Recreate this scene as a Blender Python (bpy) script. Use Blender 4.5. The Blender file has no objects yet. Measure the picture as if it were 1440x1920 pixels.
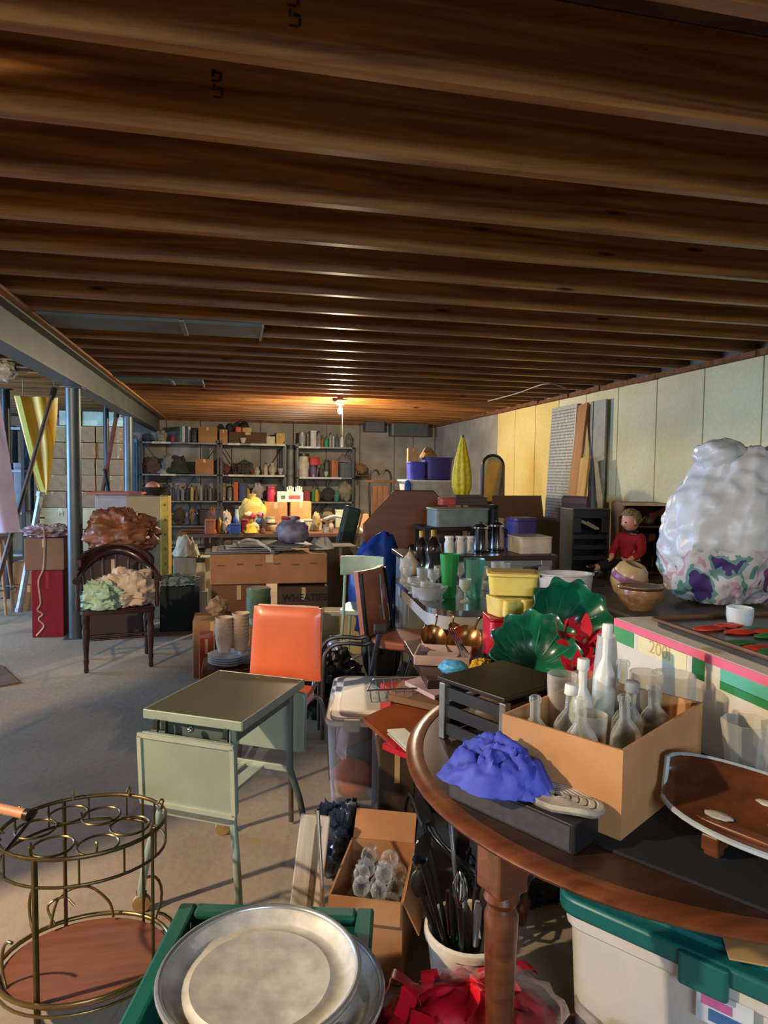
import bpy, math, random
from mathutils import Vector, Matrix, noise
SC = bpy.context.scene
COL = SC.collection
PI = math.pi

# ------------------------------------------------------------------ camera
FPX, YAW, PITCH, ROLL, EYE = 1276.7, 0.21877, -0.056266, 0.01129, 1.42
_fw = Vector((math.sin(YAW)*math.cos(PITCH), math.cos(YAW)*math.cos(PITCH), math.sin(PITCH)))
_r0 = Vector((math.cos(YAW), -math.sin(YAW), 0)); _u0 = _r0.cross(_fw)
_r = _r0*math.cos(ROLL) + _u0*math.sin(ROLL); _u = _u0*math.cos(ROLL) - _r0*math.sin(ROLL)
cam = bpy.data.cameras.new('camera'); cam.sensor_fit = 'HORIZONTAL'; cam.sensor_width = 36
cam.lens = 36*FPX/1440; cam.clip_start = 0.02; cam.clip_end = 100
camo = bpy.data.objects.new('camera', cam); COL.objects.link(camo)
camo.matrix_world = Matrix(((_r.x, _u.x, -_fw.x, 0), (_r.y, _u.y, -_fw.y, 0), (_r.z, _u.z, -_fw.z, EYE), (0, 0, 0, 1)))
SC.camera = camo

# ------------------------------------------------------------------ light and exposure
SC.view_settings.view_transform = 'Standard'; SC.view_settings.look = 'None'
SC.view_settings.gamma = 1; SC.view_settings.use_curve_mapping = False
SC.view_settings.exposure = EXPOSURE = 0.6
SC.cycles.use_denoising = True
SC.cycles.max_bounces = 8
w = bpy.data.worlds.new('sky'); SC.world = w; w.use_nodes = True
w.node_tree.nodes['Background'].inputs[0].default_value = (0.55, 0.72, 1, 1)
w.node_tree.nodes['Background'].inputs[1].default_value = 1.0
WARM = (1.0, 0.79, 0.54)
def lamp_light(loc, power, color, radius):
    l = bpy.data.lights.new('bulb_light', 'POINT'); l.energy = power; l.color = color; l.shadow_soft_size = radius
    o = bpy.data.objects.new('bulb_light', l); COL.objects.link(o); o.location = loc; return o
def daylight(loc, rot, sx, sy, power, color):      # daylight coming in through a window opening
    l = bpy.data.lights.new('window_daylight', 'AREA'); l.shape = 'RECTANGLE'; l.size = sx; l.size_y = sy
    l.energy = power; l.color = color
    o = bpy.data.objects.new('window_daylight', l); COL.objects.link(o); o.location = loc; o.rotation_euler = rot; return o
NEAR_BULB = (-2.6, 1.30, 2.265); FAR_BULB = (1.35, 8.75, 2.235)
daylight((-5.9, 6.3, 1.45), (0, -PI/2*0.92, 0), 1.3, 2.4, 330, (0.36, 0.62, 1.0))
daylight((0.3, -2.85, 1.93), (PI/2, 0, 0), 1.5, 0.44, 62, (0.70, 0.85, 1.0))

# ------------------------------------------------------------------ helpers
def ray(px, py): return _fw + _r*((px-720)/FPX) - _u*((py-960)/FPX)
def F(px, py, z=0.0):                 # the point of height z seen at a pixel of the photograph
    d = ray(px, py); return Vector((0, 0, EYE)) + d*((z-EYE)/d.z)
def D(px, py, Y):                     # the point of depth Y seen at a pixel
    d = ray(px, py); return Vector((0, 0, EYE)) + d*(Y/d.y)
def Xp(px, py, X):
    d = ray(px, py); return Vector((0, 0, EYE)) + d*(X/d.x)

def lin(h):
    h = h.lstrip('#'); out = []
    for i in (0, 2, 4):
        c = int(h[i:i+2], 16)/255
        out.append(c/12.92 if c <= 0.04045 else ((c+0.055)/1.055)**2.4)
    return tuple(out)
_M = {}
def mat(col, rough=0.6, metal=0.0, var=0.18, scale=9, bump=0.0, trans=0.0, ior=1.45, alpha=1.0, coat=0.0, kind=None, emit=0, col2=None, spec=0.5):
    key = (col, rough, metal, var, scale, bump, trans, alpha, coat, kind, emit, col2, spec)
    if key in _M: return _M[key]
    m = bpy.data.materials.new((kind or 'paint')+'_'+col.strip('#')); m.use_nodes = True
    nt = m.node_tree; b = nt.nodes['Principled BSDF']; L = nt.links.new
    c = lin(col)
    b.inputs['Roughness'].default_value = rough; b.inputs['Metallic'].default_value = metal
    b.inputs['Base Color'].default_value = (*c, 1)
    b.inputs['Specular IOR Level'].default_value = spec
    if trans: b.inputs['Transmission Weight'].default_value = trans; b.inputs['IOR'].default_value = ior
    if alpha < 1: b.inputs['Alpha'].default_value = alpha
    if coat: b.inputs['Coat Weight'].default_value = coat; b.inputs['Coat Roughness'].default_value = 0.15
    if emit:
        b.inputs['Emission Color'].default_value = (*c, 1); b.inputs['Emission Strength'].default_value = emit
    if var or bump or kind in ('wood', 'brushed'):
        tc = nt.nodes.new('ShaderNodeTexCoord'); mp = nt.nodes.new('ShaderNodeMapping'); n = nt.nodes.new('ShaderNodeTexNoise')
        L(tc.outputs['Object'], mp.inputs['Vector']); L(mp.outputs[0], n.inputs['Vector'])
        n.inputs['Scale'].default_value = scale; n.inputs['Detail'].default_value = 5; n.inputs['Roughness'].default_value = 0.6
        if kind == 'wood': mp.inputs['Scale'].default_value = (0.35, 6, 6); n.inputs['Distortion'].default_value = 0.6
        if kind == 'woodz': mp.inputs['Scale'].default_value = (6, 6, 0.35); n.inputs['Distortion'].default_value = 0.6
        if kind == 'woody': mp.inputs['Scale'].default_value = (6, 0.35, 6); n.inputs['Distortion'].default_value = 0.6
        r = nt.nodes.new('ShaderNodeValToRGB'); L(n.outputs['Fac'], r.inputs['Fac'])
        d = lin(col2) if col2 else tuple(x*(1-2.0*var) if var < .5 else 0 for x in c)
        e = c if col2 else tuple(min(1, x*(1+var*0.8)) for x in c)
        r.color_ramp.elements[0].position = 0.32; r.color_ramp.elements[1].position = 0.68
        r.color_ramp.elements[0].color = (*d, 1); r.color_ramp.elements[1].color = (*e, 1)
        L(r.outputs[0], b.inputs['Base Color'])
        if bump:
            bp = nt.nodes.new('ShaderNodeBump'); bp.inputs['Strength'].default_value = bump; bp.inputs['Distance'].default_value = 0.01
            L(n.outputs['Fac'], bp.inputs['Height']); L(bp.outputs[0], b.inputs['Normal'])
    _M[key] = m; return m
def glass(col='#EAF2F0', rough=0.05, thin=0.32):
    """thin clear glass or film: mostly see-through, with a reflecting skin"""
    key = ('glass', col, rough, thin)
    if key in _M: return _M[key]
    m = bpy.data.materials.new('glass_'+col.strip('#')); m.use_nodes = True; nt = m.node_tree
    b = nt.nodes['Principled BSDF']; out = nt.nodes['Material Output']
    b.inputs['Base Color'].default_value = (*lin(col), 1); b.inputs['Roughness'].default_value = rough
    b.inputs['Specular IOR Level'].default_value = 0.9
    t = nt.nodes.new('ShaderNodeBsdfTransparent'); c = lin(col); t.inputs[0].default_value = (*c, 1)
    fr = nt.nodes.new('ShaderNodeLayerWeight'); fr.inputs['Blend'].default_value = 0.35
    ma = nt.nodes.new('ShaderNodeMath'); ma.operation = 'MULTIPLY_ADD'; ma.inputs[1].default_value = 0.6; ma.inputs[2].default_value = thin; ma.use_clamp = True
    mx = nt.nodes.new('ShaderNodeMixShader'); nt.links.new(fr.outputs['Facing'], ma.inputs[0]); nt.links.new(ma.outputs[0], mx.inputs[0])
    nt.links.new(t.outputs[0], mx.inputs[1]); nt.links.new(b.outputs[0], mx.inputs[2]); nt.links.new(mx.outputs[0], out.inputs[0])
    _M[key] = m; return m
def chrome(): return mat('#B8BCC0', 0.16, 1.0, 0)
def steel(col='#8A8E90', rough=0.38): return mat(col, rough, 0.85, 0.1, 14)
def card(col='#B98A58'): return mat(col, 0.85, 0, 0.1, 5)

class MB:
    def __init__(s): s.v = []; s.f = []
    def add(s, vs, fs, mx=None):
        o = len(s.v)
        s.v += [tuple(mx @ Vector(p)) for p in vs] if mx else [tuple(p) for p in vs]
        s.f += [tuple(i+o for i in q) for q in fs]; return s
    def box(s, c, d, rot=(0, 0, 0), top=1.0):
        x, y, z = d[0]/2, d[1]/2, d[2]/2
        vs = [(-x, -y, -z), (x, -y, -z), (x, y, -z), (-x, y, -z), (-x*top, -y*top, z), (x*top, -y*top, z), (x*top, y*top, z), (-x*top, y*top, z)]
        m = Matrix.Translation(c) @ Matrix.Rotation(rot[2], 4, 'Z') @ Matrix.Rotation(rot[1], 4, 'Y') @ Matrix.Rotation(rot[0], 4, 'X')
        return s.add(vs, [(3, 2, 1, 0), (4, 5, 6, 7), (0, 1, 5, 4), (1, 2, 6, 5), (2, 3, 7, 6), (3, 0, 4, 7)], m)
    def rbox(s, c, d, r=0.02, n=3, rz=0, top=1.0):      # box with rounded upright edges
        x, y = d[0]/2, d[1]/2; r = min(r, x*.98, y*.98); P = []
        for cx, cy, a0 in ((x-r, y-r, 0), (-x+r, y-r, PI/2), (-x+r, -y+r, PI), (x-r, -y+r, 1.5*PI)):
            for k in range(n+1):
                a = a0+k*PI/2/n; P.append((cx+r*math.cos(a), cy+r*math.sin(a)))
        m = len(P); vs = [(p[0], p[1], -d[2]/2) for p in P]+[(p[0]*top, p[1]*top, d[2]/2) for p in P]
        fs = [tuple(range(m-1, -1, -1)), tuple(range(m, 2*m))]+[(i, (i+1) % m, m+(i+1) % m, m+i) for i in range(m)]
        return s.add(vs, fs, Matrix.Translation(c) @ Matrix.Rotation(rz, 4, 'Z'))
    def tube(s, pts, r, n=8, closed=False):
        pts = [Vector(p) for p in pts]; N = len(pts)
        rs = [r]*N if not isinstance(r, (list, tuple)) else list(r)
        T = []
        for i in range(N):
            a = pts[(i-1) % N] if (closed or i > 0) else pts[i]; b = pts[(i+1) % N] if (closed or i < N-1) else pts[i]
            t = b-a; T.append(t.normalized() if t.length > 1e-9 else Vector((0, 0, 1)))
        u = T[0].orthogonal().normalized(); vs = []; fs = []
        for i in range(N):
            u = (u - T[i]*u.dot(T[i])); u = u.normalized() if u.length > 1e-6 else T[i].orthogonal().normalized()
            v = T[i].cross(u)
            for k in range(n):
                a = 2*PI*k/n; vs.append(pts[i]+(u*math.cos(a)+v*math.sin(a))*rs[i])
        for i in range(N if closed else N-1):
            j = (i+1) % N
            for k in range(n): fs.append((i*n+k, i*n+(k+1) % n, j*n+(k+1) % n, j*n+k))
        if not closed: fs += [tuple(range(n-1, -1, -1)), tuple(range((N-1)*n, N*n))]
        return s.add(vs, fs)
    def lathe(s, prof, n=20, c=(0, 0, 0), sx=1, sy=1, wave=None):
        vs = []; fs = []; m = len(prof)
        for i, (r, z) in enumerate(prof):
            for k in range(n):
                a = 2*PI*k/n; q = r*(1+(wave(i, a) if wave else 0))
                vs.append((c[0]+q*math.cos(a)*sx, c[1]+q*math.sin(a)*sy, c[2]+z))
        for i in range(m-1):
            for k in range(n): fs.append((i*n+k, i*n+(k+1) % n, (i+1)*n+(k+1) % n, (i+1)*n+k))
        fs.append(tuple(range(n-1, -1, -1))); fs.append(tuple(range((m-1)*n, m*n)))
        return s.add(vs, fs)
    def prism(s, poly, z0, z1, mx=None):
        n = len(poly); vs = [(p[0], p[1], z0) for p in poly]+[(p[0], p[1], z1) for p in poly]
        fs = [tuple(range(n-1, -1, -1)), tuple(range(n, 2*n))]+[(i, (i+1) % n, n+(i+1) % n, n+i) for i in range(n)]
        return s.add(vs, fs, mx)
    def blob(s, c, r, amp=0.15, freq=2.2, seed=0, nu=22, nv=14, flat=None, shape=None):
        vs = []; fs = []; off = Vector((seed*7.31, seed*3.17, seed*1.73))
        for i in range(nv+1):
            t = PI*i/nv
            for k in range(nu):
                a = 2*PI*k/nu; d = Vector((math.sin(t)*math.cos(a), math.sin(t)*math.sin(a), -math.cos(t)))
                q = 1+amp*(noise.noise(d*freq+off)+0.55*(0.5-abs(noise.noise(d*freq*2.3+off)))*2+0.3*noise.noise(d*freq*5+off)-(0.26*abs(noise.noise(d*freq*3.1+off*1.7)) if nu > 28 else 0))
                p = Vector((d.x*r[0]*q, d.y*r[1]*q, d.z*r[2]*q))
                if shape: p = shape(p, d)
                if flat is not None and p.z < flat: p.z = flat
                vs.append(Vector(c)+p)
        for i in range(nv):
            for k in range(nu): fs.append((i*nu+k, i*nu+(k+1) % nu, (i+1)*nu+(k+1) % nu, (i+1)*nu+k))
        return s.add(vs, fs)
    def drape(s, rx, ry, h, seed=0, nr=14, na=40, freq=3.0, fold=.30, th=.006):
        """a crumpled piece of cloth lying in a heap: a domed sheet with ridged folds and an uneven hem, base at z=0"""
        o = Vector((seed*3.7, seed*1.9, seed*5.3)); w = Vector((8.1, 2.7, 1.3))
        def rid(q): return 1-2*abs(noise.noise(q))
        def fn(a, b):
            t = 2*PI*a; hem = .86+.12*noise.noise(Vector((math.cos(t)*1.7, math.sin(t)*1.7, seed)))+.05*noise.noise(Vector((math.cos(t)*5, math.sin(t)*5, seed+4)))
            r = b*hem; x, y = r*math.cos(t), r*math.sin(t)
            p = Vector((x*freq*.6, y*freq*.6, 0))+o; p += .5*Vector((noise.noise(p+w), noise.noise(p-w), 0))
            f = .62*rid(p)+.38*rid(p*2.3+w)
            lo = .5+.75*noise.noise(Vector((x*1.25, y*1.25, seed*2.1)))+.25*noise.noise(Vector((x*2.6, y*2.6, seed*1.1)))
            z = h*(1+.30*y)*((1-(r/hem)**2.7)*(.42+.50*max(0, min(1.1, lo))+fold*.9*f)+.14*max(0, f)*(r/hem))
            return (x*rx*(1+.10*f), y*ry*(1+.10*f), max(th, z))
        return s.sheet(fn, na, nr, th)
    def sheet(s, fn, nu, nv, th=0.003):
        P = [[Vector(fn(i/nu, j/nv)) for i in range(nu+1)] for j in range(nv+1)]; vs = []; fs = []; W = nu+1
        for side in (0, 1):
            for j in range(nv+1):
                for i in range(nu+1):
                    a = P[j][min(i+1, nu)]-P[j][max(i-1, 0)]; b = P[min(j+1, nv)][i]-P[max(j-1, 0)][i]
                    nn = a.cross(b); nn = nn.normalized() if nn.length > 1e-9 else Vector((0, 0, 1))
                    vs.append(P[j][i]+nn*(th/2 if side == 0 else -th/2))
        o = W*(nv+1)
        for j in range(nv):
            for i in range(nu):
                a, b, c, d = j*W+i, j*W+i+1, (j+1)*W+i+1, (j+1)*W+i
                fs += [(a, b, c, d), (o+d, o+c, o+b, o+a)]
        for i in range(nu): fs += [(i, o+i, o+i+1, i+1), (nv*W+i+1, o+nv*W+i+1, o+nv*W+i, nv*W+i)]
        for j in range(nv): fs += [(j*W, (j+1)*W, o+(j+1)*W, o+j*W), ((j+1)*W+nu, j*W+nu, o+j*W+nu, o+(j+1)*W+nu)]
        return s.add(vs, fs)
    def mesh(s, name, m, smooth=False):
        me = bpy.data.meshes.new(name); me.from_pydata(s.v, [], s.f); me.materials.append(m)
        if smooth:
            me.polygons.foreach_set('use_smooth', [True]*len(me.polygons))
            me.set_sharp_from_angle(angle=math.radians(45 if smooth is True else smooth))
        me.update(); return me
    def build(s, name, m, parent=None, smooth=False, bev=0.0, loc=(0, 0, 0), rot=(0, 0, 0), label=None):
        o = bpy.data.objects.new(name, s.mesh(name, m, smooth)); COL.objects.link(o)
        o.location = loc; o.rotation_euler = rot
        if parent: o.parent = parent
        if bev:
            b = o.modifiers.new('bevel', 'BEVEL'); b.width = bev; b.segments = 2; b.limit_method = 'ANGLE'
        if label: o['label'] = label
        return o
def tag(o, label, cat, group=None, kind=None):
    o['label'] = label; o['category'] = cat
    if group: o['group'] = group
    if kind: o['kind'] = kind
    return o
def thing(name, label, cat, loc=(0, 0, 0), rz=0, group=None, rot=None):
    o = bpy.data.objects.new(name, None); COL.objects.link(o); o.empty_display_size = 0.1
    o.location = loc; o.rotation_euler = rot or (0, 0, rz)
    return tag(o, label, cat, group)
def struct(o, kind='structure'): o['kind'] = kind; return o
def copy_part(o, parent, loc=None, rot=None):
    c = o.copy(); COL.objects.link(c); c.parent = parent
    if loc is not None: c.location = loc
    if rot is not None: c.rotation_euler = rot
    return c
def copy_thing(o, loc, rot, label, group=None):
    kids = [c for c in COL.objects if c.parent == o]
    c = o.copy(); COL.objects.link(c); c.location = loc; c.rotation_euler = rot; c['label'] = label
    if group: c['group'] = group
    for k in kids:
        kk = [g for g in COL.objects if g.parent == k]; p = copy_part(k, c)
        for g in kk: copy_part(g, p)
    return c
def text(s, size, m, parent, loc, rot, name='lettering', ext=0.0006, bold=0.0, sx=1.0):
    cu = bpy.data.curves.new('t', 'FONT'); cu.body = s; cu.size = size; cu.extrude = ext; cu.align_x = 'CENTER'; cu.align_y = 'CENTER'; cu.offset = bold
    t = bpy.data.objects.new('t', cu); COL.objects.link(t); bpy.context.view_layer.update()
    me = bpy.data.meshes.new_from_object(t); bpy.data.objects.remove(t); me.name = name
    me.materials.clear(); me.materials.append(m)
    o = bpy.data.objects.new(name, me); COL.objects.link(o); o.parent = parent; o.location = loc; o.rotation_euler = rot; o.scale = (sx, 1, 1)
    return o
def arc(c, r, a0, a1, n=12, plane='xy', rz=0):
    out = []
    for k in range(n+1):
        a = a0+(a1-a0)*k/n; x, y = r*math.cos(a), r*math.sin(a)
        p = Vector((x, y, 0)) if plane == 'xy' else Vector((x*math.cos(rz), x*math.sin(rz), y))
        out.append(Vector(c)+p)
    return out
def smooth_path(P, n=6):
    P = [Vector(p) for p in P]; out = []
    for i in range(len(P)-1):
        p0, p1, p2, p3 = P[max(i-1, 0)], P[i], P[i+1], P[min(i+2, len(P)-1)]
        for k in range(n):
            t = k/n
            out.append(0.5*((2*p1)+(p2-p0)*t+(2*p0-5*p1+4*p2-p3)*t*t+(3*p1-p0-3*p2+p3)*t**3))
    return out+[P[-1]]

# ------------------------------------------------------------------ the room shell
XL, XR, YN, YF, ZJ = -6.0, 3.85, -3.0, 12.8, 2.37
def concrete(a, b, name, scale=1.6):
    if name in _M: return _M[name]
    m = bpy.data.materials.new(name); m.use_nodes = True; nt = m.node_tree; L = nt.links.new; bs = nt.nodes['Principled BSDF']
    bs.inputs['Roughness'].default_value = 0.8
    g = nt.nodes.new('ShaderNodeNewGeometry')
    n1 = nt.nodes.new('ShaderNodeTexNoise'); n1.inputs['Scale'].default_value = scale; n1.inputs['Detail'].default_value = 8
    n2 = nt.nodes.new('ShaderNodeTexNoise'); n2.inputs['Scale'].default_value = 30; n2.inputs['Detail'].default_value = 6
    L(g.outputs['Position'], n1.inputs['Vector']); L(g.outputs['Position'], n2.inputs['Vector'])
    r = nt.nodes.new('ShaderNodeValToRGB'); r.color_ramp.elements[0].color = (*lin(a), 1); r.color_ramp.elements[1].color = (*lin(b), 1)
    r.color_ramp.elements[0].position = .35; r.color_ramp.elements[1].position = .65
    mx = nt.nodes.new('ShaderNodeMix'); mx.data_type = 'RGBA'; mx.blend_type = 'MULTIPLY'; mx.inputs[0].default_value = 0.35
    L(n1.outputs['Fac'], r.inputs['Fac']); L(r.outputs[0], mx.inputs[6]); L(n2.outputs['Color'], mx.inputs[7]); L(mx.outputs[2], bs.inputs['Base Color'])
    bp = nt.nodes.new('ShaderNodeBump'); bp.inputs['Strength'].default_value = 0.25; bp.inputs['Distance'].default_value = 0.01
    L(n2.outputs['Fac'], bp.inputs['Height']); L(bp.outputs[0], bs.inputs['Normal'])
    _M[name] = m; return m
floor_m = concrete('#93806A', '#AE9B82', 'floor_concrete', 1.1)
bare_m = concrete('#8B8577', '#A8A294', 'bare_concrete', 2.2)
cream_m = concrete('#DCD0A0', '#EAE2B8', 'cream_painted_concrete', 1.3)
yellow_m = concrete('#E2C672', '#EFD88C', 'bulb_lit_cream_concrete', 1.3)  # cream paint with the far bulb's yellow glow put into its colour
struct(MB().box(((XL+XR)/2, (YN+YF)/2, -0.06), (XR-XL+0.6, YF-YN+0.6, 0.12)).build('floor', floor_m))
wr = struct(MB().box((XR+0.19, (YN+YF)/2, 1.30), (0.28, YF-YN+0.2, 2.60)).build('wall_right', bare_m))
seams = [-3.0, -2.4, -1.75, -1.1, -0.45, 0.2, 0.85, 1.5, 2.1, 2.75, 3.4, 4.05]
ys = [-3.0+0.652*k for k in range(0, 24)]
sh = 4.38-ys[11]; ys = [y+sh for y in ys]; ys = [-3.0]+[y for y in ys if -2.8 < y < 12.5]+[YF]
for a, b in zip(ys[:-1], ys[1:]):
    c = (a+b)/2
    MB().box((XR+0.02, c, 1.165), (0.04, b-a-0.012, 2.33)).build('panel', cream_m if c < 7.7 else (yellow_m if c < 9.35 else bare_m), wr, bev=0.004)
wf = struct(MB().box(((XL+XR)/2, YF+0.22, 1.30), (XR-XL+.6, 0.28, 2.60)).build('wall_far', bare_m))
xs = [-6.0, -5.3, -4.7, -4.1, -3.5, -2.9, -2.3, -1.75, -1.16, -0.57, -0.02, 0.5, 1.1, 1.72, 2.36, 3.04, 3.41, 3.85]
for a, b in zip(xs[:-1], xs[1:]):
    MB().box(((a+b)/2, YF+0.02, 1.165), (b-a-0.012, 0.04, 2.33)).build('panel', bare_m, wf, bev=0.004)
# left wall with a window opening that brings in daylight
wl = struct(MB().box((XL-0.1, 0.9, 1.305), (0.2, 7.8, 2.61)).box((XL-0.1, 10.7, 1.305), (0.2, 4.6, 2.61)).box((XL-0.1, 6.6, 0.3), (0.2, 3.6, 0.6)).box((XL-0.1, 6.6, 2.38), (0.2, 3.6, 0.46)).build('wall_left', bare_m))
wn = struct(MB().box(((XL+XR)/2, YN-0.1, 0.84), (XR-XL, 0.2, 1.68)).box((-3.25, YN-0.1, 2.145), (5.5, 0.2, 0.93)).box((2.475, YN-0.1, 2.145), (2.75, 0.2, 0.93)).box((0.3, YN-0.1, 2.395), (1.6, 0.2, 0.43)).build('wall_near', bare_m))
def window(name, c, wy, wx, h):
    f = MB(); d = (0.06, wy, 0.06) if wy else (wx, 0.06, 0.06)
    f.box((c[0], c[1], c[2]+h/2), d).box((c[0], c[1], c[2]-h/2), d)
    for t in (-1, 0, 1):
        f.box((c[0]+(t*wx/2 if wx else 0), c[1]+(t*wy/2 if wy else 0), c[2]), (0.06, 0.06, h))
    o = struct(f.build(name, mat('#D8D6CE', 0.5, var=0.05)))
    MB().box(c, (0.008, wy, h) if wy else (wx, 0.008, h)).build('pane', glass('#F2F6F8', 0.02, 0.04), o)
window('window_1', (XL-0.1, 6.6, 1.375), 3.6, 0, 1.55); window('window_2', (0.3, YN-0.1, 1.93), 0, 1.6, 0.5)
sill_m = mat('#7A4A28', 0.85, 0, 0.3, 20, 0.5)
t1 = MB(); rnd = random.Random(4)
y = YN
while y < YF:
    d = rnd.uniform(0.25, 0.7); t1.box((XR+0.02+rnd.uniform(-.015, .01), y+d/2, 2.352+rnd.uniform(-.006, .004)), (0.13, d, 0.045+rnd.uniform(-.01, .012))); y += d
struct(t1.build('trim_1', sill_m)); struct(MB().box(((XL+XR)/2, YF+0.05, 2.35), (XR-XL, 0.14, 0.04)).build('trim_2', sill_m))

# joists
def joist_mat():
    m = bpy.data.materials.new('joist_lumber'); m.use_nodes = True; nt = m.node_tree; L = nt.links.new; b = nt.nodes['Principled BSDF']
    b.inputs['Roughness'].default_value = 0.36; b.inputs['Specular IOR Level'].default_value = 0.35
    g = nt.nodes.new('ShaderNodeNewGeometry'); mp = nt.nodes.new('ShaderNodeMapping'); mp.inputs['Scale'].default_value = (0.6, 9, 14)
    n = nt.nodes.new('ShaderNodeTexNoise'); n.inputs['Scale'].default_value = 1.3; n.inputs['Detail'].default_value = 7; n.inputs['Distortion'].default_value = 1.2
    L(g.outputs['Position'], mp.inputs[0]); L(mp.outputs[0], n.inputs['Vector'])
    r = nt.nodes.new('ShaderNodeValToRGB'); e = r.color_ramp.elements
    e[0].position = .3; e[0].color = (*lin('#5A341A'), 1); e[1].position = .7; e[1].color = (*lin('#9C6C3A'), 1)
    L(n.outputs['Fac'], r.inputs[0])
    mp2 = nt.nodes.new('ShaderNodeMapping'); mp2.inputs['Scale'].default_value = (1.7, 2.5, 9)
    v = nt.nodes.new('ShaderNodeTexVoronoi'); v.inputs['Scale'].default_value = 1.0; L(g.outputs['Position'], mp2.inputs[0]); L(mp2.outputs[0], v.inputs['Vector'])
    r2 = nt.nodes.new('ShaderNodeValToRGB'); q = r2.color_ramp.elements; q[0].position = .05; q[0].color = (.12, .08, .06, 1); q[1].position = .11; q[1].color = (1, 1, 1, 1)
    L(v.outputs['Distance'], r2.inputs[0])
    mx = nt.nodes.new('ShaderNodeMix'); mx.data_type = 'RGBA'; mx.blend_type = 'MULTIPLY'; mx.inputs[0].default_value = 1
    L(r.outputs[0], mx.inputs[6]); L(r2.outputs[0], mx.inputs[7]); L(mx.outputs[2], b.inputs['Base Color'])
    return m
JM = joist_mat()
ceil_o = struct(MB().box(((XL+XR)/2+0.1, (YN+YF)/2, 2.625), (XR-XL+0.6, YF-YN+0.6, 0.03)).build('ceiling', mat('#4A301C', 0.8, 0, 0.2, 3)))
jm_r = MB().box((0, 0, 0), (5.35, 0.038, 0.235)).mesh('joist', JM); jm_l = MB().box((0, 0, 0), (4.85, 0.038, 0.235)).mesh('joist', JM)
JO = {}
for j in range(-11, 28):
    yb = 1.677+0.4064*j-0.019
    for me, x, dy in ((jm_r, 1.325, 0), (jm_l, -3.6, 0.042)):
        o = bpy.data.objects.new('joist', me); COL.objects.link(o); o.location = (x, yb+dy, ZJ+0.1175); o.parent = ceil_o; JO[(j, dy > 0)] = o
MB().box(((XL+XR)/2, YF+0.06, 2.4875), (XR-XL, 0.04, 0.235)).build('rim_joist', JM, ceil_o)
# faded ink stamps on two joist faces
ink = mat('#1A100A', 0.9, var=0)
for px, py, j in ((552, 18, 0), (408, 158, 1)):
    yq = 1.677+0.4064*j-0.040; p = D(px, py, yq); s = MB()
    for k, (dx, dz, w_, h_) in enumerate([(-.012, .03, .008, .02), (0, .032, .02, .006), (.008, .02, .006, .02), (-.006, .008, .022, .006), (-.010, -.008, .006, .018), (.006, -.012, .018, .006), (.012, -.026, .006, .018), (-.002, -.036, .02, .005)]):
        s.box((dx, -0.0004, dz), (w_, 0.001, h_))
    s.build('ink_stamp', ink, ceil_o, loc=(p.x, yq, p.z))
# steel beam with its wooden nailer, posts
beam_m = mat('#5E645F', 0.5, 0.3, 0.12, 4)
bt = thing('steel_beam', 'grey steel I-beam carrying the joists along the left side', 'beam', (-1.28, 0, 0))
MB().box((0, 4.9, 2.345), (0.15, 15.8, 0.012)).box((0, 4.9, 2.115), (0.15, 15.8, 0.012)).box((0, 4.9, 2.23), (0.012, 15.8, 0.22)).build('beam_section', beam_m, bt)
MB().box((0.02, 4.9, 2.36), (0.20, 15.8, 0.019)).build('nailer_board', mat('#B0783F', 0.8, 0, .2, 6, kind='woody'), bt)
def post(loc, r, h, col, label):
    t = thing('steel_post', label, 'post', loc)
    MB().lathe([(r, 0.008), (r, h-0.01)], 20).build('column', mat(col, 0.42, 0.5, 0.12, 5), t, smooth=True)
    MB().box((0, 0, 0.004), (r*3, r*3, 0.008)).build('base_plate', mat(col, 0.5, 0.5, .1), t); MB().box((0, 0, h-0.005), (r*2.9, r*2.9, 0.01)).build('cap_plate', mat(col, 0.5, 0.5, .1), t)
    return t
post((-1.30, 6.15, 0), 0.058, 2.109, '#4C5459', 'grey round steel post under the beam, just behind the dark armchair')
post((-1.30, 9.2, 0), 0.058, 2.109, '#59636A', 'farther grey steel post under the beam, beside the wrapped carton pile')
# ================================================================== foreground, left and middle
# ---- typing table
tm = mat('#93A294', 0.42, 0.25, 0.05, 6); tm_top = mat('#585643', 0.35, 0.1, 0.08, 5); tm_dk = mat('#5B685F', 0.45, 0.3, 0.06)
tt = thing('typing_table', 'grey-green metal typing table with drop leaves and splayed legs on casters', 'table', (-0.012, 2.365, 0), math.radians(-30))
MB().rbox((0, 0, 0.648), (0.35, 0.455, 0.022), 0.012).build('tabletop', tm_top, tt, bev=0.003, smooth=True)
MB().box((0, -0.2285, 0.645), (0.352, 0.006, 0.03)).box((0, 0.2285, 0.645), (0.352, 0.006, 0.03)).box((-0.176, 0, 0.645), (0.006, 0.46, 0.03)).box((0.176, 0, 0.645), (0.006, 0.46, 0.03)).build('edge_band', tm, tt, bev=0.002)
def leaf(v, ang, h, name='drop_leaf'):
    b = MB().rbox((0, 0, 0), (0.345, h, 0.016), 0.02)
    o = b.build(name, tm, tt, bev=0.003, smooth=True, loc=(0, v, 0.60-h/2), rot=(PI/2+ang, 0, 0))
    f = MB()
    for c, d in (((0, h/2-.008, .011), (.34, .014, .008)), ((0, -h/2+.008, .011), (.34, .014, .008)), ((-.165, 0, .011), (.014, h-.02, .008)), ((.165, 0, .011), (.014, h-.02, .008))): f.box(c, d)
    f.build('rim', mat('#A9B5A6', 0.4, 0.25, 0.05), o); return o
leaf(-0.252, 0.05, 0.235); leaf(0.25, PI-0.05, 0.225)
hg = MB()
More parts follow.
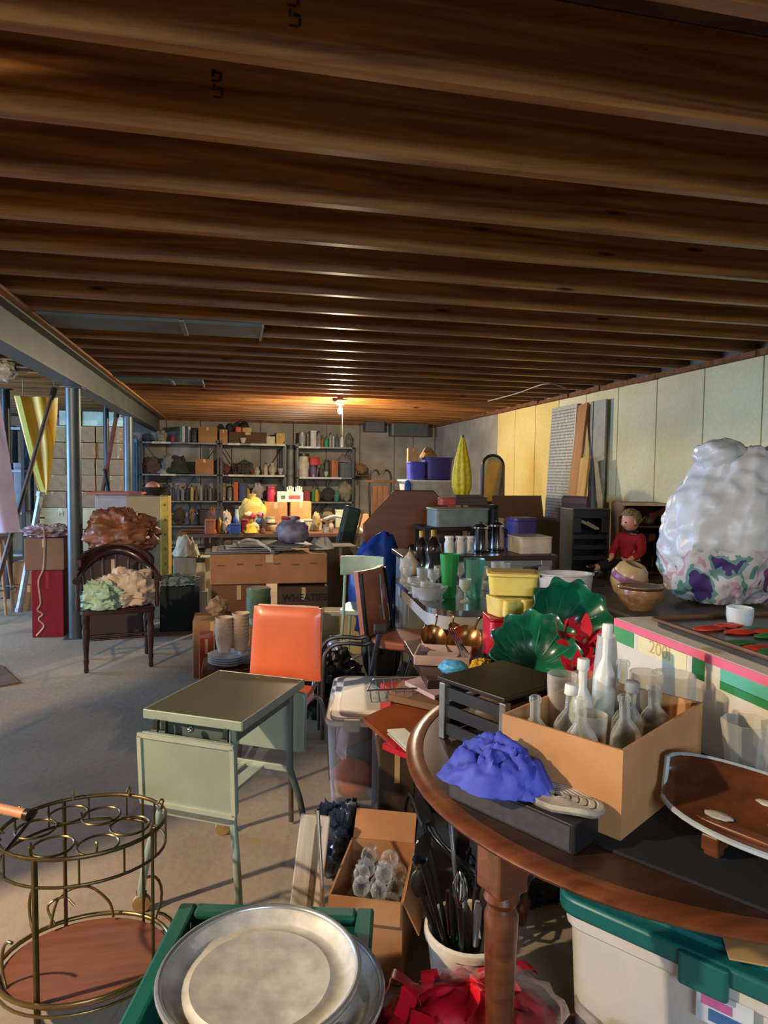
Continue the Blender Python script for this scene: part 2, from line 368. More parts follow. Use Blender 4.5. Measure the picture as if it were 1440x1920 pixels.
for v in (-0.235, 0.232):
    for u in (-0.125, -0.095, 0.125):
        hg.box((u, v, 0.613), (0.016, 0.012, 0.04)); hg.tube([(u-.012, v-.008, 0.6), (u+.012, v-.008, 0.6)], 0.007)
hg.build('hinge', mat('#2E332F', 0.5, 0.5, 0), tt)
MB().blob((0, -0.235, 0.615), (.011, .011, .011), 0).build('latch_knob', chrome(), tt, smooth=True)
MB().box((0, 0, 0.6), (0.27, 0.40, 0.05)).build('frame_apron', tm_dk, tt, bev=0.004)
for su in (-1, 1):
    for sv in (-1, 1):
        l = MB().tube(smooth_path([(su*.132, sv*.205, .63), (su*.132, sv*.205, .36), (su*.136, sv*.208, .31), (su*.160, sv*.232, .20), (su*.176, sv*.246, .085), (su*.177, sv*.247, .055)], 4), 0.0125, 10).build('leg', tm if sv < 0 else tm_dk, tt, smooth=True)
        MB().box((su*.177, sv*.247, 0.052), (0.03, 0.012, 0.035)).build('caster_fork', mat('#3B3A35', .5, .6, 0), l)
        MB().lathe([(0.012, -0.012), (0.028, -0.01), (0.028, 0.01), (0.012, 0.012)], 16).build('caster', mat('#A98A58', .6), l, smooth=True, loc=(su*.177, sv*.247, 0.028), rot=(PI/2, 0, 0.5))
st = MB()
for sv in (-1, 1): st.box((0, sv*.207, .325), (.27, .01, .024))
st.box((0, 0, .318), (.05, .41, .012)); st.box((-.06, 0, .318), (.02, .41, .01))
st.build('stretcher', mat('#A4ADA0', .4, .3, .05), tt, bev=0.002)

# ---- orange vinyl chair behind it
vin = mat('#E0592C', 0.38, 0, 0.06, 4, coat=0.2)
oc = thing('orange_chair', 'bright orange vinyl chair with bent chrome legs tucked behind the typing table', 'chair', (0.128, 2.95, 0), math.radians(-22))
vin = mat('#D4663C', 0.38, 0, 0.06, 4, coat=0.2)
def pillow(nu, nv, w_, h_, t_, hole=None):
    def fn(sgn):
        def g(a, b):
            x = (a-.5)*2; y = (b-.5)*2
            e = max(0, (1-abs(x)**6))*max(0, (1-abs(y)**6))
            return (x*w_/2*(1-.03*y), sgn*t_*(.35+.65*e**.5)*0.5, y*h_/2)
        return g
    return fn
bk = MB(); f_ = pillow(14, 14, 0.325, 0.325, 0.05)
P1 = [[f_(-1)(i/14, j/14) for i in range(15)] for j in range(15)]; P2 = [[f_(1)(i/14, j/14) for i in range(15)] for j in range(15)]
vs = [p for r_ in P1 for p in r_]+[p for r_ in P2 for p in r_]; fs = []
for j in range(14):
    for i in range(14):
        a = j*15+i; fs += [(a, a+1, a+16, a+15), (225+a+15, 225+a+16, 225+a+1, 225+a)]
for i in range(14):
    fs += [(i, 225+i, 226+i, i+1), (210+i+1, 225+211+i, 225+210+i, 210+i), ((i+1)*15, 225+(i+1)*15, 225+i*15, i*15), (i*15+14, 225+i*15+14, 225+(i+1)*15+14, (i+1)*15+14)]
bo = bk.add(vs, fs).build('backrest', vin, oc, smooth=True, loc=(0.05, 0.17, 0.645), rot=(-0.10, 0, 0), bev=0)
wl_ = MB(); pts = []
for (x, z) in ((-.155, -.165), (.158, -.165), (.16, -.15), (.155, .15), (.14, .165), (-.14, .165), (-.155, .15), (-.16, -.15)): pts.append((x, 0.012, z))
wl_.tube(pts, 0.006, 6, closed=True).build('piping', mat('#E9B9A0', .4), bo, smooth=True)
MB().rbox((0.02, -0.03, 0.44), (0.36, 0.36, 0.05), 0.05).build('seat', vin, oc, smooth=True, bev=0.012)
ch = chrome(); br = mat('#8A847A', .3, .9, .1)
for s in (-1, 1):
    MB().tube(smooth_path([(s*.14, -.10, .41), (s*.17, -.17, .40), (s*.185, -.195, .2), (s*.19, -.2, .012)], 5), .0105, 10).build('leg', br, oc, smooth=True)
    MB().tube(smooth_path([(s*.12+.02, .06, .41), (s*.17+.03, .17, .40), (s*.205+.03, .2, .25), (s*.225+.03, .20, .012)], 5), .0105, 10).build('leg', br, oc, smooth=True)
    MB().tube(smooth_path([(s*.13+.03, .05, .41), (s*.13+.04, .20, .44), (s*.13+.05, .20, .60), (s*.13+.05, .185, .72)], 5), .0105, 10).build('back_support', br, oc, smooth=True)

# ---- dark wooden armchair with cloths
mah = mat('#3B1712', 0.32, 0, 0.2, 5, coat=0.3, kind='woodz', col2='#1E0B09')
ac = thing('wooden_armchair', 'dark red-brown wooden armchair with curved back rail and turned legs beside the steel post', 'chair', (-0.83, 5.27, 0), math.radians(11))
MB().rbox((0, 0, .425), (.50, .46, .035), .06).build('seat', mah, ac, smooth=True, bev=.008)
def turned(x, y, name='leg', tilt=0.0):
    MB().lathe([(.012, 0), (.018, .015), (.014, .05), (.02, .08), (.016, .10), (.021, .2), (.026, .3), (.018, .33), (.027, .36), (.026, .41)], 12).build(name, mah, ac, smooth=True, loc=(x, y, 0), rot=(0, tilt, 0))
for x in (-.215, .215): turned(x, -.19); turned(x, .19)
sr = MB()
for x in (-.215, .215): sr.tube([(x, -.19, .17), (x, .19, .17)], .009)
sr.tube([(-.215, -.06, .2), (.215, -.06, .2)], .009).tube([(-.215, .06, .2), (.215, .06, .2)], .009)
sr.build('stretcher', mah, ac, smooth=True)
rail = []
for k in range(25):
    a = PI+0.02+ (-PI-0.04)*k/24; z = .665 + .15*max(0, math.sin(a))**2.0
    rail.append((.265*math.cos(a), .0+.235*max(math.sin(a), -.2), z))
rail = [(-.27, -.22, .655), (-.275, -.11, .66)]+rail[1:-1]+[(.275, -.11, .66), (.27, -.22, .655)]
MB().tube(smooth_path(rail, 3), [.026+.012*math.sin(PI*i/(3*(len(rail)-1))) for i in range(3*(len(rail)-1)+1)], 10).build('back_rail', mah, ac, smooth=True)
crest = []
MB().sheet(lambda a, b: (.268*math.cos(PI*(.90-.80*a)), .236*math.sin(PI*(.90-.80*a))+.01, .715+.03*math.sin(PI*a)+.115*b*(1-.55*abs(2*a-1)**2.2)), 24, 4, .028).build('crest_rail', mah, ac, smooth=True)
for k in range(9):
    a = PI*(.97-.94*k/8)
    x, y, zt = .245*math.cos(a), .215*math.sin(a), .66+.13*math.sin(a)**2
    MB().tube([(x*.92, y*.9, .44), (x*1.0, y, (.44+zt)/2), (x*1.05, y*1.04, zt)], [.009, .012, .009]).build('spindle', mah, ac, smooth=True)
for s in (-1, 1): MB().lathe([(.013, .44), (.018, .5), (.012, .55), (.019, .6), (.014, .645)], 10).build('arm_post', mah, ac, smooth=True, loc=(s*.262, -.18, 0))
def draped(name, c, r, seed, col, label, cat, rz=0, col2=None, freq=3.0, fold=.32, rough=.9):
    o = MB().drape(*r, seed, 22, 64, freq, fold).build(name, mat(col, rough, 0, .1, 12, .2, col2=col2), smooth=70, loc=c, rot=(0, 0, rz)); return tag(o, label, cat)
def cloth(name, c, r, amp, fr, seed, col, label, cat, rz=0, flat=None, col2=None, group=None, rough=.9, bump=.25):
    o = MB().blob((0, 0, 0), r, amp, fr, seed, 64, 44, flat=flat).build(name, mat(col, rough, 0, .1, 12, bump, col2=col2), smooth=70, loc=c, rot=(0, 0, rz))
    return tag(o, label, cat, group)
cloth('blanket', (-.755, 5.225, .55), (.185, .135, .15), .34, 2.4, 3, '#CDB49A', 'crumpled beige blanket heaped on the dark wooden armchair', 'blanket', .2, flat=-.104)
cloth('towel', (-.905, 5.11, .525), (.135, .105, .11), .40, 2.3, 8, '#8FAE8C', 'pale green towel bunched over the left side of the armchair seat', 'towel', -.25, flat=-.079, col2='#A9BFA8')

# ---- brass wire bar cart
brs = mat('#5E5134', 0.38, 0.8, 0.2, 20); brl = mat('#84724A', .32, .85, .1)
CX, CY = -0.385, 1.88
bc = thing('bar_cart', 'small brass wire serving cart with bottle rings and an oval wooden shelf', 'cart', (CX, CY, 0))
def ell(rx, ry, z, n=36, a0=0, a1=2*PI): return [(rx*math.cos(a0+(a1-a0)*k/n), ry*math.sin(a0+(a1-a0)*k/n), z) for k in range(n)]
top_r = MB().tube(ell(.205, .165, .485), .0055, 8, True).tube(ell(.205, .165, .415), .004, 8, True)
top_r.build('rim_ring', brs, bc, smooth=True)
for k in range(12):
    a = 2*PI*k/12+.1; MB().tube([(.205*math.cos(a), .165*math.sin(a), .417), (.205*math.cos(a), .165*math.sin(a), .483)], .003, 6).build('rim_wire', brs, bc, smooth=True)
for k, (x, y) in enumerate([(-.125, .03), (-.06, -.07), (.05, -.085), (.115, .0), (.03, .07), (-.06, .095)]):
    MB().tube([(x+.05*math.cos(t), y+.05*math.sin(t), .47) for t in [2*PI*i/18 for i in range(18)]], .0032, 6, True).tube([(x-.05, y, .47), (x-.052, y, .485)], .003, 6).build('bottle_ring', brs, bc, smooth=True)
for k in range(8):
    a = 2*PI*k/8+.3; x, y = .195*math.cos(a), .155*math.sin(a)
    MB().tube(smooth_path([(x, y, .485), (x*1.05, y*1.05, .505), (x*1.02, y*1.02, .512), (x*.96, y*.96, .502)], 4), .003, 6).build('curl', brl, bc, smooth=True)
MB().lathe([(.01, 0), (.205, .0), (.21, .006), (.205, .012), (.01, .012)], 40, (0, 0, .105), 1, .8).build('wooden_shelf', mat('#7A4B38', .5, 0, .12, 5, kind='wood'), bc, smooth=True)
MB().tube(ell(.215, .175, .125), .006, 8, True).tube(ell(.215, .175, .098), .004, 8, True).build('shelf_rail', brl, bc, smooth=True)
for (x, y, r_) in ((-.083, -.148, .0075), (.13, .135, .004), (-.083, .15, .0055), (.178, -.06, .0045)):
    MB().tube([(x, y, .02), (x, y, .485)], r_, 8).build('post', brs, bc, smooth=True)
for (x, y, t) in ((-.15, -.1, 2.3), (.19, -.05, -.3), (-.15, .12, 2.2), (.14, .12, .8)):
    MB().tube([Vector((x, y, .12))+Vector((math.cos(t)*(.0+.055*math.sin(a)), math.sin(t)*(.055*math.sin(a)), .075-.075*math.cos(a)-.02)) for a in [PI*i/10 for i in range(11)]], .0042, 8).build('scroll', brl, bc, smooth=True)
MB().tube(smooth_path([(-.12, .13, .13), (-.10, .16, .2), (-.03, .17, .215), (.03, .16, .17), (.045, .15, .125)], 6), .004, 8).tube(smooth_path([(-.11, .14, .13), (-.13, .15, .18), (-.09, .155, .2), (-.06, .15, .175)], 6), .0035, 8).build('scroll', brl, bc, smooth=True)
for (x, y) in ((-.083, -.148), (.13, .135), (-.083, .15), (.178, -.06)):
    MB().lathe([(.004, -.006), (.02, -.006), (.02, .006), (.004, .006)], 14).build('wheel', mat('#2A2723', .6), bc, smooth=True, loc=(x, y, .02), rot=(PI/2, 0, .6))
HA, HB = F(-70, 1500, .52)-Vector((CX, CY, 0)), F(48, 1527, .52)-Vector((CX, CY, 0))
hd = MB().tube([HA, HB], .013, 12).build('wooden_handle', mat('#C58A63', .5, 0, .1, 5), bc, smooth=True)
MB().tube(smooth_path([HB, HB+Vector((.02, .02, -.005)), (-.16, -.105, .487)], 4), .005, 8).tube([HB, HB+(HB-HA).normalized()*.016], .0155, 12).build('handle_bracket', mat('#3A3428', .4, .7), bc, smooth=True)

# ---- dark green bin and two metal lids
gm = mat('#145A4E', .45, 0, .08, 4)
gb = thing('storage_bin', 'dark green open plastic bin holding the round metal lids, at the bottom edge', 'bin', (.045, 1.46, 0), math.radians(-14))
b = MB()
W_, D_, H_ = .46, .50, .30
b.box((0, 0, .008), (W_-.05, D_-.05, .016))
for s in (-1, 1):
    b.box((s*(W_/2-.018), 0, H_/2), (.012, D_-.03, H_-.02), rot=(0, s*.07, 0)); b.box((0, s*(D_/2-.018), H_/2), (W_-.03, .012, H_-.02), rot=(-s*.07, 0, 0))
b.build('body', gm, gb, bev=.004)
r_ = MB()
for s in (-1, 1): r_.box((s*W_/2, 0, H_-.01), (.045, D_+.045, .022)); r_.box((0, s*D_/2, H_-.01), (W_-.046, .045, .022))
r_.build('rim', gm, gb, bev=.008)
def metal_lid(loc, rot, r, label, seed):
    t = thing('galvanized_lid', label, 'lid', loc, 0, 'round galvanized lids in the green bin', rot)
    dish = [(r*.02, .004), (r*.62, .0045), (r*.70, .009), (r*.74, .004), (r*.80, .0), (r*.86, .004), (r*.93, .024), (r*.985, .03), (r, .026), (r, .014), (r*.97, .01), (r*.9, -.006), (r*.7, -.008), (r*.02, -.008)]
    MB().lathe(dish, 56).build('pan', mat('#CFCCC4', .5, .3, .16, 16, .12), t, smooth=True)
    MB().tube([(r*.99*math.cos(2*PI*k/56), r*.99*math.sin(2*PI*k/56), .027) for k in range(56)], .007, 8, True).build('rolled_rim', mat('#C4CCD2', .3, .8, .1), t, smooth=True)
    return t
metal_lid((.105, 1.375, .318), (0, 0, 0), .205, 'lower galvanized round lid, mostly covered by the upper one', 2)
metal_lid((.055, 1.375, .3665), (0, 0, 0.4), .205, 'upper galvanized round lid lying dusty and face up', 1)

# ---- open cardboard carton helper
def open_carton(name, label, loc, rz, w_, d_, h_, col, group=None, flaps=(), t=.006, inner=None):
    o = thing(name, label, 'box', loc, rz, group)
    b = MB().box((0, 0, t/2), (w_, d_, t))
    b.box((0, -d_/2+t/2, h_/2), (w_, t, h_)).box((0, d_/2-t/2, h_/2), (w_, t, h_)).box((-w_/2+t/2, 0, h_/2), (t, d_-2*t, h_)).box((w_/2-t/2, 0, h_/2), (t, d_-2*t, h_))
    b.build('body', card(col), o)
    for (side, ang, ln) in flaps:
        f = MB()
        if side in 'FB':
            s = -1 if side == 'F' else 1; f.box((0, s*ln/2, 0), (w_-.01, ln, t*.7)); f.build('flap', card(col), o, loc=(0, s*d_/2, h_), rot=(s*ang, 0, 0))
        else:
            s = -1 if side == 'L' else 1; f.box((s*ln/2, 0, 0), (ln, d_-.01, t*.7)); f.build('flap', card(col), o, loc=(s*w_/2, 0, h_), rot=(0, -s*ang, 0))
    return o
def closed_carton(name, label, loc, rz, w_, d_, h_, col, group=None, tape='#C9A878', cat='box', rot=None):
    o = thing(name, label, cat, loc, rz, group, rot)
    MB().box((0, 0, h_/2), (w_, d_, h_)).build('body', card(col), o, bev=min(.006, h_*.05))
    MB().box((0, 0, h_+.0008), (w_*.98, max(.012, d_*.12), .0016)).box((0, -d_/2-.0006, h_*.86), (w_*.05+.012, .0012, h_*.26)).build('tape', mat(tape, .35, 0, .05), o)
    f = MB()
    for s in (-1, 1): f.box((0, s*d_*.25, h_+.0012), (w_*.97, d_*.46, .0024))
    f.build('top_flap', card(col), o)
    return o
bx = open_carton('cardboard_box', 'small open cardboard box of bubbled glass pieces on the floor by the white bucket', (.415, 1.935, 0), math.radians(-22), .21, .31, .24, '#B07C50', None, (('F', -1.35, .06), ('R', -1.1, .10), ('B', .9, .09)))
rnd = random.Random(7)
for k in range(20):
    x, y = (-.055+.055*(k % 3), -.095+.062*((k//3) % 4)) if k < 12 else (-.03+.06*((k-12) % 2), -.075+.05*((k-12)//2)); x += rnd.uniform(-.006, .006); y += rnd.uniform(-.006, .006); r_ = rnd.uniform(.023, .027)
    c = Matrix.Rotation(math.radians(-22), 3, 'Z') @ Vector((x, y, 0))
    z0 = .170+rnd.uniform(-.01, .01)+(.055 if k >= 12 else 0)
    o = MB().lathe([(.004, -r_), (r_*.6, -r_*.9), (r_, -r_*.2), (r_*.95, r_*.5), (r_*.55, r_*.95), (r_*.6, r_*1.15), (r_*.52, r_*1.15), (.004, r_*.6)], 12).build('glass_jar', glass('#F0F3F4', .06, .02), smooth=True, loc=(.415+c.x, 1.935+c.y, z0), rot=(rnd.uniform(-1, 1), rnd.uniform(-1, 1), 0))
    tag(o, 'small clear glass piece jumbled in the open cardboard box on the floor', 'glass', 'clear glass pieces in the floor box')
# white painted board standing behind the box
bd = thing('board', 'pale wooden board with a pole leaning beside the box of glass', 'board', (.21, 2.045, 0), rot=(-.22, .08, -.3))
MB().box((0, 0, .17), (.095, .02, .34)).build('plank', mat('#C4BAAE', .7, 0, .12, 8, kind='woodz'), bd, bev=.004)
MB().box((.012, -.012, .165), (.014, .006, .30)).build('batten', mat('#6C6253', .6), bd)
o = MB().tube([(.255, 1.82, .01), (.25, 2.0, .40)], .006, 8).build('metal_rod', steel('#9A917E'), smooth=True); tag(o, 'thin metal rod leaning against the pale board by the typing table', 'rod')
# bucket of utensils
bu = thing('bucket', 'off-white plastic bucket full of kitchen utensils behind the table leg', 'bucket', (.615, 1.66, 0))
MB().lathe([(.085, 0), (.09, .004), (.112, .19), (.120, .195), (.120, .215), (.112, .22), (.106, .215), (.106, .19), (.084, .012), (.004, .01)], 28).build('body', mat('#D9D1BC', .45, 0, .08), bu, smooth=True)
MB().tube([(.112*math.cos(a), .112*math.sin(a)*.3-.118, .19-.10*math.sin(a)) for a in [PI*k/12 for k in range(13)]], .003, 6).build('wire_handle', steel(), bu, smooth=True)
rnd = random.Random(3)
ucol = ['#141518', '#1B1A1C', '#2A2625', '#8E9298', '#0F1112', '#55585C', '#241E1B']
udesc = ['black spatula', 'black ladle', 'dark slotted spoon', 'steel whisk', 'black tongs', 'steel serving fork', 'brown wooden spoon', 'black masher', 'steel ladle', 'long black skewer', 'black basting brush', 'dark turner']
for k, dsc in enumerate(udesc):
    a = 2*PI*k/12; x, y = .06*math.cos(a), .06*math.sin(a); L_ = rnd.uniform(.31, .48); dx, dy = (.030+.066*L_/.19)*math.cos(a), (.030+.066*L_/.19)*math.sin(a)
    t = thing('utensil', dsc + [' leaning left', ' leaning back-left', ' upright', ' leaning right', ' tilted far left', ' near the table leg', ' at the back', ' at the rim', ' in the middle', ' sticking out highest', ' low in front', ' beside the leg'][k]+' in the bucket of utensils', 'utensil', (.615+x*.45, 1.66+y*.45, .012), 0, 'utensils in the white bucket')
    c_ = ucol[k % 7]; e = Vector((dx-.03*math.cos(a), dy-.03*math.sin(a), L_))
    MB().tube([(0, 0, 0), e*.5, e], [.006, .006, .008], 8).build('handle', mat(c_, .35, .8 if c_[1] in '58' else .0, 0), t, smooth=True)
    if k % 3 == 0: MB().blob(e+Vector((0, 0, .03)), (.03, .012, .042), .0).build('head', mat(c_, .35, .8 if c_[1] in '58' else 0, 0), t, smooth=True)
    elif k % 3 == 1: MB().rbox((0, 0, 0), (.055, .085, .004), .015).build('head', mat(c_, .35, 0, 0), t, loc=tuple(e+Vector((0, 0, .035))), rot=(1.3, .2, a))
    else:
        h_ = MB()
        for q in range(4): h_.tube(smooth_path([e, e+Vector((.02*math.cos(q*PI/4), .02*math.sin(q*PI/4), .04)), e+Vector((0, 0, .085)), e+Vector((-.02*math.cos(q*PI/4), -.02*math.sin(q*PI/4), .04)), e], 4), .0022, 5)
        h_.build('head', chrome(), t, smooth=True)
xd = ['slim steel knife', 'black-handled peeler', 'long steel spatula', 'dark whisk handle', 'steel skewer', 'black serving fork', 'grey ladle handle', 'steel carving knife', 'black plastic spoon', 'steel tongs arm']
xw = ['leaning far right', 'leaning toward the table leg', 'crossing the others at the left', 'at the front rim', 'at the back rim', 'lying almost flat', 'behind the dark turner', 'close to the box of glass', 'low at the right', 'standing nearly straight']
for k in range(10):
    a = 2*PI*k/10+.3; Lx = rnd.uniform(.22, .34); e = Vector(((.016*Lx/.19)*math.cos(a), (.016*Lx/.19)*math.sin(a), Lx))
    t = thing('utensil', xd[k]+' '+xw[k]+' in the bucket of utensils', 'utensil', (.615+.033*math.cos(a), 1.66+.033*math.sin(a), .012), 0, 'utensils in the white bucket')
    MB().tube([(0, 0, 0), e*.6], .0045, 6).build('shank', mat('#9A9EA2' if k % 2 == 0 else '#17171A', .3, .8 if k % 2 == 0 else 0, 0), t, smooth=True)
    MB().tube([e*.6, e*.85, e], [.008, .010, .007], 8).build('grip', mat(['#141416', '#2A2422', '#A8ACB0', '#1A1A1E', '#5A1E22'][k % 5], .4, 0, 0), t, smooth=True)
t = thing('scoop', 'teal green plastic scoop inside the rim of the white bucket', 'scoop', (.60, 1.66, .10), rot=(0, 0, .4)); MB().blob((0, 0, .04), (.016, .016, .06), .0, 2, 1, 18, 12).build('cup', mat('#146A58', .35, 0, .08), t, smooth=True); MB().tube([(0, .03, .06), (.01, .06, .12)], .008, 8).build('handle', mat('#146A58', .35), t, smooth=True)
rnd = random.Random(77)
for k in range(3):
    p0, p1, p2 = F(765+12*k, 1492+8*k, .34-.05*k), F(800+14*k, 1560+10*k, .36-.04*k), F(880+16*k, 1660, .20)
    tag(MB().tube(smooth_path([Vector((p0.x, p0.y+.1, .01)), p0, p1, p2, Vector((p2.x+.05, p2.y+.05, .01))], 6), .007, 6).build('power_cord', mat(['#131314', '#1C1A1A', '#2A2728'][k], .4, 0, 0), smooth=True), ['longest black cord looping over from the clear bin to the bucket', 'middle dark cord looping toward the bucket', 'shortest dark grey cord looping beside the table leg'][k], 'cord')
# black power cords heaped behind the bucket
rnd = random.Random(12); P = [Vector((.74, 1.96, .02))]
for k in range(30):
    P.append(Vector((.76+.055*math.sin(k*1.7)+rnd.uniform(-.03, .03), 1.90+.055*math.cos(k*2.3)+rnd.uniform(-.05, .05), .02+.30*abs(math.sin(k*.37))*rnd.uniform(.5, 1))))
tag(MB().tube(smooth_path(P, 5), .0065, 6).build('power_cord', mat('#131314', .4, 0, 0), smooth=True), 'tangle of black electric cord heaped behind the bucket', 'cord')
cloth('dark_bag', (1.0, 2.05, .10), (.10, .08, .12), .3, 2, 5, '#1B1A1D', 'dark crumpled bag on the floor under the round table', 'bag', flat=-.10, rough=.5)
# blue-grey plastic film on the floor by the clear bin
cloth('plastic_film', (.385, 2.36, .09), (.09, .11, .12), .45, 2.4, 31, '#5C6470', 'crumpled grey plastic film lying before the clear storage bin', 'film', flat=-.088, rough=.25)

# red cloth things inside a clear bag
rb = thing('bag_of_ribbon', 'clear bag stuffed with red ribbon and cloth on the floor below the table', 'bag', (.53, 1.45, 0))
MB().blob((-.02, .01, .10), (.18, .11, .105), .2, 2.6, 41, 30, 20, flat=-.098).build('red_cloth', mat('#D01028', .6, 0, .2, 10, .2), rb, smooth=70)
MB().blob((.11, -.0, .09), (.11, .10, .09), .2, 2.4, 44, 30, 20, flat=-.088).build('pink_cloth', mat('#8E2A30', .6, 0, .2, 10, .2), rb, smooth=70)
rnd = random.Random(5)
for k in range(13):
    x, y, z = -.16+.026*k+rnd.uniform(-.01, .01), rnd.uniform(-.06, .06), .15+rnd.uniform(0, .035); an = rnd.uniform(0, 6.28); ln = rnd.uniform(.06, .09); hh = rnd.uniform(.03, .06)
    MB().sheet(lambda u, v: (ln*(u-.5)*1.3+.012*math.sin(9*u), (v-.5)*.034*(1+.3*math.sin(5*u)), hh*math.sin(PI*u)*(1+.2*v)), 12, 2, .002).build('ribbon', mat('#E8182E' if k % 3 else '#B80E22', .4, 0, .1), rb, smooth=70, loc=(x, y, z), rot=(rnd.uniform(-.5, .5), rnd.uniform(-.3, .3), an))
MB().blob((.03, -.01, .125), (.21, .12, .11), .14, 2.6, 47, 34, 22, flat=-.12).build('clear_film', glass('#FCF2F2', .10, -.12), rb, smooth=70)
cloth('brown_bag', (.86, 1.27, .07), (.055, .09, .10), .3, 2, 51, '#54452F', 'olive brown crumpled bag on the floor against the white tote', 'bag', flat=-.066)

# ---- clear storage bin with a white lid
def quad_frame(c, rz): return Matrix.Translation(c) @ Matrix.Rotation(rz, 4, 'Z')
cb = thing('clear_bin', 'translucent storage bin with coloured contents and an off-white lid beside the typing table', 'bin', (.665, 3.02, 0), math.radians(-12))
B = MB()
B.rbox((0, 0, .19), (.42, .58, .36), .06, 4, top=1.08).build('body', glass('#F0ECE8', .3, .10), cb, smooth=True)
for (c, d, col) in (((-.12, -.2, .10), (.16, .12, .14), '#D86A3A'), ((.13, -.2, .10), (.14, .13, .16), '#A03028'), ((.02, -.22, .06), (.12, .1, .10), '#3A5A9A'), ((.14, -.05, .2), (.14, .25, .22), '#B0524A'), ((-.13, .02, .2), (.12, .3, .2), '#C9A09A'), ((-.09, -.12, .09), (.15, .12, .10), '#A5473A'), ((.06, -.16, .07), (.12, .10, .09), '#27406E'), ((.09, -.05, .13), (.12, .2, .2), '#7A2A26'), ((-.08, .08, .12), (.16, .2, .2), '#8B5A50'), ((.05, .18, .1), (.2, .12, .17), '#5B4A44'), ((0, -.17, .20), (.24, .10, .08), '#3B3A3E')):
    MB().blob(c, (d[0]/1.7, d[1]/1.7, d[2]/1.7), .18, 2.2, int(c[0]*1000) % 17, 14, 10).build('contents', mat(col, .7, 0, .2), cb, smooth=70)
lm = mat('#E8E2D6', .5, 0, .04)
L2 = MB().rbox((0, 0, .378), (.47, .64, .025), .06, 4)
L2.build('lid', lm, cb, smooth=True, bev=.006)
MB().rbox((0, 0, .402), (.36, .50, .022), .05, 4).rbox((0, 0, .393), (.43, .60, .012), .05, 4).build('lid_panel', lm, cb, smooth=True, bev=.005)
for s in (-1, 1): MB().rbox((s*.12, -.322, .375), (.07, .018, .05), .006).build('latch', mat('#D8D2C4', .45), cb, bev=.003)
# things on the bin: books and papers
def book(label, loc, rot, w_, d_, h_, col, pages='#DDD3BE', group=None, cat='book'):
    t = thing('book', label, cat, loc, 0, group, rot)
    MB().box((0, 0, h_*.06), (w_, d_, h_*.12)).box((0, 0, h_*.94), (w_, d_, h_*.12)).box((-w_/2+.002, 0, h_/2), (.004, d_, h_)).build('cover', mat(col, .5, 0, .12, 8), t, bev=.0015)
    MB().box((.003, 0, h_/2), (w_-.01, d_-.01, h_*.76)).build('pages', mat(pages, .8, 0, .05), t)
    return t
book('flat grey book at the far right of the bin lid', (.74, 3.02, .418), (0, 0, .25), .17, .24, .02, '#5A5C60')
closed_carton('cardboard_box', 'dark narrow carton carrying the pile of books beside the clear bin', (.57, 2.37, 0), -.1, .13, .24, .47, '#4A3628')
pk = F(765, 1352, .53); book('brown picture book with an orange-red edge, slanting beside the table', (pk.x+.02, pk.y, .50), (.16, -.20, .35), .24, .30, .022, '#8A4622')
pk = F(775, 1312, .57); book('thick cream-edged book stacked above the brown picture book', (pk.x+.03, pk.y+.02, .565), (.05, -.12, .9), .14, .20, .028, '#8E6A52', '#EFE6D6')
pk = F(800, 1290, .61); book('pale pink thin book on the top of the pile by the wire basket', (pk.x+.02, pk.y, .605), (.05, -.05, .4), .12, .18, .018, '#C9A6A2')
pk = F(775, 1395, .50); book('red paperback low in the pile left of the white folder', (pk.x+.02, pk.y, .478), (.08, -.1, .7), .15, .2, .02, '#C8182E', '#F0E8DC')
pk = F(838, 1378, .58); book('dark green book in the pile beside the crate', (pk.x, pk.y+.02, .56), (0, -.12, .6), .16, .2, .02, '#2D3A30')
pa, pb = F(742, 1368, .56), F(830, 1446, .64); dv = pb-pa
o = thing('folder', 'white cardboard folder slanting down to the round table edge', 'folder', tuple((pa+pb)/2)); dz_ = dv.normalized(); xx_ = Vector((0, 0, 1)).cross(dz_).normalized(); yy_ = dz_.cross(xx_)
o.rotation_euler = Matrix((xx_, dz_, xx_.cross(dz_))).transposed().to_euler()
MB().box((0, 0, 0), (.06, dv.length, .006)).box((0, 0, .010), (.06, dv.length*.98, .004)).build('cover', mat('#C9D2CF', .4, 0, .05), o)
MB().box((.005, .0, .006), (.055, dv.length*.96, .004)).build('paper', mat('#EDEAE2', .7), o)
for (x, y, z, col, lb) in ((.66, 2.50, .42, '#B5341F', 'bright red-orange small box at the right end of the clear bin'), (.755, 2.55, .42, '#6E2430', 'maroon small box beside the bright red-orange one')):
    closed_carton('small_box', lb, (x, y+.25, z), .3, .08, .09, .11, col, 'boxes behind the round table')
# wire basket
wb = thing('wire_basket', 'grey wire basket lying on the low bench by the blue pouch', 'basket', (.66, 2.52, .56), rot=(0, -.1, -.35))
w_ = MB()
for k in range(12): w_.tube([(-.13, -.06+.011*k, .0), (.13, -.06+.011*k, .0)], .0022, 5)
for k in range(9): w_.tube(smooth_path([(-.13+.0325*k, -.075, .05), (-.13+.0325*k, -.06, 0), (-.13+.0325*k, .06, 0), (-.13+.0325*k, .075, .05)], 2), .0022, 5)
w_.build('wire_mesh', steel('#8C9296'), wb, smooth=True)
MB().tube([(-.14, -.075, .05), (.14, -.075, .05), (.14, .075, .05), (-.14, .075, .05)], .004, 6, True).build('rim', chrome(), wb, smooth=True)
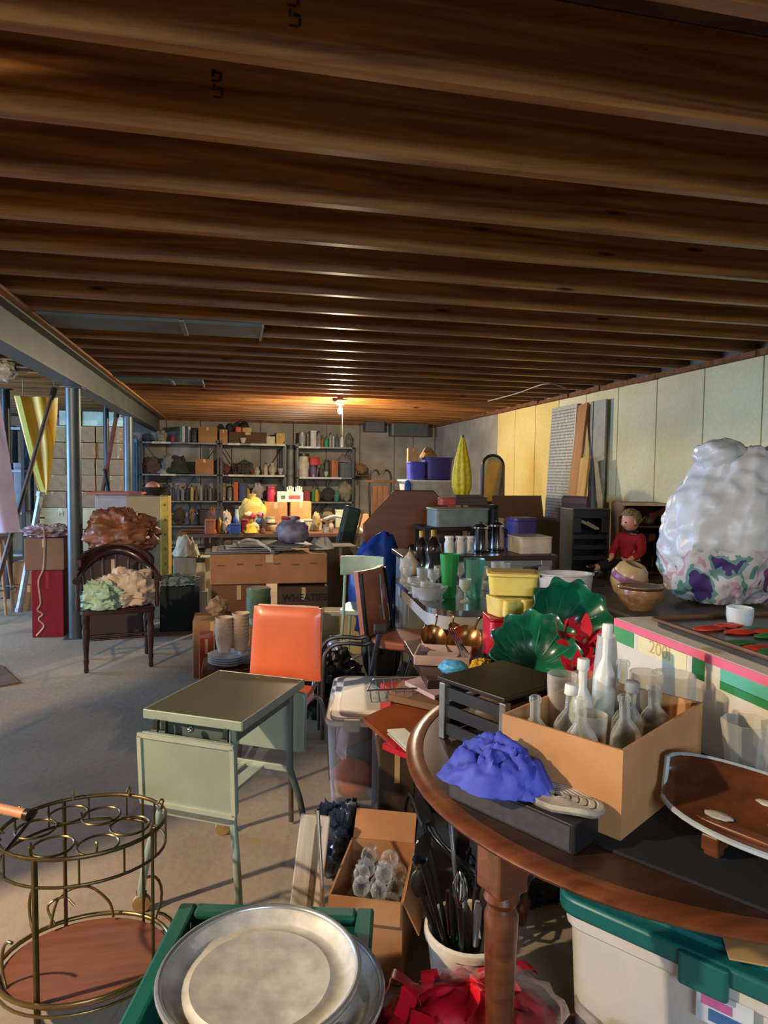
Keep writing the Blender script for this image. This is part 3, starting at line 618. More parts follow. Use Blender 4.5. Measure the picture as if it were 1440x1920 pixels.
# ================================================================== round table and what stands on it
TX, TY, TR = 1.06, 1.42, .655
wood = mat('#744022', .32, 0, .18, 4, coat=.3, kind='wood', col2='#4A2614'); woodd = mat('#3A241A', .34, 0, .2, 4, coat=.25, kind='wood', col2='#241510')
rt = thing('round_table', 'round wooden table with turned legs at the right, crowded with boxes and bottles', 'table', (TX, TY, 0))
MB().lathe([(.01, .722), (TR-.02, .722), (TR, .727), (TR+.006, .734), (TR-.002, .741), (TR-.014, .7445), (.01, .7445)], 72).build('tabletop', woodd, rt, smooth=60)
MB().lathe([(TR-.004, .724), (TR+.009, .729), (TR+.012, .735), (TR+.006, .7425), (TR-.016, .7455), (TR-.03, .7455), (TR-.03, .724)], 72).build('edge_moulding', wood, rt, smooth=60)
a_ = MB()
n = 48
ring = [(.50*math.cos(2*PI*k/n), .50*math.sin(2*PI*k/n)) for k in range(n)]
a_.sheet(lambda a, b: (.50*math.cos(2*PI*a), .50*math.sin(2*PI*a), .655+.067*b), 48, 1, .02); a_.build('apron', wood, rt, smooth=60)
for th in (198, 288, 18, 108):
    t_ = math.radians(th); x, y = .555*math.cos(t_), .545*math.sin(t_)
    l = MB().lathe([(.016, 0), (.02, .01), (.026, .05), (.022, .1), (.027, .12), (.023, .14), (.028, .3), (.033, .45), (.035, .53), (.028, .55), (.037, .565), (.03, .585)], 16).build('leg', wood, rt, smooth=True, loc=(x, y, 0))
    MB().box((0, 0, .652), (.075, .075, .14)).build('leg_block', wood, l, bev=.006, rot=(0, 0, t_))
TT = .7455
# carton with bottles
CB = (.785, 1.305); cr = math.radians(32.5)
bcn = open_carton('cardboard_box', 'open tan cardboard box full of clear bottles on the round table', (*CB, TT), cr, .385, .265, .175, '#C08C5C', None, ())
gl = glass('#F2F3F0', .04, .02); glm = glass('#EEEAE2', .08, .08)
def rotc(x, y): v = Matrix.Rotation(cr, 3, 'Z') @ Vector((x, y, 0)); return CB[0]+v.x, CB[1]+v.y
def bottle(label, x, y, z, h, r, m, cap=None, group=None, tilt=(0, 0), neck=.34, cat='bottle', body=.62):
    t = thing('bottle', label, cat, (x, y, z), 0, group, (tilt[0], tilt[1], 0))
    MB().lathe([(r*.2, .002), (r*.92, 0), (r, .008), (r, h*body*.5), (r, h*body), (r*.8, h*(body+.07)), (r*neck, h*(body+.16)), (r*neck, h*.94), (r*neck*1.25, h*.945), (r*neck*1.25, h*.985), (r*neck, h), (r*neck*.7, h), (r*neck*.7, h*(body+.15)), (r*.9, h*body*.98), (r*.9, .012), (r*.1, .01)], 20).build('body', m, t, smooth=True)
    if cap: MB().lathe([(r*neck*1.35, h*.93), (r*neck*1.4, h*.935), (r*neck*1.4, h*1.02), (r*neck*1.2, h*1.03), (.001, h*1.03)], 16).build('cap', mat(cap, .4), t, smooth=True)
    return t
def tumbler(label, x, y, z, h, r, m, group=None, rot=(0, 0, 0), name='drinking_glass', flare=1.0, cat='glass', n=20, wave=None, stem=False):
    t = thing(name, label, cat, (x, y, z), 0, group, rot)
    if stem: pf = [(.002, 0), (r*.85, 0), (r*.8, .005), (r*.15, .012), (r*.13, h*.4), (r*.5, h*.5), (r, h*.68), (r*.95, h), (r*.9, h), (r*.94, h*.69), (r*.4, h*.53), (.002, h*.5)]
    else: pf = [(.002, 0), (r*.85, 0), (r*.9, .006), (r, h*.5), (r*flare, h*.97), (r*flare, h), (r*flare*.93, h), (r*.92, h*.5), (r*.8, .014), (.002, .012)]
    MB().lathe(pf, n, wave=wave).build('bowl' if stem else 'wall', m, t, smooth=True); return t
MB_ = TT+.007
bl = [('tall clear bottle with a white cap at the left of the box', -.085, .05, .20, .030, '#E8E6DE'), ('clear square-shouldered bottle in the left front of the box', -.13, -.02, .21, .033, None),
      ('tall white frosted bottle standing highest in the box', .075, .05, .30, .026, '#EDEBE4'), ('clear bottle at the front of the box behind its torn edge', -.03, -.07, .20, .031, None),
      ('clear bottle in the middle of the box with grey stopper', .04, -.02, .20, .033, '#9A9C9C'), ('clear bottle at the right front corner of the box', .11, -.07, .19, .034, None),
      ('clear amber-bottomed bottle at the right of the box', .13, .03, .22, .036, None), ('short clear bottle at the far left of the box', -.14, .085, .19, .03, None), ('white frosted bottle at the middle back of the box', .0, .06, .235, .028, '#DEDCD4')]
for k, (lb, x, y, h, r, c) in enumerate(bl):
    X_, Y_ = rotc(x, y); bottle(lb, X_, Y_, MB_, h+.02, r, mat('#D8D8CF', .35, var=.05) if 'frosted' in lb else gl, c, 'bottles in the cardboard box', (.06*math.sin(k*2), .07*math.cos(k*3)))
for k, (x, y, h, r, lb) in enumerate([(-.06, 0, .17, .028, 'low clear tumbler in the box left of the middle'), (.0, 0.105, .22, .03, 'clear glass vase at the back rim of the box'), (.155, -.02, .22, .032, 'wide clear glass at the right rim of the box'), (.10, .10, .2, .03, 'clear ribbed glass in the back right of the box')]):
    X_, Y_ = rotc(x, y); tumbler(lb, X_, Y_, MB_, h, r, glm, 'glasses in the cardboard box', flare=1.15)
# glass pitcher and jar behind, next to the white carton
tumbler('large clear glass jar standing between the tan box and the white carton', 1.04, 1.43, TT, .20, .05, glm, name='glass_jar', cat='jar')
tumbler('clear fluted glass vase before the white carton', 1.045, 1.19, TT, .17, .04, gl, name='glass_vase', flare=1.25, cat='vase', wave=lambda i, a: .04*math.cos(10*a))
tumbler('frosted tall glass shade behind the tan bottle box', .93, 1.55, TT, .27, .034, mat('#CFCDC6', .4, var=.05, trans=.3), name='lamp_chimney', flare=.7, cat='lamp glass')
# white carton with green and pink print
wc = thing('white_carton', 'large white cardboard carton with a green and pink printed band at the right', 'box', (1.42, 1.43, TT))
MB().box((0, 0, .125), (.60, .80, .25)).build('body', mat('#D9D2C0', .7, 0, .04), wc, bev=.004)
bdm = MB().box((-.3008, 0, .238), (.0016, .795, .022)).build('pink_band', mat('#E8677E', .5, var=.06), wc)
MB().box((-.3008, -.23, .2115), (.0016, .335, .031)).build('teal_band', mat('#5DB79A', .5, var=.08), wc)
MB().box((-.3008, -.23, .187), (.0016, .335, .02)).build('green_band', mat('#2F8A4C', .5, var=.08), wc)
MB().box((-.3008, .345, .205), (.0016, .105, .044)).build('green_band', mat('#4D9A55', .5, var=.1), wc)
MB().box((-.3008, .165, .205), (.0016, .21, .046)).build('cream_panel', mat('#EBDDA6', .5, var=.05), wc)
MB().box((-.3012, .015, .203), (.0016, .045, .05)).build('green_stripe', mat('#1F6B34', .5, var=.05), wc)
text('200l', .05, mat('#C9A860', .6, var=0), wc, (-.3022, .17, .208), (PI/2, 0, -PI/2), sx=1.1)
MB().box((0, 0, .2512), (.59, .05, .0012)).build('tape', mat('#CDBB96', .4), wc)
# tray with holly on the white carton
TW = TT+.25+.0016
ht = thing('serving_tray', 'dark serving tray with a red and green flower print lying on the white carton', 'tray', (1.40, 1.42, TW))
MB().rbox((0, 0, .006), (.46, .62, .012), .06, 4).build('base', mat('#3A332E', .3, 0, .12, 6), ht, smooth=True)
MB().tube([(-.22, -.30, .016), (.22, -.30, .016), (.22, .30, .016), (-.22, .30, .016)], .007, 6, True).build('rim', mat('#6B4E38', .4), ht, smooth=True)
rnd = random.Random(9)
for k in range(16):
    x, y = -.08+rnd.uniform(-.10, .14), .0+rnd.uniform(-.2, .22); MB().blob((x, y, .016), (.045, .022, .006), .25, 3, k, 12, 8).build('printed_flower' if k % 2 else 'printed_leaf', mat('#C23A22' if k % 2 else '#2F6B38', .5), ht, smooth=True)
tumbler('small cut-glass block dish catching light on the dark tray', 1.38, 1.62, TW+.013, .05, .035, glass('#E8EEF2', .05, .5), name='glass_dish', cat='dish', n=8)
tumbler('tiny clear glass beside the flowers on the dark tray', 1.52, 1.36, TW+.013, .045, .028, glass('#E8EEF2', .05, .45), name='glass_dish', cat='dish', n=8)
# black crate with a lid
ck = thing('metal_crate', 'black slatted crate with grey corner posts and a dark lid on the round table', 'crate', (.672, 1.60, TT), math.radians(27))
for (x, y) in ((-.11, -.10), (.11, -.10), (-.11, .10), (.11, .10)): MB().box((x, y, .072), (.02, .02, .144)).build('corner_post', mat('#8C8F92', .4, .6), ck, bev=.002)
for k in range(3):
    s_ = MB(); z = .028+.046*k
    for s in (-1, 1): s_.box((0, s*.102, z), (.21, .006, .03)); s_.box((s*.112, 0, z), (.006, .19, .03))
    s_.build('slat', mat('#26272A', .5, .2), ck)
MB().box((0, 0, .01), (.2, .18, .012)).build('floor_panel', mat('#1D1D1F', .6), ck)
MB().blob((0, 0, .07), (.08, .07, .055), .3, 2.5, 3, 16, 10).build('contents', mat('#6B5A4A', .7, var=.25), ck, smooth=70)
MB().box((.01, .01, .150), (.25, .225, .012)).build('lid', mat('#241C18', .35, 0, .15), ck, bev=.003)
# long black box, blue cloth, grey basket
pa, pb = F(862, 1470, TT+.03), F(1100, 1575, TT+.03); dirv = (pb-pa); mid = (pa+pb)/2
kb = thing('speaker_bar', 'long low black box lying along the table edge before the tan carton', 'box', (mid.x+.015, mid.y+.03, TT), math.atan2(dirv.y, dirv.x))
MB().rbox((0, 0, .0275), (dirv.length*1.02, .088, .055), .006).build('body', mat('#1B1B1C', .5, 0, .1), kb, bev=.003)
MB().box((0, -.0445, .028), (dirv.length*.96, .002, .044)).build('grille', mat('#3B3A38', .8, 0, .12, 60), kb)
pc = F(945, 1450, TT+.09)
draped('blue_cloth', (pc.x-.01, pc.y+.03, TT+.0565), (.125, .085, .075), 64, '#4557CC', 'crumpled bright blue cloth on the end of the long black box', 'cloth', -.7, col2='#2A389A', rough=.7, freq=5.0, fold=.5)
pc = F(1050, 1508, TT+.06)
gbk = thing('doily', 'grey woven round mat lying on the near end of the long black box', 'mat', (pc.x+.005, pc.y+.02, TT+.0565), -.9)
for k in range(5): MB().tube([((.016+.014*k)*1.15*math.cos(a), (.012+.007*k)*math.sin(a), .007+.002*math.sin(a*5)) for a in [2*PI*i/30 for i in range(30)]], .008, 6, True).build('coil', mat('#A79F93', .8, 0, .25, 25, .3), gbk, smooth=True)
# ceramic leaf dish on a wooden stand at the right edge
pd_ = F(1432, 1552, TT+.07)
fd = thing('leaf_dish', 'brown and white glazed leaf-shaped dish tilted on a wooden stand at the right edge', 'dish', (pd_.x+.02, pd_.y+.02, TT), math.radians(-62))
def dishfn(a, b):
    u, v = (a-.5)*2, (b-.5)*2; hw = .105*(1-abs(u)**2.4)**.5 if abs(u) < 1 else 0
    return (u*.18, v*hw*.85, .065+.03*u*u+.02*v*v*(1-u*u)+.035*v*.9)
MB().sheet(dishfn, 28, 12, .009).build('dish', mat('#7A4224', .22, 0, .3, 7, coat=.5, col2='#3B2418'), fd, smooth=70)
rimp = [dishfn(.5+.4999*math.cos(t), .5+.5*(1 if math.sin(t) >= 0 else -1)) for t in [2*PI*k/48 for k in range(48)]]
MB().tube(rimp, .0055, 6, True).build('rim', mat('#A9B4BA', .2, 0, .1, coat=.4), fd, smooth=True)
for (u, v, s) in ((.62, .45, .03), (.8, .55, .026), (.32, .3, .024), (.72, .25, .03), (.48, .7, .02), (.9, .5, .02)): MB().blob(Vector(dishfn(u, v))+Vector((0, 0, .006)), (s, s*.6, .003), .3, 3, int(u*100), 14, 8).build('white_glaze', mat('#C9C4B4', .25, 0, .15), fd, smooth=True)
sd = MB().box((-.06, 0, .03), (.03, .16, .03)).box((.07, 0, .03), (.03, .16, .03)).box((0, -.05, .05), (.2, .025, .025)).box((0, .05, .05), (.2, .025, .025))
for (x, y) in ((-.06, -.06), (-.06, .06), (.07, -.06), (.07, .06)): sd.box((x, y, .012), (.026, .026, .024))
sd.build('stand', wood, fd, bev=.003)
o = MB().rbox((0, 0, .003), (.40, .34, .006), .05, 4).build('table_mat', mat('#15171A', .75, 0, .2, 20), loc=(.88, 1.06, TT), rot=(0, 0, -.95)); tag(o, 'black mat on the round table under the leaf dish', 'mat')

# white tote with green lid under the table
tg = thing('storage_tote', 'big translucent white storage tote with a teal green lid below the round table', 'bin', (1.13, 1.347, 0), math.radians(-52.8))
wm_ = mat('#C9C6C0', .4, 0, .05); tl = mat('#14605F', .4, 0, .07)
MB().rbox((0, 0, .175), (.58, .36, .35), .05, 4, top=1.06).build('body', wm_, tg, smooth=True, bev=.006)
MB().rbox((0, 0, .345), (.63, .405, .035), .055, 4).build('body_lip', wm_, tg, smooth=True, bev=.005)
MB().rbox((0, 0, .385), (.66, .43, .045), .06, 4).build('lid', tl, tg, smooth=True, bev=.008)
MB().rbox((0, 0, .412), (.56, .34, .016), .05, 4).build('lid_panel', mat('#1B6C6B', .38, 0, .06), tg, smooth=True, bev=.004)
MB().rbox((.02, -.218, .37), (.10, .02, .07), .008).build('latch', tl, tg, bev=.004)
stk = MB().box((.06, -.196, .305), (.11, .003, .075)).build('sticker', mat('#C7D0DA', .4, 0, .05), tg, rot=(.03, 0, 0))
MB().box((.045, -.1985, .318), (.06, .002, .02)).build('sticker_pink_print', mat('#C26AA8', .4), stk); MB().box((.07, -.1985, .290), (.08, .002, .026)).build('sticker_blue_print', mat('#3F6FA8', .4), stk)
pp = F(1420, 1765, .424)
o = MB().box((0, 0, .002), (.2, .16, .004)).build('cardboard_sheet', card('#B98F5C'), loc=(pp.x+.03, pp.y-.01, .4205), rot=(0, 0, -.5)); tag(o, 'tan cardboard piece lying on the teal tote lid', 'cardboard')

# ================================================================== low bench beyond the round table
bn = thing('bench', 'dark low wooden bench between the round table and the dinette, covered in small things', 'bench', (1.09, 2.42, 0), math.radians(-6))
MB().box((0, 0, .705), (.84, .56, .03)).build('top', woodd, bn, bev=.004)
for s in (-1, 1):
    for q in (-1, 1): MB().box((s*.37+(.09 if s < 0 else 0), q*.24, .345), (.045, .045, .69)).build('leg', woodd, bn, bev=.003)
BT = .7215
pt = thing('picture_tray', 'pinkish white rectangular tray with papers at the left end of the dark bench', 'tray', (.775, 2.42, BT), math.radians(-22))
b = MB().box((0, 0, .004), (.20, .17, .008))
for s in (-1, 1): b.box((0, s*.085, .018), (.20, .008, .036)); b.box((s*.1, 0, .018), (.008, .17, .036))
b.build('tray', mat('#B79C93', .5, 0, .1), pt, bev=.002)
MB().box((.01, .005, .012), (.15, .12, .004), rot=(0, .03, .2)).box((-.01, .0, .017), (.12, .10, .003), rot=(0, -.03, -.2)).build('papers', mat('#D2BEB4', .7, 0, .15), pt)
o = cloth('pouch', (.755, 2.245, BT+.022), (.05, .032, .026), .12, 2, 71, '#4FA8E0', 'bright sky blue soft pouch at the front of the dark bench', 'pouch', -.5, flat=-.02, rough=.5)
o = cloth('glove', (.845, 2.215, BT+.024), (.04, .03, .032), .3, 3, 72, '#D9B43A', 'yellow and black work glove right of the blue pouch', 'glove', .4, flat=-.022)
cloth('dark_pouch', (.885, 2.255, BT+.026), (.05, .04, .03), .3, 3, 77, '#17171A', 'black cloth pouch right behind the yellow glove', 'pouch', .4, flat=-.022)
bz = mat('#B08252', .28, .9, .15, 10)
for k, (x, y, r_, tz) in enumerate([(.88, 2.50, .055, .5), (.775, 2.575, .045, 1.2), (.90, 2.63, .04, 2.1)]):
    t = thing('brass_dish', ['largest brass shell dish tilted beside the red canister', 'brass dish with a dark edge behind the pink tray', 'small brass dish leaning on the red canister'][k], 'dish', (x, y, BT+.035), 0, 'brass dishes on the bench', (.5-.2*k, -.6, tz))
    MB().lathe([(.002, -.02), (r_*.5, -.02), (r_, .0), (r_*1.2, .022), (r_*1.17, .024), (r_*.95, .006), (r_*.45, -.012), (.002, -.012)], 22, sx=1.25).build('dish', bz, t, smooth=True)
    MB().tube(smooth_path([(r_*1.3, 0, .02), (r_*1.8, 0, .05), (r_*2.3, 0, .04)], 4), .005, 6).build('handle', bz, t, smooth=True)
# forks fan
for k in range(4):
    t = thing('fork', 'silver serving fork, number of tines up, fanned against the red canister ' + ['nearest it', 'second from it', 'third from it', 'farthest from it'][k], 'fork', (.845+.012*k, 2.40-.008*k, BT), 0, 'silver forks on the bench', (.15, -.55-.08*k, .4))
    b = MB().tube([(0, 0, .0), (0, 0, .12)], .004, 6).build('handle', chrome(), t, smooth=True)
    h_ = MB()
    for q in (-1, 0, 1): h_.tube([(q*.006, 0, .115), (q*.008, 0, .17)], .002, 5)
    h_.build('tines', chrome(), t, smooth=True)
rc = thing('red_canister', 'square red canister under the yellow plastic boxes', 'canister', (1.00, 2.335, BT), math.radians(-8))
MB().rbox((0, 0, .085), (.175, .15, .17), .02).build('body', mat('#C00D2E', .4, 0, .06), rc, smooth=True, bev=.005)
MB().rbox((0, 0, .176), (.178, .153, .012), .02).build('lid', mat('#A00B26', .4), rc, smooth=True, bev=.004)
o = MB().box((0, 0, 0), (.20, .004, .26)).build('red_board', mat('#7A0E1E', .5, 0, .08), loc=(.955, 2.075, .70), rot=(-.1, 0, -.05)); tag(o, 'dark red flat panel leaning against the bench below the red canister', 'panel')
ym = mat('#DCC766', .5, 0, .07)
for k, (dz, sx, lb, rzz) in enumerate([(0, .85, 'lower yellow plastic container sitting on the red canister', .15), (.078, 1.0, 'upper yellow plastic container with an open brownish top', -.35)]):
    t = thing('plastic_container', lb, 'container', (1.0+.01*k, 2.34, BT+.183+dz), rzz, 'yellow containers on the red canister')
    MB().rbox((0, 0, .035), (.165*sx, .125*sx, .07), .02, top=1.08).build('body', ym, t, smooth=True, bev=.004)
    if k: MB().rbox((0, 0, .076), (.19, .15, .012), .02).build('rim', ym, t, smooth=True, bev=.003); MB().rbox((0, 0, .083), (.16, .12, .004), .02).build('paper_top', card('#B3924A'), t)
    else: MB().rbox((-.035, -.055, .035), (.05, .04, .06), .012).rbox((.04, -.055, .035), (.05, .04, .06), .012).build('egg_cup_row', ym, t, smooth=True, bev=.004)
# green leaf bowls with red silk flowers
gr = mat('#1C7A56', .28, 0, .2, 6, coat=.4, col2='#0C4632')
def leaf_bowl(label, loc, rot, R_):
    t = thing('leaf_bowl', label, 'bowl', loc, 0, 'green leaf bowls', rot)
    wv = lambda i, a: .075*math.cos(11*a)*(i/7 if i < 8 else (14-i)/7)
    pf = [(.004, 0), (R_*.3, .004), (R_*.55, .02), (R_*.75, .045), (R_*.9, .075), (R_, .10), (R_*1.06, .115), (R_*1.1, .12), (R_*1.08, .124), (R_*1.02, .119), (R_*.96, .104), (R_*.86, .08), (R_*.7, .05), (R_*.5, .027), (.004, .012)]
    MB().lathe(pf, 88, wave=wv).build('bowl', gr, t, smooth=70)
    v = MB()
    for k in range(11):
        a = 2*PI*(k+.5)/11
        v.tube([(R_*.2*math.cos(a), R_*.2*math.sin(a), .013), (R_*.5*math.cos(a), R_*.5*math.sin(a), .028), (R_*.82*math.cos(a), R_*.82*math.sin(a), .074), (R_*1.0*math.cos(a), R_*1.0*math.sin(a), .118)], .0022, 5)
    v.build('vein', mat('#3A8A6A', .35), t, smooth=True)
    return t
leaf_bowl('nearer fluted green leaf bowl tilted toward the camera beside the red canister', (.955, 2.035, BT+.075), (.75, -.35, 0), .125)
leaf_bowl('farther fluted green leaf bowl standing up behind the red flowers', (1.14, 2.24, BT+.125), (1.1, .0, .1), .155)
def flower(label, loc, r_, seed, rot):
    t = thing('silk_flower', label, 'flower', loc, 0, 'red silk flowers by the green bowls', rot)
    rnd = random.Random(seed)
    for k in range(9):
        a = 2*PI*k/9+rnd.uniform(-.2, .2); ti = .25+.5*(k % 2)
        MB().sheet(lambda u, v: (r_*u, (v-.5)*r_*.42*math.sin(PI*min(1, u*.92+.06)), .3*r_*u*u*math.sin(ti)), 7, 3, .002).build('petal', mat('#D0122A', .6, 0, .15), t, smooth=70, rot=(0, -ti, a))
    MB().blob((0, 0, .008), (.01, .01, .01), .2, 4, seed, 10, 8).build('centre', mat('#C9A24A', .6), t, smooth=True)
flower('red silk flower lying over the edge of the farther green bowl', (1.10, 1.96, BT+.165), .095, 1, (.5, -.4, 0))
flower('large red silk flower hanging right of the green bowls', (1.17, 1.93, BT+.12), .11, 2, (.8, .3, .3))
flower('red silk flower nearest the tan bottle box', (1.035, 1.87, BT+.085), .085, 3, (.4, -.6, .5))
flower('small red silk flower between the two green bowls', (1.04, 2.0, BT+.18), .075, 4, (.9, -.2, .9))
# ================================================================== generic small things (each with its own shape and parts)
def item(kind, x0, y0, x1, y1, Y, col, label, cat, name=None, group=None, z=None, dk=None, tilt=(0, 0), dep=None, col2=None, rz=None):
    """a thing seen in the photograph between two pixel corners, standing at depth Y with its base at height z"""
    a, b = D(x0, y1, Y), D(x1, y1, Y); top = D((x0+x1)/2, y0, Y)
    w_ = (b-a).length; c = (a+b)/2; z = c.z if z is None else z; h = max(.01, top.z-z); r = w_/2
    R_ = random.Random(int(x0*7+y0*13)); rz = R_.uniform(-.15, .15) if rz is None else rz
    d_ = dep or min(w_, .3)
    t = thing(name or kind, label, cat, (c.x, c.y, z), 0, group, (tilt[0], tilt[1], rz))
    m = mat(col, .55, 0, .14, 10); m2 = mat(dk or col2 or '#3A3632', .45, 0, .1)
    if kind == 'box':
        MB().box((0, 0, h/2), (w_, d_, h)).build('body', card(col), t, bev=min(.004, h*.05))
        MB().box((0, 0, h+.0006), (w_*.98, d_*.14, .0012)).box((0, -d_/2-.0006, h*.88), (w_*.14, .0012, h*.22)).build('tape', mat(dk or '#C7A877', .4, 0, .05), t)
        f = MB()
        for s in (-1, 1): f.box((0, s*d_*.25, h+.0012), (w_*.97, d_*.45, .002))
        f.build('top_flap', card(col), t)
    elif kind == 'case':
        MB().rbox((0, 0, h*.45), (w_, d_, h*.9), min(.03, r*.3)).build('body', m, t, smooth=True, bev=min(.005, h*.06))
        MB().rbox((0, 0, h*.95), (w_*1.03, d_*1.03, h*.1), min(.03, r*.3)).build('lid', mat(dk or col, .45, 0, .1), t, smooth=True, bev=min(.003, h*.03))
    elif kind == 'can':
        MB().lathe([(r*.3, 0), (r*.97, 0), (r, h*.03), (r*.96, h*.06), (r*.96, h*.92), (r, h*.95), (r, h*.98), (r*.93, h), (.002, h*.97)], 18).build('body', mat(col, .35, .5 if not dk else .1, .1), t, smooth=True)
        MB().lathe([(r*.985, h*.2), (r*.99, h*.2), (r*.99, h*.78), (r*.985, h*.78)], 18).build('label', mat(dk or col, .5, 0, .1), t, smooth=True)
        MB().lathe([(.002, h*.985), (r*.86, h*.985), (r*.86, h*1.01), (.002, h*1.01)], 18).build('lid', steel(), t, smooth=True)
    elif kind in ('bottle', 'jar'):
        n_ = .36 if kind == 'bottle' else .8
        MB().lathe([(r*.3, 0), (r*.95, 0), (r, h*.04), (r, h*.6), (r*.85, h*.7), (r*n_, h*.8), (r*n_, h*.92), (.002, h*.92)], 16).build('body', m, t, smooth=True)
        MB().lathe([(r*n_*1.15, h*.87), (r*n_*1.2, h*.88), (r*n_*1.15, h), (.002, h)], 14).build('cap', m2, t, smooth=True)
    elif kind == 'book':
        MB().box((0, 0, h/2), (w_, .005, h), ).box((-w_/2+.003, d_/2, h/2), (.006, d_, h)).box((w_/2-.003, d_/2, h/2), (.006, d_, h)).build('cover', m, t, bev=.0015)
        MB().box((0, d_/2+.002, h/2), (w_-.013, d_-.01, h*.95)).build('pages', mat('#D9CFB9', .8, 0, .05), t)
    elif kind == 'bowl':
        MB().lathe([(.002, 0), (r*.4, 0), (r*.45, h*.1), (r*.85, h*.55), (r, h), (r*.94, h), (r*.78, h*.58), (.002, h*.2)], 22).build('bowl', m, t, smooth=True)
        MB().lathe([(r*.4, -.001), (r*.46, 0), (r*.44, h*.12), (r*.4, h*.12)], 18).build('foot', m2, t, smooth=True)
    elif kind == 'vase':
        MB().lathe([(.002, 0), (r*.55, 0), (r*.6, h*.05), (r, h*.4), (r*.85, h*.62), (r*.4, h*.82), (r*.6, h), (r*.5, h), (r*.3, h*.82), (.002, h*.7)], 20).build('vase', m, t, smooth=True)
    elif kind == 'cup':
        MB().lathe([(.002, 0), (r*.7, 0), (r*.75, h*.03), (r*.92, h), (r*.86, h), (r*.68, h*.1), (.002, h*.08)], 18).build('cup', m, t, smooth=True)
        MB().tube(smooth_path([(r*.8, 0, h*.8), (r*1.25, 0, h*.7), (r*1.2, 0, h*.35), (r*.75, 0, h*.25)], 3), r*.1, 6).build('handle', m, t, smooth=True)
    elif kind == 'bag':
        MB().blob((0, 0, h*.42), (r, d_/2, h*.42), .28, 2.4, int(x0), 20, 14, flat=-h*.41).build('bag', mat(col, .5, 0, .15, 9, .2, col2=col2), t, smooth=70)
        MB().lathe([(r*.10, h*.70), (r*.13, h*.82), (r*.10, h*.87), (r*.28, h), (r*.1, h*.98), (.002, h*.9)], 12, wave=lambda i, a: .25*math.cos(5*a)).build('tied_neck', mat(col, .5, 0, .15, 9), t, smooth=70)
    elif kind == 'heap':
        (MB().drape(r, d_*.48, h, int(x0+y0) % 50, 10, 34, 4.0, .42) if h < .75*w_ else MB().blob((0, 0, h*.48), (r*.74, d_*.32, h*.42), .34, 2.4, int(x0+y0), 30, 20, flat=-h*.475)).build('cloth', mat(col, .8, 0, .2, 9, .25, col2=col2), t, smooth=70)
        MB().blob((r*.15, -d_*.05, h*.30), (r*.4, d_*.22, h*.28), .3, 2.8, int(x0)+3, 16, 10).build('fold', mat(dk or col, .8, 0, .2, 9, .25), t, smooth=70)
    elif kind == 'tool':
        e = Vector(((x1-x0)*w_/max(1, abs(x1-x0)), 0, h)); MB().tube([(-r, 0, 0), e*.5-Vector((r, 0, 0)), (r, 0, h)], [.012, .012, .014], 8).build('handle', m, t, smooth=True)
        MB().rbox((r, 0, h), (.07, .03, .05), .01).build('head', m2, t, bev=.004)
    elif kind == 'tub':
        MB().rbox((0, 0, h*.46), (w_*.9, d_*.9, h*.92), min(.05, r*.3), top=1.08).build('body', m, t, smooth=True, bev=.004)
        MB().rbox((0, 0, h*.95), (w_*1.03, d_*1.03, h*.10), min(.06, r*.35)).build('lid' if dk else 'rim', m2 if dk else m, t, smooth=True, bev=.005)
    elif kind == 'ball':
        MB().blob((0, 0, h/2), (r, r, h/2), .0, 2, 1, 20, 12).build('ball', m, t, smooth=True)
        MB().lathe([(.002, h*.96), (r*.12, h*.97), (r*.1, h*1.05), (.002, h*1.05)], 8).build('valve', m2, t)
    elif kind == 'basket':
        b_ = MB(); n_ = 14
        for k in range(n_):
            a1 = 2*PI*k/n_; b_.tube([(r*.8*math.cos(a1), d_*.4*math.sin(a1), 0), (r*math.cos(a1), d_*.5*math.sin(a1), h)], .006, 5)
        b_.lathe([(.002, 0), (r*.8, 0), (r*.8, .01), (.002, .01)], 16, sy=d_/w_); b_.build('wicker', m, t, smooth=True)
        for q in (.25, .5, .75, 1): MB().tube([((r*(.8+.2*q))*math.cos(2*PI*k/18), (d_/2*(.8+.2*q))*math.sin(2*PI*k/18), h*q) for k in range(18)], .009, 6, True).build('band', m2 if q == 1 else m, t, smooth=True)
    elif kind == 'urn':
        MB().lathe([(.002, 0), (r*.85, 0), (r*.9, h*.06), (r*.8, h*.08), (r*.88, h*.1), (r*.86, h*.75), (r*.95, h*.78), (r*.9, h*.84), (r*.4, h*.92), (.002, h*.93)], 22).build('body', chrome(), t, smooth=True)
        MB().lathe([(.002, h*.92), (r*.16, h*.92), (r*.18, h*.98), (.002, h)], 12).build('knob', mat('#141414', .4), t, smooth=True)
        for s in (-1, 1): MB().tube(smooth_path([(s*r*.85, 0, h*.68), (s*r*1.2, 0, h*.66), (s*r*1.2, 0, h*.45), (s*r*.86, 0, h*.42)], 3), r*.09, 6).build('handle', mat('#141414', .4), t, smooth=True)
        MB().tube([(0, -r*.85, h*.15), (0, -r*1.15, h*.15), (0, -r*1.15, h*.08)], r*.1, 6).build('spigot', mat('#141414', .4), t, smooth=True)
    return t

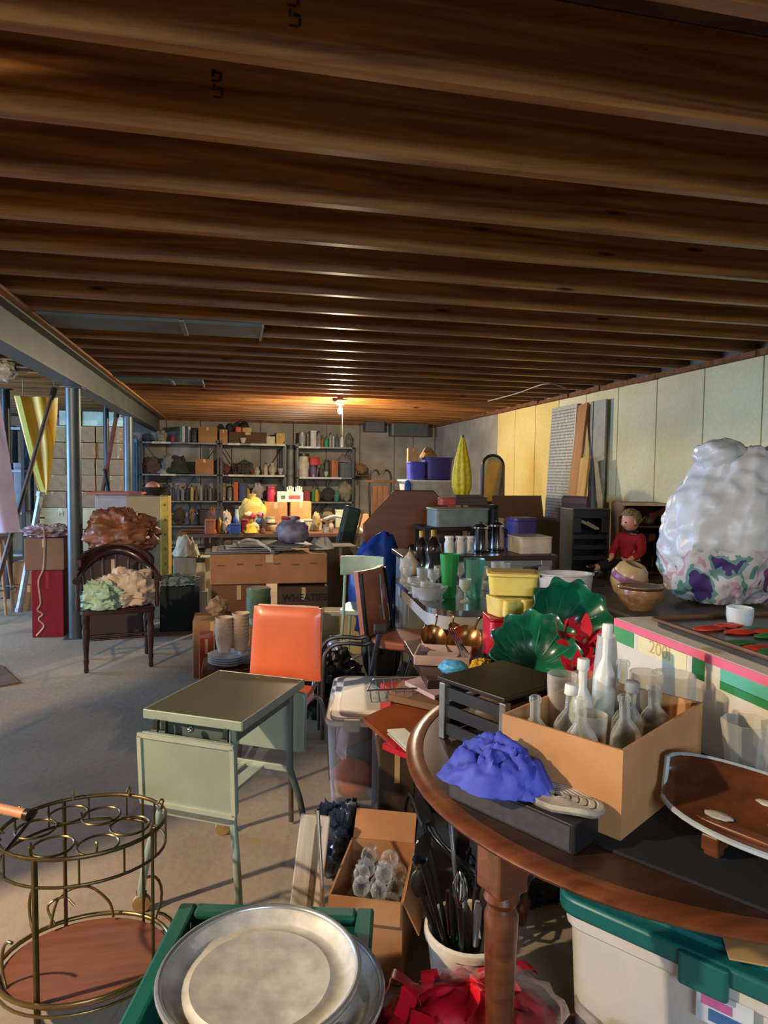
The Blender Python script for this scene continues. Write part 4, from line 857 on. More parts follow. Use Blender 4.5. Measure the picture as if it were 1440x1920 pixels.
# ================================================================== dinette, chairs and glassware
dn = thing('dinette_table', 'chrome-edged dinette table with a white apron loaded with glassware', 'table', (1.42, 3.72, 0), math.radians(-4))
MB().rbox((0, 0, .738), (.86, 1.15, .022), .16, 6).build('tabletop', mat('#6F6F6E', .25, 0, .1, 12), dn, smooth=True, bev=.003)
MB().rbox((0, 0, .736), (.875, 1.165, .028), .165, 6).build('chrome_edge', chrome(), dn, smooth=True)
MB().rbox((0, 0, .686), (.85, 1.14, .075), .15, 6).build('apron', mat('#B7B4B0', .4, .1, .05), dn, smooth=True, bev=.004)
for sx in (-1, 1):
    for sy in (-1, 1):
        MB().tube(smooth_path([(sx*.20, sy*.38, .65), (sx*.24, sy*.42, .45), (sx*.33, sy*.46, .2), (sx*.38, sy*.5, .01)], 4), .019, 10).build('leg', chrome(), dn, smooth=True)
DT = .7505
# chair with brown back at the dinette's left
vb = mat('#A05A38', .4, 0, .12, 5, coat=.2)
dc = thing('dinette_chair', 'black-framed dinette chair with brown vinyl seat and back, pushed in at the left', 'chair', (1.02, 3.83, 0), math.radians(52))
bkk = MB().sheet(lambda a, b: ((a-.5)*.34, .20+.03*(2*a-1)**2+.05*b, .47+.38*b), 10, 8, .035).build('backrest', vb, dc, smooth=True)
MB().rbox((0, 0, .445), (.38, .38, .05), .07, 4).build('seat', vb, dc, smooth=True, bev=.012)
MB().tube(smooth_path([(0, .175, .55), (.0, .195, .7), (0, .205, .82)], 4), .008, 8).build('back_strip', chrome(), dc, smooth=True)
blk = mat('#1A1A1C', .35, .6, .1)
for s in (-1, 1):
    MB().tube(smooth_path([(s*.17, .14, .42), (s*.175, .19, .46), (s*.175, .22, .65), (s*.16, .25, .84)], 4), .012, 8).build('back_post', blk, dc, smooth=True)
    for q in (-1, 1): MB().tube(smooth_path([(s*.12, q*.10, .42), (s*.17, q*.16, .38), (s*.2, q*.2, .012)], 4), .011, 8).build('leg', blk, dc, smooth=True)
# mint chair behind with blue tarp
mint = mat('#A9C2AE', .4, .2, .06)
mc = thing('mint_chair', 'pale mint green metal chair back beside the blue tarp', 'chair', (.95, 4.80, 0), math.radians(160))
MB().sheet(lambda a, b: ((a-.5)*.30, .2+.04*(2*a-1)**2, .72+.13*b), 10, 3, .012).build('backrest', mint, mc, smooth=True)
MB().rbox((0, 0, .44), (.36, .36, .03), .06, 4).build('seat', mint, mc, smooth=True, bev=.006)
for s in (-1, 1):
    MB().tube([(s*.12, .215, .79), (s*.14, .18, .44), (s*.17, .19, .012)], .011, 8).build('leg', mint, mc, smooth=True); MB().tube([(s*.15, -.15, .43), (s*.17, -.17, .012)], .011, 8).build('leg', mint, mc, smooth=True)
bt_ = thing('blue_tarp', 'royal blue tarp draped over a storage pile behind the mint chair', 'tarp', (1.14, 5.28, 0))
MB().rbox((0, 0, .36), (.32, .26, .72), .05).build('covered_stack', mat('#26314A', .8, 0, .1), bt_)
MB().blob((0, 0, .43), (.24, .19, .47), .16, 2.0, 81, 34, 24, flat=-.425).build('tarp', mat('#0F3A8C', .45, 0, .15, 6, .2, col2='#0A2560'), bt_, smooth=70)
# glassware on the dinette
g1 = glass('#4FBF6E', .06, .30); g2 = glass('#9AD6C8', .06, .16); gk = mat('#20191A', .15, 0, .1, coat=.6)
def on(px, py, z): return F(px, py, z)
def vase_at(label, px, py, h, r, m, name='glass_vase', flare=1.3, wave=None, cat='vase', stem=False, group='glassware on the dinette'):
    p = F(px, py, DT); return tumbler(label, p.x, p.y, DT, h, r, m, group, name=name, flare=flare, wave=wave, cat=cat, stem=stem)
wv = lambda i, a: .05*math.cos(12*a)
vase_at('tall emerald green ribbed glass vase at the front of the dinette', 842, 1121, .24, .042, g1, wave=wv, flare=1.25)
vase_at('pale teal glass vase right of the emerald vase', 888, 1119, .21, .045, g2, wave=wv, flare=1.35)
vase_at('clear greenish goblet in front of the pale teal vase', 872, 1128, .12, .034, glass('#DDE8DC', .05, .3), stem=True, name='goblet', cat='glass')
p = F(808, 1085, DT)
for k, (px, py, r_, h, lb) in enumerate([(790, 1068, .05, .25, 'left dark glossy lumpy glass lamp body on the dinette'), (812, 1075, .06, .27, 'right dark glossy lumpy glass lamp body on the dinette')]):
    p = F(px, py+8, DT); t = thing('dark_lamp', lb, 'lamp', (p.x, p.y, DT), 0, 'dark glass lamp bodies')
    MB().lathe([(.002, 0), (r_*.8, 0), (r_*.9, h*.05), (r_, h*.25), (r_*.7, h*.42), (r_*.95, h*.6), (r_*.75, h*.8), (r_*.4, h*.95), (.002, h)], 24, wave=lambda i, a: .12*math.cos(7*a)*math.sin(i*1.3)).build('glass_body', gk, t, smooth=True)
    MB().lathe([(.002, h), (.02, h), (.02, h+.04), (.002, h+.04)], 12).build('collar', mat('#A8823A', .3, .9), t, smooth=True)
p = F(768, 1078, DT); t = thing('gourd', 'cream pear-shaped ceramic piece with a point left of the dark lamps', 'ornament', (p.x, p.y, DT))
MB().lathe([(.002, 0), (.05, .005), (.07, .04), (.065, .08), (.035, .12), (.012, .15), (.002, .16)], 20).build('body', mat('#CDB89E', .4, 0, .1), t, smooth=True)
MB().lathe([(.002, .15), (.008, .15), (.005, .185), (.002, .185)], 8).build('tip', mat('#8A7A62', .5), t, smooth=True)
rnd = random.Random(21)
spots = [(775, 1112), (792, 1104), (800, 1122), (812, 1112), (764, 1100), (783, 1120), (822, 1098), (905, 1105), (915, 1122), (932, 1100), (862, 1100), (850, 1092), (948, 1090), (760, 1090), (838, 1086)]
where = ['left front corner', 'second from the left front corner', 'front edge beside the emerald vase', 'just left of the emerald vase', 'far left rim', 'front left rim', 'behind the emerald vase', 'right of the teal vase', 'at the right front edge', 'near the yellow containers', 'behind the teal vase', 'middle back', 'far right back', 'back left rim', 'before the white jars']
for k, (px, py) in enumerate(spots):
    vase_at(['clear stemmed glass ', 'clear cut tumbler ', 'clear sherbet glass ', 'small clear wine glass '][k % 4]+'on the dinette, '+where[k], px, py, rnd.uniform(.08, .15), rnd.uniform(.028, .038), glass('#F0F2F0', .04, .10), name='drinking_glass', cat='glass', stem=k % 4 != 1, flare=1.1)
p = F(800, 1128, DT); t = thing('cut_glass_bowl', 'wide cut-glass bowl at the left front of the dinette', 'bowl', (p.x+.03, p.y+.06, DT))
MB().lathe([(.002, 0), (.05, 0), (.055, .01), (.085, .05), (.10, .075), (.092, .075), (.05, .02), (.002, .015)], 24, wave=wv).build('bowl', glass('#E4E6E8', .05, .25), t, smooth=70)

# ================================================================== sideboard with urns, white jars
sbm = mat('#777874', .55, 0, .08, 4)
sb = thing('sideboard', 'low grey cabinet with a dark wooden top behind the dinette', 'cabinet', (1.68, 4.62, 0), math.radians(-4))
MB().box((0, 0, .42), (1.04, .42, .82)).build('body', sbm, sb, bev=.004)
MB().box((0, 0, .85), (1.10, .48, .03)).build('top', mat('#3B281E', .35, 0, .2, 4, kind='wood'), sb, bev=.004)
for k in (-1, 0, 1):
    d_ = MB().box((k*.34, -.216, .42), (.325, .014, .74)).build('door', mat('#80817D', .5, 0, .07), sb, bev=.003); MB().blob((k*.34+.12, -.233, .5), (.012, .012, .012), 0).build('knob', steel(), d_, smooth=True)
ST = .866
def onside(px, Y=4.6): p = D(px, 1040, Y); return p.x, p.y
for k, px in enumerate((842, 862, 880)):
    x, y = onside(px, 4.55); item('jar', px-9, 1005, px+9, 1040, 4.5+.02*k, '#D9D6CE', 'white lidded jar on the sideboard, '+['left', 'middle', 'right'][k]+' of three', 'jar', 'white_jar', 'white jars on the sideboard', z=ST, dk='#E6E2DA')
item('urn', 884, 978, 916, 1038, 4.6, '#B8BCC0', 'left chrome coffee urn on the sideboard', 'coffee urn', 'coffee_urn', 'chrome coffee urns', z=ST)
item('urn', 916, 974, 946, 1038, 4.68, '#B8BCC0', 'right chrome coffee urn beside the white box', 'coffee urn', 'coffee_urn', 'chrome coffee urns', z=ST)
wbx = item('case', 962, 1004, 1022, 1040, 4.55, '#CDBBA8', 'small white box with dark handwriting at the right end of the sideboard', 'box', 'white_box', z=ST, rz=0)
hw = MB()
for q in range(3): hw.tube([(-.03+.02*q, -.124, .03), (-.015+.02*q, -.124, .085), (-.01+.02*q, -.124, .05), (-.001+.02*q, -.124, .08)], .0016, 4)
hw.build('handwriting', mat('#2A2320', .7, var=0), wbx, loc=(0, .02, 0))
item('case', 956, 970, 998, 1004, 4.78, '#3A2F6E', 'dark purple plastic case behind the small white box', 'case', 'purple_case', z=ST)

# stand with grey metal box stack behind
sn = thing('side_table', 'narrow dark side table holding the grey metal box', 'table', (1.72, 5.22, 0))
MB().box((0, 0, .995), (.56, .36, .03)).build('top', mat('#251C18', .4, 0, .15), sn, bev=.003)
for sx in (-1, 1):
    for sy in (-1, 1): MB().box((sx*.25, sy*.15, .49), (.035, .035, .98)).build('leg', mat('#251C18', .4, 0, .15), sn)
MB().box((0, 0, .80), (.5, .3, .02)).build('shelf', mat('#251C18', .4, 0, .15), sn)
item('case', 806, 952, 908, 988, 5.15, '#76807E', 'long grey metal box on the dark side table', 'box', 'metal_box', z=1.011, dep=.22, dk='#808A88', rz=.08)
item('case', 823, 933, 856, 951, 5.18, '#B2453F', 'small pinkish red tin on the grey metal box', 'tin', 'red_tin', z=1.012+.166, dep=.1)
item('can', 912, 946, 934, 978, 5.2, '#1E1E18', 'dark olive tin can right of the grey metal box', 'can', 'dark_tin', z=1.011, dk='#26261C')
t = thing('wood_offcut', 'rough grey-brown wood block lying on the grey metal box behind the red tin', 'wood', (1.83, 5.19, 1.178), .05); MB().box((0, 0, .03), (.32, .1, .06)).build('block', mat('#4A4038', .85, 0, .25, 6, kind='wood'), t, bev=.003); MB().box((.03, .02, .07), (.24, .05, .02)).build('strip', mat('#5A4E42', .85, 0, .2, 6), t)

# ================================================================== octagonal board, bins, umbrella, mirror
oct_ = [(-.42, 0), (.42, 0), (.43, .03), (.43, 1.0), (.18, 1.27), (-.16, 1.27), (-.43, .98), (-.43, .03)]
ob = thing('octagonal_tabletop', 'brown tabletop with cut corners standing on edge behind the blue tarp', 'table top', (1.53, 5.68, .003), rot=(-.07, 0, -.06))
MB().prism(oct_, 0, .025, Matrix.Rotation(PI/2, 4, 'X')).build('panel', mat('#6E4226', .5, 0, .14, 2.5, kind='wood'), ob, bev=.003)
e_ = MB(); e_.tube([(p[0], -.0125, p[1]) for p in oct_], .010, 6, True); e_.build('edge_band', mat('#4A2E1C', .5, 0, .1), ob)
closed_carton('cardboard_box', 'big brown carton under the white tub near the back right corner', (2.35, 8.15, 0), .03, .85, .5, .62, '#8A6A46')
closed_carton('cardboard_box', 'upper brown carton carrying the white tub near the back right corner', (2.35, 8.15, .624), -.03, .82, .48, .50, '#94734C')
item('tub', 752, 900, 856, 930, 8.1, '#B9BCB8', 'pale storage tub with a white lid under the purple bins', 'tub', 'storage_tub', z=1.128, dep=.42, dk='#E2E0D6')
TB = 1.128+(D(800, 900, 8.1).z-1.128)*1.0+.002
item('tub', 764, 866, 795, 898, 8.08, '#3A43A8', 'blue plastic bin on the white tub lid', 'bin', 'blue_bin', z=TB, dep=.22, rz=0)
item('tub', 793, 858, 843, 898, 8.12, '#3E3478', 'purple plastic bin right of the blue bin', 'bin', 'purple_bin', z=TB, dep=.32, rz=0)
item('box', 764, 841, 782, 864, 8.08, '#B48A5C', 'small tan carton in the blue bin', 'box', 'small_carton', z=TB+.218, dep=.1)
item('heap', 785, 842, 822, 862, 8.12, '#9A7446', 'brown paper bag bunched on top of the purple bin', 'bag', 'paper_bag', z=TB+.262, dep=.2)
item('heap', 757, 898, 772, 930, 7.85, '#2E5FA8', 'blue cloth hanging at the left of the white tub', 'cloth', 'blue_rag', z=1.13, dep=.08)
um = thing('folded_umbrella', 'folded yellow patio umbrella standing upright near the back wall', 'umbrella', (D(866, 900, 6.6).x, 6.6, 0))
MB().tube([(0, 0, .03), (0, 0, 1.82)], .018, 10).build('pole', mat('#6E5A3A', .5), um, smooth=True)
MB().lathe([(.02, 1.20), (.07, 1.22), (.092, 1.30), (.088, 1.42), (.07, 1.56), (.04, 1.70), (.015, 1.80), (.002, 1.82)], 40, wave=lambda i, a: .14*math.cos(8*a+i*.4)).build('canopy', mat('#EAD424', .6, 0, .3, 30, .3, col2='#B8A01C'), um, smooth=70)
MB().lathe([(.002, 0), (.2, 0), (.2, .04), (.05, .06), (.03, .2), (.002, .2)], 24).build('base', mat('#3A3A38', .6), um, smooth=True)
ch_ = thing('chest', 'brown wooden chest under the round-topped mirror at the right wall', 'chest', (2.78, 7.15, 0))
MB().box((0, 0, .56), (.62, .4, 1.12)).build('body', mat('#4B2F1E', .5, 0, .2, 4, kind='wood'), ch_, bev=.004)
for k in range(4):
    d_ = MB().box((0, -.206, .16+.26*k), (.57, .014, .24)).build('drawer', mat('#553723', .5, 0, .2, 4, kind='wood'), ch_, bev=.003)
    for s in (-1, 1): MB().blob((s*.17, -.222, .16+.26*k), (.014, .014, .014), 0).build('knob', mat('#8A6A3A', .35, .8), d_, smooth=True)
mr = thing('mirror', 'dark-framed mirror with a rounded top standing on the brown chest', 'mirror', (2.79, 7.05, 1.123), rot=(-.02, 0, .36))
mp_ = [(-.15, 0), (.15, 0), (.15, .40)]+[(.15*math.cos(a)*1.0, .40+.11*math.sin(a)) for a in [PI*k/10 for k in range(1, 10)]]+[(-.15, .40)]
MB().prism(mp_, 0, .012, Matrix.Rotation(PI/2, 4, 'X')).build('glass', mat('#C9C2A4', .08, 1.0, .1, 6), mr)
MB().tube([(p[0], -.006, p[1]) for p in mp_], .017, 8, True).build('frame', mat('#2E1F17', .4, 0, .1), mr, smooth=True)
MB().prism(mp_, -.03, -.002, Matrix.Rotation(PI/2, 4, 'X')).build('backing', mat('#33261D', .8), mr)
# sled-like metal chair frame by the right shelves
sl = thing('sled', 'old dark metal-framed sled standing upright right of the shelves', 'sled', (D(713, 900, 10.2).x, 10.2, 0))
for s in (-1, 1): MB().tube(smooth_path([(s*.15, 0, .02), (s*.16, 0, .9), (s*.17, .0, 1.30), (s*.14, -.02, 1.44), (s*.07, -.03, 1.47), (s*.02, -.03, 1.40)], 5), .016, 8).build('runner', mat('#2C211B', .5, .4), sl, smooth=True)
MB().box((0, -.01, 1.30), (.50, .03, .04)).build('steering_bar', mat('#5A3820', .6), sl, bev=.006)
for k in (-1, 0, 1): MB().box((k*.085, -.01, .68), (.07, .018, 1.10)).build('slat', mat('#6E4526', .6, 0, .2, kind='woodz'), sl, bev=.003)

# ================================================================== along the right wall
def plank(label, top, bot, w_, th, col, name='plank'):
    a, b = Vector(bot), Vector(top); d = (b-a); L_ = d.length
    o = thing(name, label, 'plank', tuple(a)); z = d.normalized(); y = Vector((0, 1, 0)); x = y.cross(z).normalized(); y = z.cross(x)
    o.rotation_euler = Matrix((x, y, z)).transposed().to_euler()
    MB().box((0, 0, L_/2), (th, w_, L_)).build('board', mat(col, .6, 0, .16, 5, kind='woodz'), o, bev=.003)
    return o
plank('long tan plank leaning against the right wall', (3.79, 6.93, 2.21), (3.46, 6.70, .04), .20, .03, '#A8713C')
plank('shorter yellowish board in front of the long tan plank', (3.66, 6.62, 1.62), (3.36, 6.34, .04), .17, .025, '#C39A4E')
ms = thing('mesh_panel', 'perforated light grey metal panel leaning on the right wall behind the planks', 'panel', (3.70, 7.42, .003), rot=(0, .05, 0))
MB().box((0, 0, 1.12), (.012, .62, 2.24)).build('sheet', mat('#A8ABA8', .45, .3, .1, 30), ms)
h_ = MB()
for i in range(17):
    for j in range(50): h_.box((-.0068, -.27+.034*i, .42+.036*j), (.0022, .014, .014))
o = h_.build('perforations', mat('#54564F', .8, var=0), ms); o['kind'] = 'stuff'
gp = thing('grey_board', 'narrow grey board standing right of the tan plank on the right wall', 'panel', (3.79, 6.62, .003), rot=(0, .005, 0))
MB().box((0, 0, 1.11), (.02, .30, 2.22)).build('board', mat('#8F9288', .6, 0, .1), gp, bev=.002)
MB().box((-.014, .12, 1.11), (.01, .05, 2.22)).build('batten', mat('#7F8278', .6), gp)
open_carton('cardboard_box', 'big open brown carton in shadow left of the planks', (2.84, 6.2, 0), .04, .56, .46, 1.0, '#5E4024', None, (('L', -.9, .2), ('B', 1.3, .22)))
t = thing('folding_board', 'dark reddish-brown sheet leaning beside the big open carton', 'board', (3.30, 6.25, 0), rot=(0, .06, .3)); MB().box((0, 0, .61), (.03, .34, 1.22)).build('sheet', mat('#4A2C1E', .6, 0, .15), t, bev=.003); MB().box((-.018, 0, 1.17), (.012, .34, .05)).build('edge_strip', mat('#6A4430', .6), t)
# black crate, wooden cabinet, doll
low = thing('trestle_table', 'low dark table by the right wall under the doll and black crate', 'table', (2.88, 4.62, 0))
MB().box((0, 0, .665), (1.0, .62, .03)).build('top', mat('#2E241D', .5, 0, .15), low, bev=.003)
for sx in (-1, 1):
    for sy in (-1, 1): MB().box((sx*.45, sy*.26, .325), (.05, .05, .65)).build('leg', mat('#2E241D', .5, 0, .15), low)
LT = .681
bc_ = thing('plastic_crate', 'black plastic crate with hand-hole standing on end left of the doll', 'crate', (2.66, 4.80, LT), -.12)
b = MB().box((0, .13, .245), (.29, .02, .48))
for s in (-1, 1): b.box((s*.14, 0, .245), (.012, .26, .49)).box((0, 0, .245+s*.238), (.28, .26, .012))
b.build('shell', mat('#141416', .5, 0, .1), bc_, bev=.003)
fr_ = MB()
for z in (.04, .12, .20, .28): fr_.box((0, -.128, z), (.28, .012, .035))
fr_.box((0, -.128, .45), (.28, .012, .06)); fr_.box((-.11, -.128, .37), (.06, .012, .12)).box((.11, -.128, .37), (.06, .012, .12))
fr_.build('front_grid', mat('#19191B', .5, 0, .1), bc_, bev=.002)
MB().box((-.02, -.135, .37), (.13, .004, .02), rot=(0, .45, 0)).box((.01, -.135, .365), (.11, .004, .016), rot=(0, .5, 0)).build('hand_hole_bar', mat('#8A8264', .6), bc_)
wcab = thing('wooden_cabinet', 'open-fronted brown wooden box cabinet behind the doll', 'cabinet', (3.08, 4.72, LT), math.radians(-14))
b = MB().box((0, .14, .27), (.34, .014, .54)).box((0, 0, .53), (.34, .30, .02)).box((0, 0, .01), (.34, .30, .02)).box((-.165, 0, .27), (.018, .30, .52)).box((.165, 0, .27), (.018, .30, .52))
b.build('carcass', mat('#5E3820', .5, 0, .2, 5, kind='woodz'), wcab, bev=.003)
MB().box((0, -.152, .53), (.345, .008, .022)).box((.166, -.152, .46), (.022, .008, .13)).build('worn_edge', mat('#C9B48C', .7), wcab)
MB().box((0, .0, .36), (.31, .28, .014)).build('shelf', mat('#6A4226', .5, 0, .2), wcab)
item('ball', 1205, 968, 1222, 985, 4.68, '#A89C86', 'cream ball on the shelf of the brown box cabinet', 'ball', 'ball', z=LT+.369)
# doll sitting
dl = thing('doll', 'seated boy doll with blond hair, red sweater and dark trousers by the black crate', 'doll', (2.84, 4.46, LT+.006), math.radians(-68))
def skin(name, joints, edges, radii, m, parent, sub=2, root=0, bump=None):
    me = bpy.data.meshes.new(name); me.from_pydata(joints, edges, []); o = bpy.data.objects.new(name, me); COL.objects.link(o)
    md = o.modifiers.new('skin', 'SKIN'); me.skin_vertices[0].data[root].use_root = True
    for i, r_ in enumerate(radii): me.skin_vertices[0].data[i].radius = (r_, r_) if not isinstance(r_, tuple) else r_
    s = o.modifiers.new('sub', 'SUBSURF'); s.levels = s.render_levels = sub; md.use_smooth_shade = True
    dg = bpy.context.evaluated_depsgraph_get(); ev = o.evaluated_get(dg); n = bpy.data.meshes.new_from_object(ev)
    bpy.data.objects.remove(o); n.name = name; n.materials.clear(); n.materials.append(m)
    q = bpy.data.objects.new(name, n); COL.objects.link(q)
    if parent: q.parent = parent
    return q
# one continuous body: pelvis, spine, neck, legs, arms
J = [(0, 0, .07), (0, .01, .15), (0, .02, .25), (0, .015, .31), (0, .01, .345),
     (-.05, -.02, .065), (-.075, -.14, .09), (-.09, -.26, .07), (-.09, -.30, .075),
     (.05, -.02, .065), (.07, -.13, .085), (.06, -.20, -.02), (.06, -.235, -.03),
     (-.085, .01, .285), (-.115, -.03, .19), (-.07, -.12, .125), (.085, .01, .285), (.115, -.02, .19), (.06, -.11, .125)]
E_ = [(0, 1), (1, 2), (2, 3), (3, 4), (0, 5), (5, 6), (6, 7), (7, 8), (0, 9), (9, 10), (10, 11), (11, 12), (2, 13), (13, 14), (14, 15), (2, 16), (16, 17), (17, 18)]
R_ = [.062, .06, .062, .028, .025, .045, .036, .026, .022, .045, .036, .026, .022, .032, .026, .018, .032, .026, .018]
body = skin('body', J, E_, R_, mat('#D9A588', .5, 0, .08), dl)
skin('sweater', [(0, .005, .105), J[2], (0, .015, .30), J[13], J[14], (-.085, -.09, .143), J[16], J[17], (.078, -.08, .143)], [(0, 1), (1, 2), (1, 3), (3, 4), (4, 5), (1, 6), (6, 7), (7, 8)], [.072, .072, .045, .042, .034, .028, .042, .034, .028], mat('#9C1020', .8, 0, .15, 20, .2), dl)
skin('trousers', [(0, 0, .07), (0, .005, .13), J[5], J[6], J[7], J[9], J[10], (.06, -.195, -.005)], [(0, 1), (0, 2), (2, 3), (3, 4), (0, 5), (5, 6), (6, 7)], [.074, .07, .056, .046, .035, .056, .046, .035], mat('#15161A', .8, 0, .1), dl)
hd_ = MB().blob((0, 0, 0), (.058, .066, .075), 0, 2, 0, 22, 16, shape=lambda p, d: Vector((p.x*(1-.12*max(0, -d.z)), p.y*(1-.06*max(0, -d.z))-(.012 if (d.y < -.9 and abs(d.z+.12) < .16 and abs(d.x) < .2) else 0), p.z))).build('head', mat('#D39A80', .45, 0, .05), dl, smooth=True, loc=(0, .0, .405), rot=(.18, 0, -.3))
MB().blob((0, .010, .022), (.068, .070, .068), .14, 5, 3, 30, 20, shape=lambda p, d: p if d.y > -.35 or d.z > .45 else Vector((p.x*.72, p.y*.62, p.z))).build('hair', mat('#9C8256', .8, 0, .3, 40, .5, col2='#5F4C2C'), hd_, smooth=True)
for s in (-1, 1):
    MB().blob((s*.022, -.060, .004), (.008, .005, .006), 0, 2, 0, 10, 8).build('eye', mat('#1C1512', .2, var=0), hd_, smooth=True)
    MB().blob((s*.058, 0, -.004), (.009, .014, .018), 0, 2, 0, 10, 8).build('ear', mat('#D39A80', .45), hd_, smooth=True)
    h = (-.068, -.128, .124) if s < 0 else (.058, -.118, .124)
    Jh = [h, (h[0]-s*.002, h[1]-.018, h[2]-.004)]; Eh = [(0, 1)]; Rh = [.014, .015]
    for f in range(4): b0 = Vector(Jh[1])+Vector(((f-1.5)*.008, -.008, 0)); i = len(Jh); Jh += [tuple(b0), tuple(b0+Vector((0, -.012-.002*(f in (1, 2)), -.004))), tuple(b0+Vector((0, -.02, -.012)))]; Eh += [(1, i), (i, i+1), (i+1, i+2)]; Rh += [.0048, .0044, .0036]
    i = len(Jh); Jh += [(h[0]-s*.014, h[1]-.01, h[2]), (h[0]-s*.02, h[1]-.022, h[2]-.002)]; Eh += [(0, i), (i, i+1)]; Rh += [.005, .004]
    skin('hand', Jh, Eh, Rh, mat('#D9A588', .5, 0, .08), dl, sub=1)
MB().blob((0, -.063, -.030), (.016, .004, .004), 0, 2, 0, 10, 6).build('mouth', mat('#9A4A42', .5, var=0), hd_, smooth=True)
for (x, y, z) in ((-.09, -.315, .08), (.06, -.25, -.03)): MB().blob((x, y, z), (.022, .045, .02), 0, 2, 0, 14, 10).build('shoe', mat('#241A14', .4), dl, smooth=True)
MB().tube([(.04*math.cos(a), .015+.04*math.sin(a), .33) for a in [2*PI*k/16 for k in range(16)]], .011, 6, True).build('collar', mat('#171A26', .7), dl, smooth=True)

# ================================================================== second table at right with pan, bowls, big white bag
ft = thing('folding_table', 'grey folding table at the right carrying the white pan and big bag', 'table', (2.64, 3.05, 0))
MB().rbox((0, 0, .72), (1.45, 1.5, .03), .03).build('top', mat('#564C44', .5, 0, .12, 5), ft, bev=.004)
MB().box((0, -.75, .7), (1.42, .012, .035)).box((-.72, 0, .7), (.012, 1.45, .035)).build('skirt', mat('#3F3833', .5), ft)
for sx in (-1, 1):
    for sy in (-1, 1): MB().tube([(sx*.64, sy*.66, .705), (sx*.66, sy*.69, .012)], .014, 8).build('leg', steel(), ft, smooth=True)
FT_ = .7365
p = F(1068, 1118, FT_)
pn = thing('roasting_pan', 'white enamel roasting pan on the grey folding table', 'pan', (p.x, p.y+.05, FT_), math.radians(-8))
MB().lathe([(.002, 0), (.13, 0), (.145, .01), (.155, .115), (.165, .12), (.165, .126), (.15, .125), (.14, .015), (.002, .012)], 32, sx=1.0, sy=.72).build('pan', mat('#CFCBC8', .3, 0, .05, coat=.3), pn, smooth=True)
for s in (-1, 1): MB().tube(smooth_path([(s*.155, -.04, .11), (s*.195, -.03, .13), (s*.195, .03, .13), (s*.155, .04, .11)], 4), .007, 6).build('handle', mat('#4A4038', .4, .5), pn, smooth=True)
p = F(1012, 1066, FT_); t = thing('metal_grinder', 'small dark iron hand grinder behind the white pan', 'grinder', (1.72, 3.72, FT_)); MB().lathe([(.002, 0), (.03, 0), (.012, .02), (.014, .08), (.04, .11), (.045, .14), (.002, .14)], 16).build('body', mat('#3A3A38', .4, .7), t, smooth=True); MB().tube([(0, 0, .14), (.07, 0, .15), (.07, 0, .18)], .006, 6).build('crank', steel(), t)
bwm = mat('#A87E56', .35, 0, .25, 6, coat=.2, kind='wood', col2='#6E4A2C')
p = F(1222, 1150, FT_)
t = thing('wooden_bowl', 'lower wide wooden bowl at the front of the folding table', 'bowl', (p.x, p.y+.1, FT_), 0, 'wooden bowls', (.0, .0, 0))
MB().lathe([(.002, 0), (.06, 0), (.065, .01), (.105, .05), (.118, .09), (.108, .125), (.098, .125), (.104, .09), (.09, .055), (.002, .015)], 28).build('bowl', bwm, t, smooth=True)
MB().lathe([(.112, .11), (.116, .115), (.112, .122)], 28).build('rim_band', mat('#4E331F', .4), t, smooth=True)
t = thing('wooden_jar', 'tan round pot tilted between the wooden bowl and the big white bag', 'pot', (p.x+.09, p.y+.42, FT_), 0, None, (.3, .2, 0))
MB().lathe([(.002, .03), (.06, .03), (.095, .08), (.10, .13), (.08, .19), (.06, .21), (.052, .21), (.085, .13), (.002, .06)], 26).build('pot', mat('#C2A072', .35, 0, .15, coat=.2), t, smooth=True)
MB().lathe([(.0985, .11), (.1035, .13), (.0985, .15)], 26).build('painted_band', mat('#8A4E6E', .4, 0, .2), t, smooth=True)
# big white plastic bag with printed lower part
wbm = bpy.data.materials.new('printed_bag_film'); wbm.use_nodes = True; nt = wbm.node_tree; bs = nt.nodes['Principled BSDF']
bs.inputs['Roughness'].default_value = .35; bs.inputs['Subsurface Weight'].default_value = 0.0
tc = nt.nodes.new('ShaderNodeTexCoord'); sp = nt.nodes.new('ShaderNodeSeparateXYZ'); nt.links.new(tc.outputs['Object'], sp.inputs[0])
ns = nt.nodes.new('ShaderNodeTexNoise'); ns.inputs['Scale'].default_value = 4.5; ns.inputs['Detail'].default_value = 3; ns.inputs['Distortion'].default_value = .8; nt.links.new(tc.outputs['Object'], ns.inputs['Vector'])
cr_ = nt.nodes.new('ShaderNodeValToRGB'); cr_.color_ramp.interpolation = 'CONSTANT'
for pos, c in ((0, '#4A3A74'), (.38, '#6F9C98'), (.44, '#CFCDD0'), (.51, '#C9A0AE'), (.55, '#D2D0D0'), (.62, '#8A4A78')):
    e = cr_.color_ramp.elements[0] if pos == 0 else cr_.color_ramp.elements.new(pos)
    e.position = pos; e.color = (*lin(c), 1)
cr_.color_ramp.elements[-1].color = (*lin('#C9A4AE'), 1)
nt.links.new(ns.outputs['Fac'], cr_.inputs[0])
st_ = nt.nodes.new('ShaderNodeMapRange'); st_.inputs[1].default_value = .33; st_.inputs[2].default_value = .29; nt.links.new(sp.outputs[2], st_.inputs[0])
mx = nt.nodes.new('ShaderNodeMix'); mx.data_type = 'RGBA'; mx.inputs[6].default_value = (*lin('#D2D6DE'), 1)
nt.links.new(st_.outputs[0], mx.inputs[0]); nt.links.new(cr_.outputs[0], mx.inputs[7]); nt.links.new(mx.outputs[2], bs.inputs['Base Color'])
def bagshape(p, d):
    k = (p.z+.40)/.80; lean = .10*k
    return Vector((p.x*(1.0-.12*max(0, k-.5))*1.0+lean, p.y, p.z))
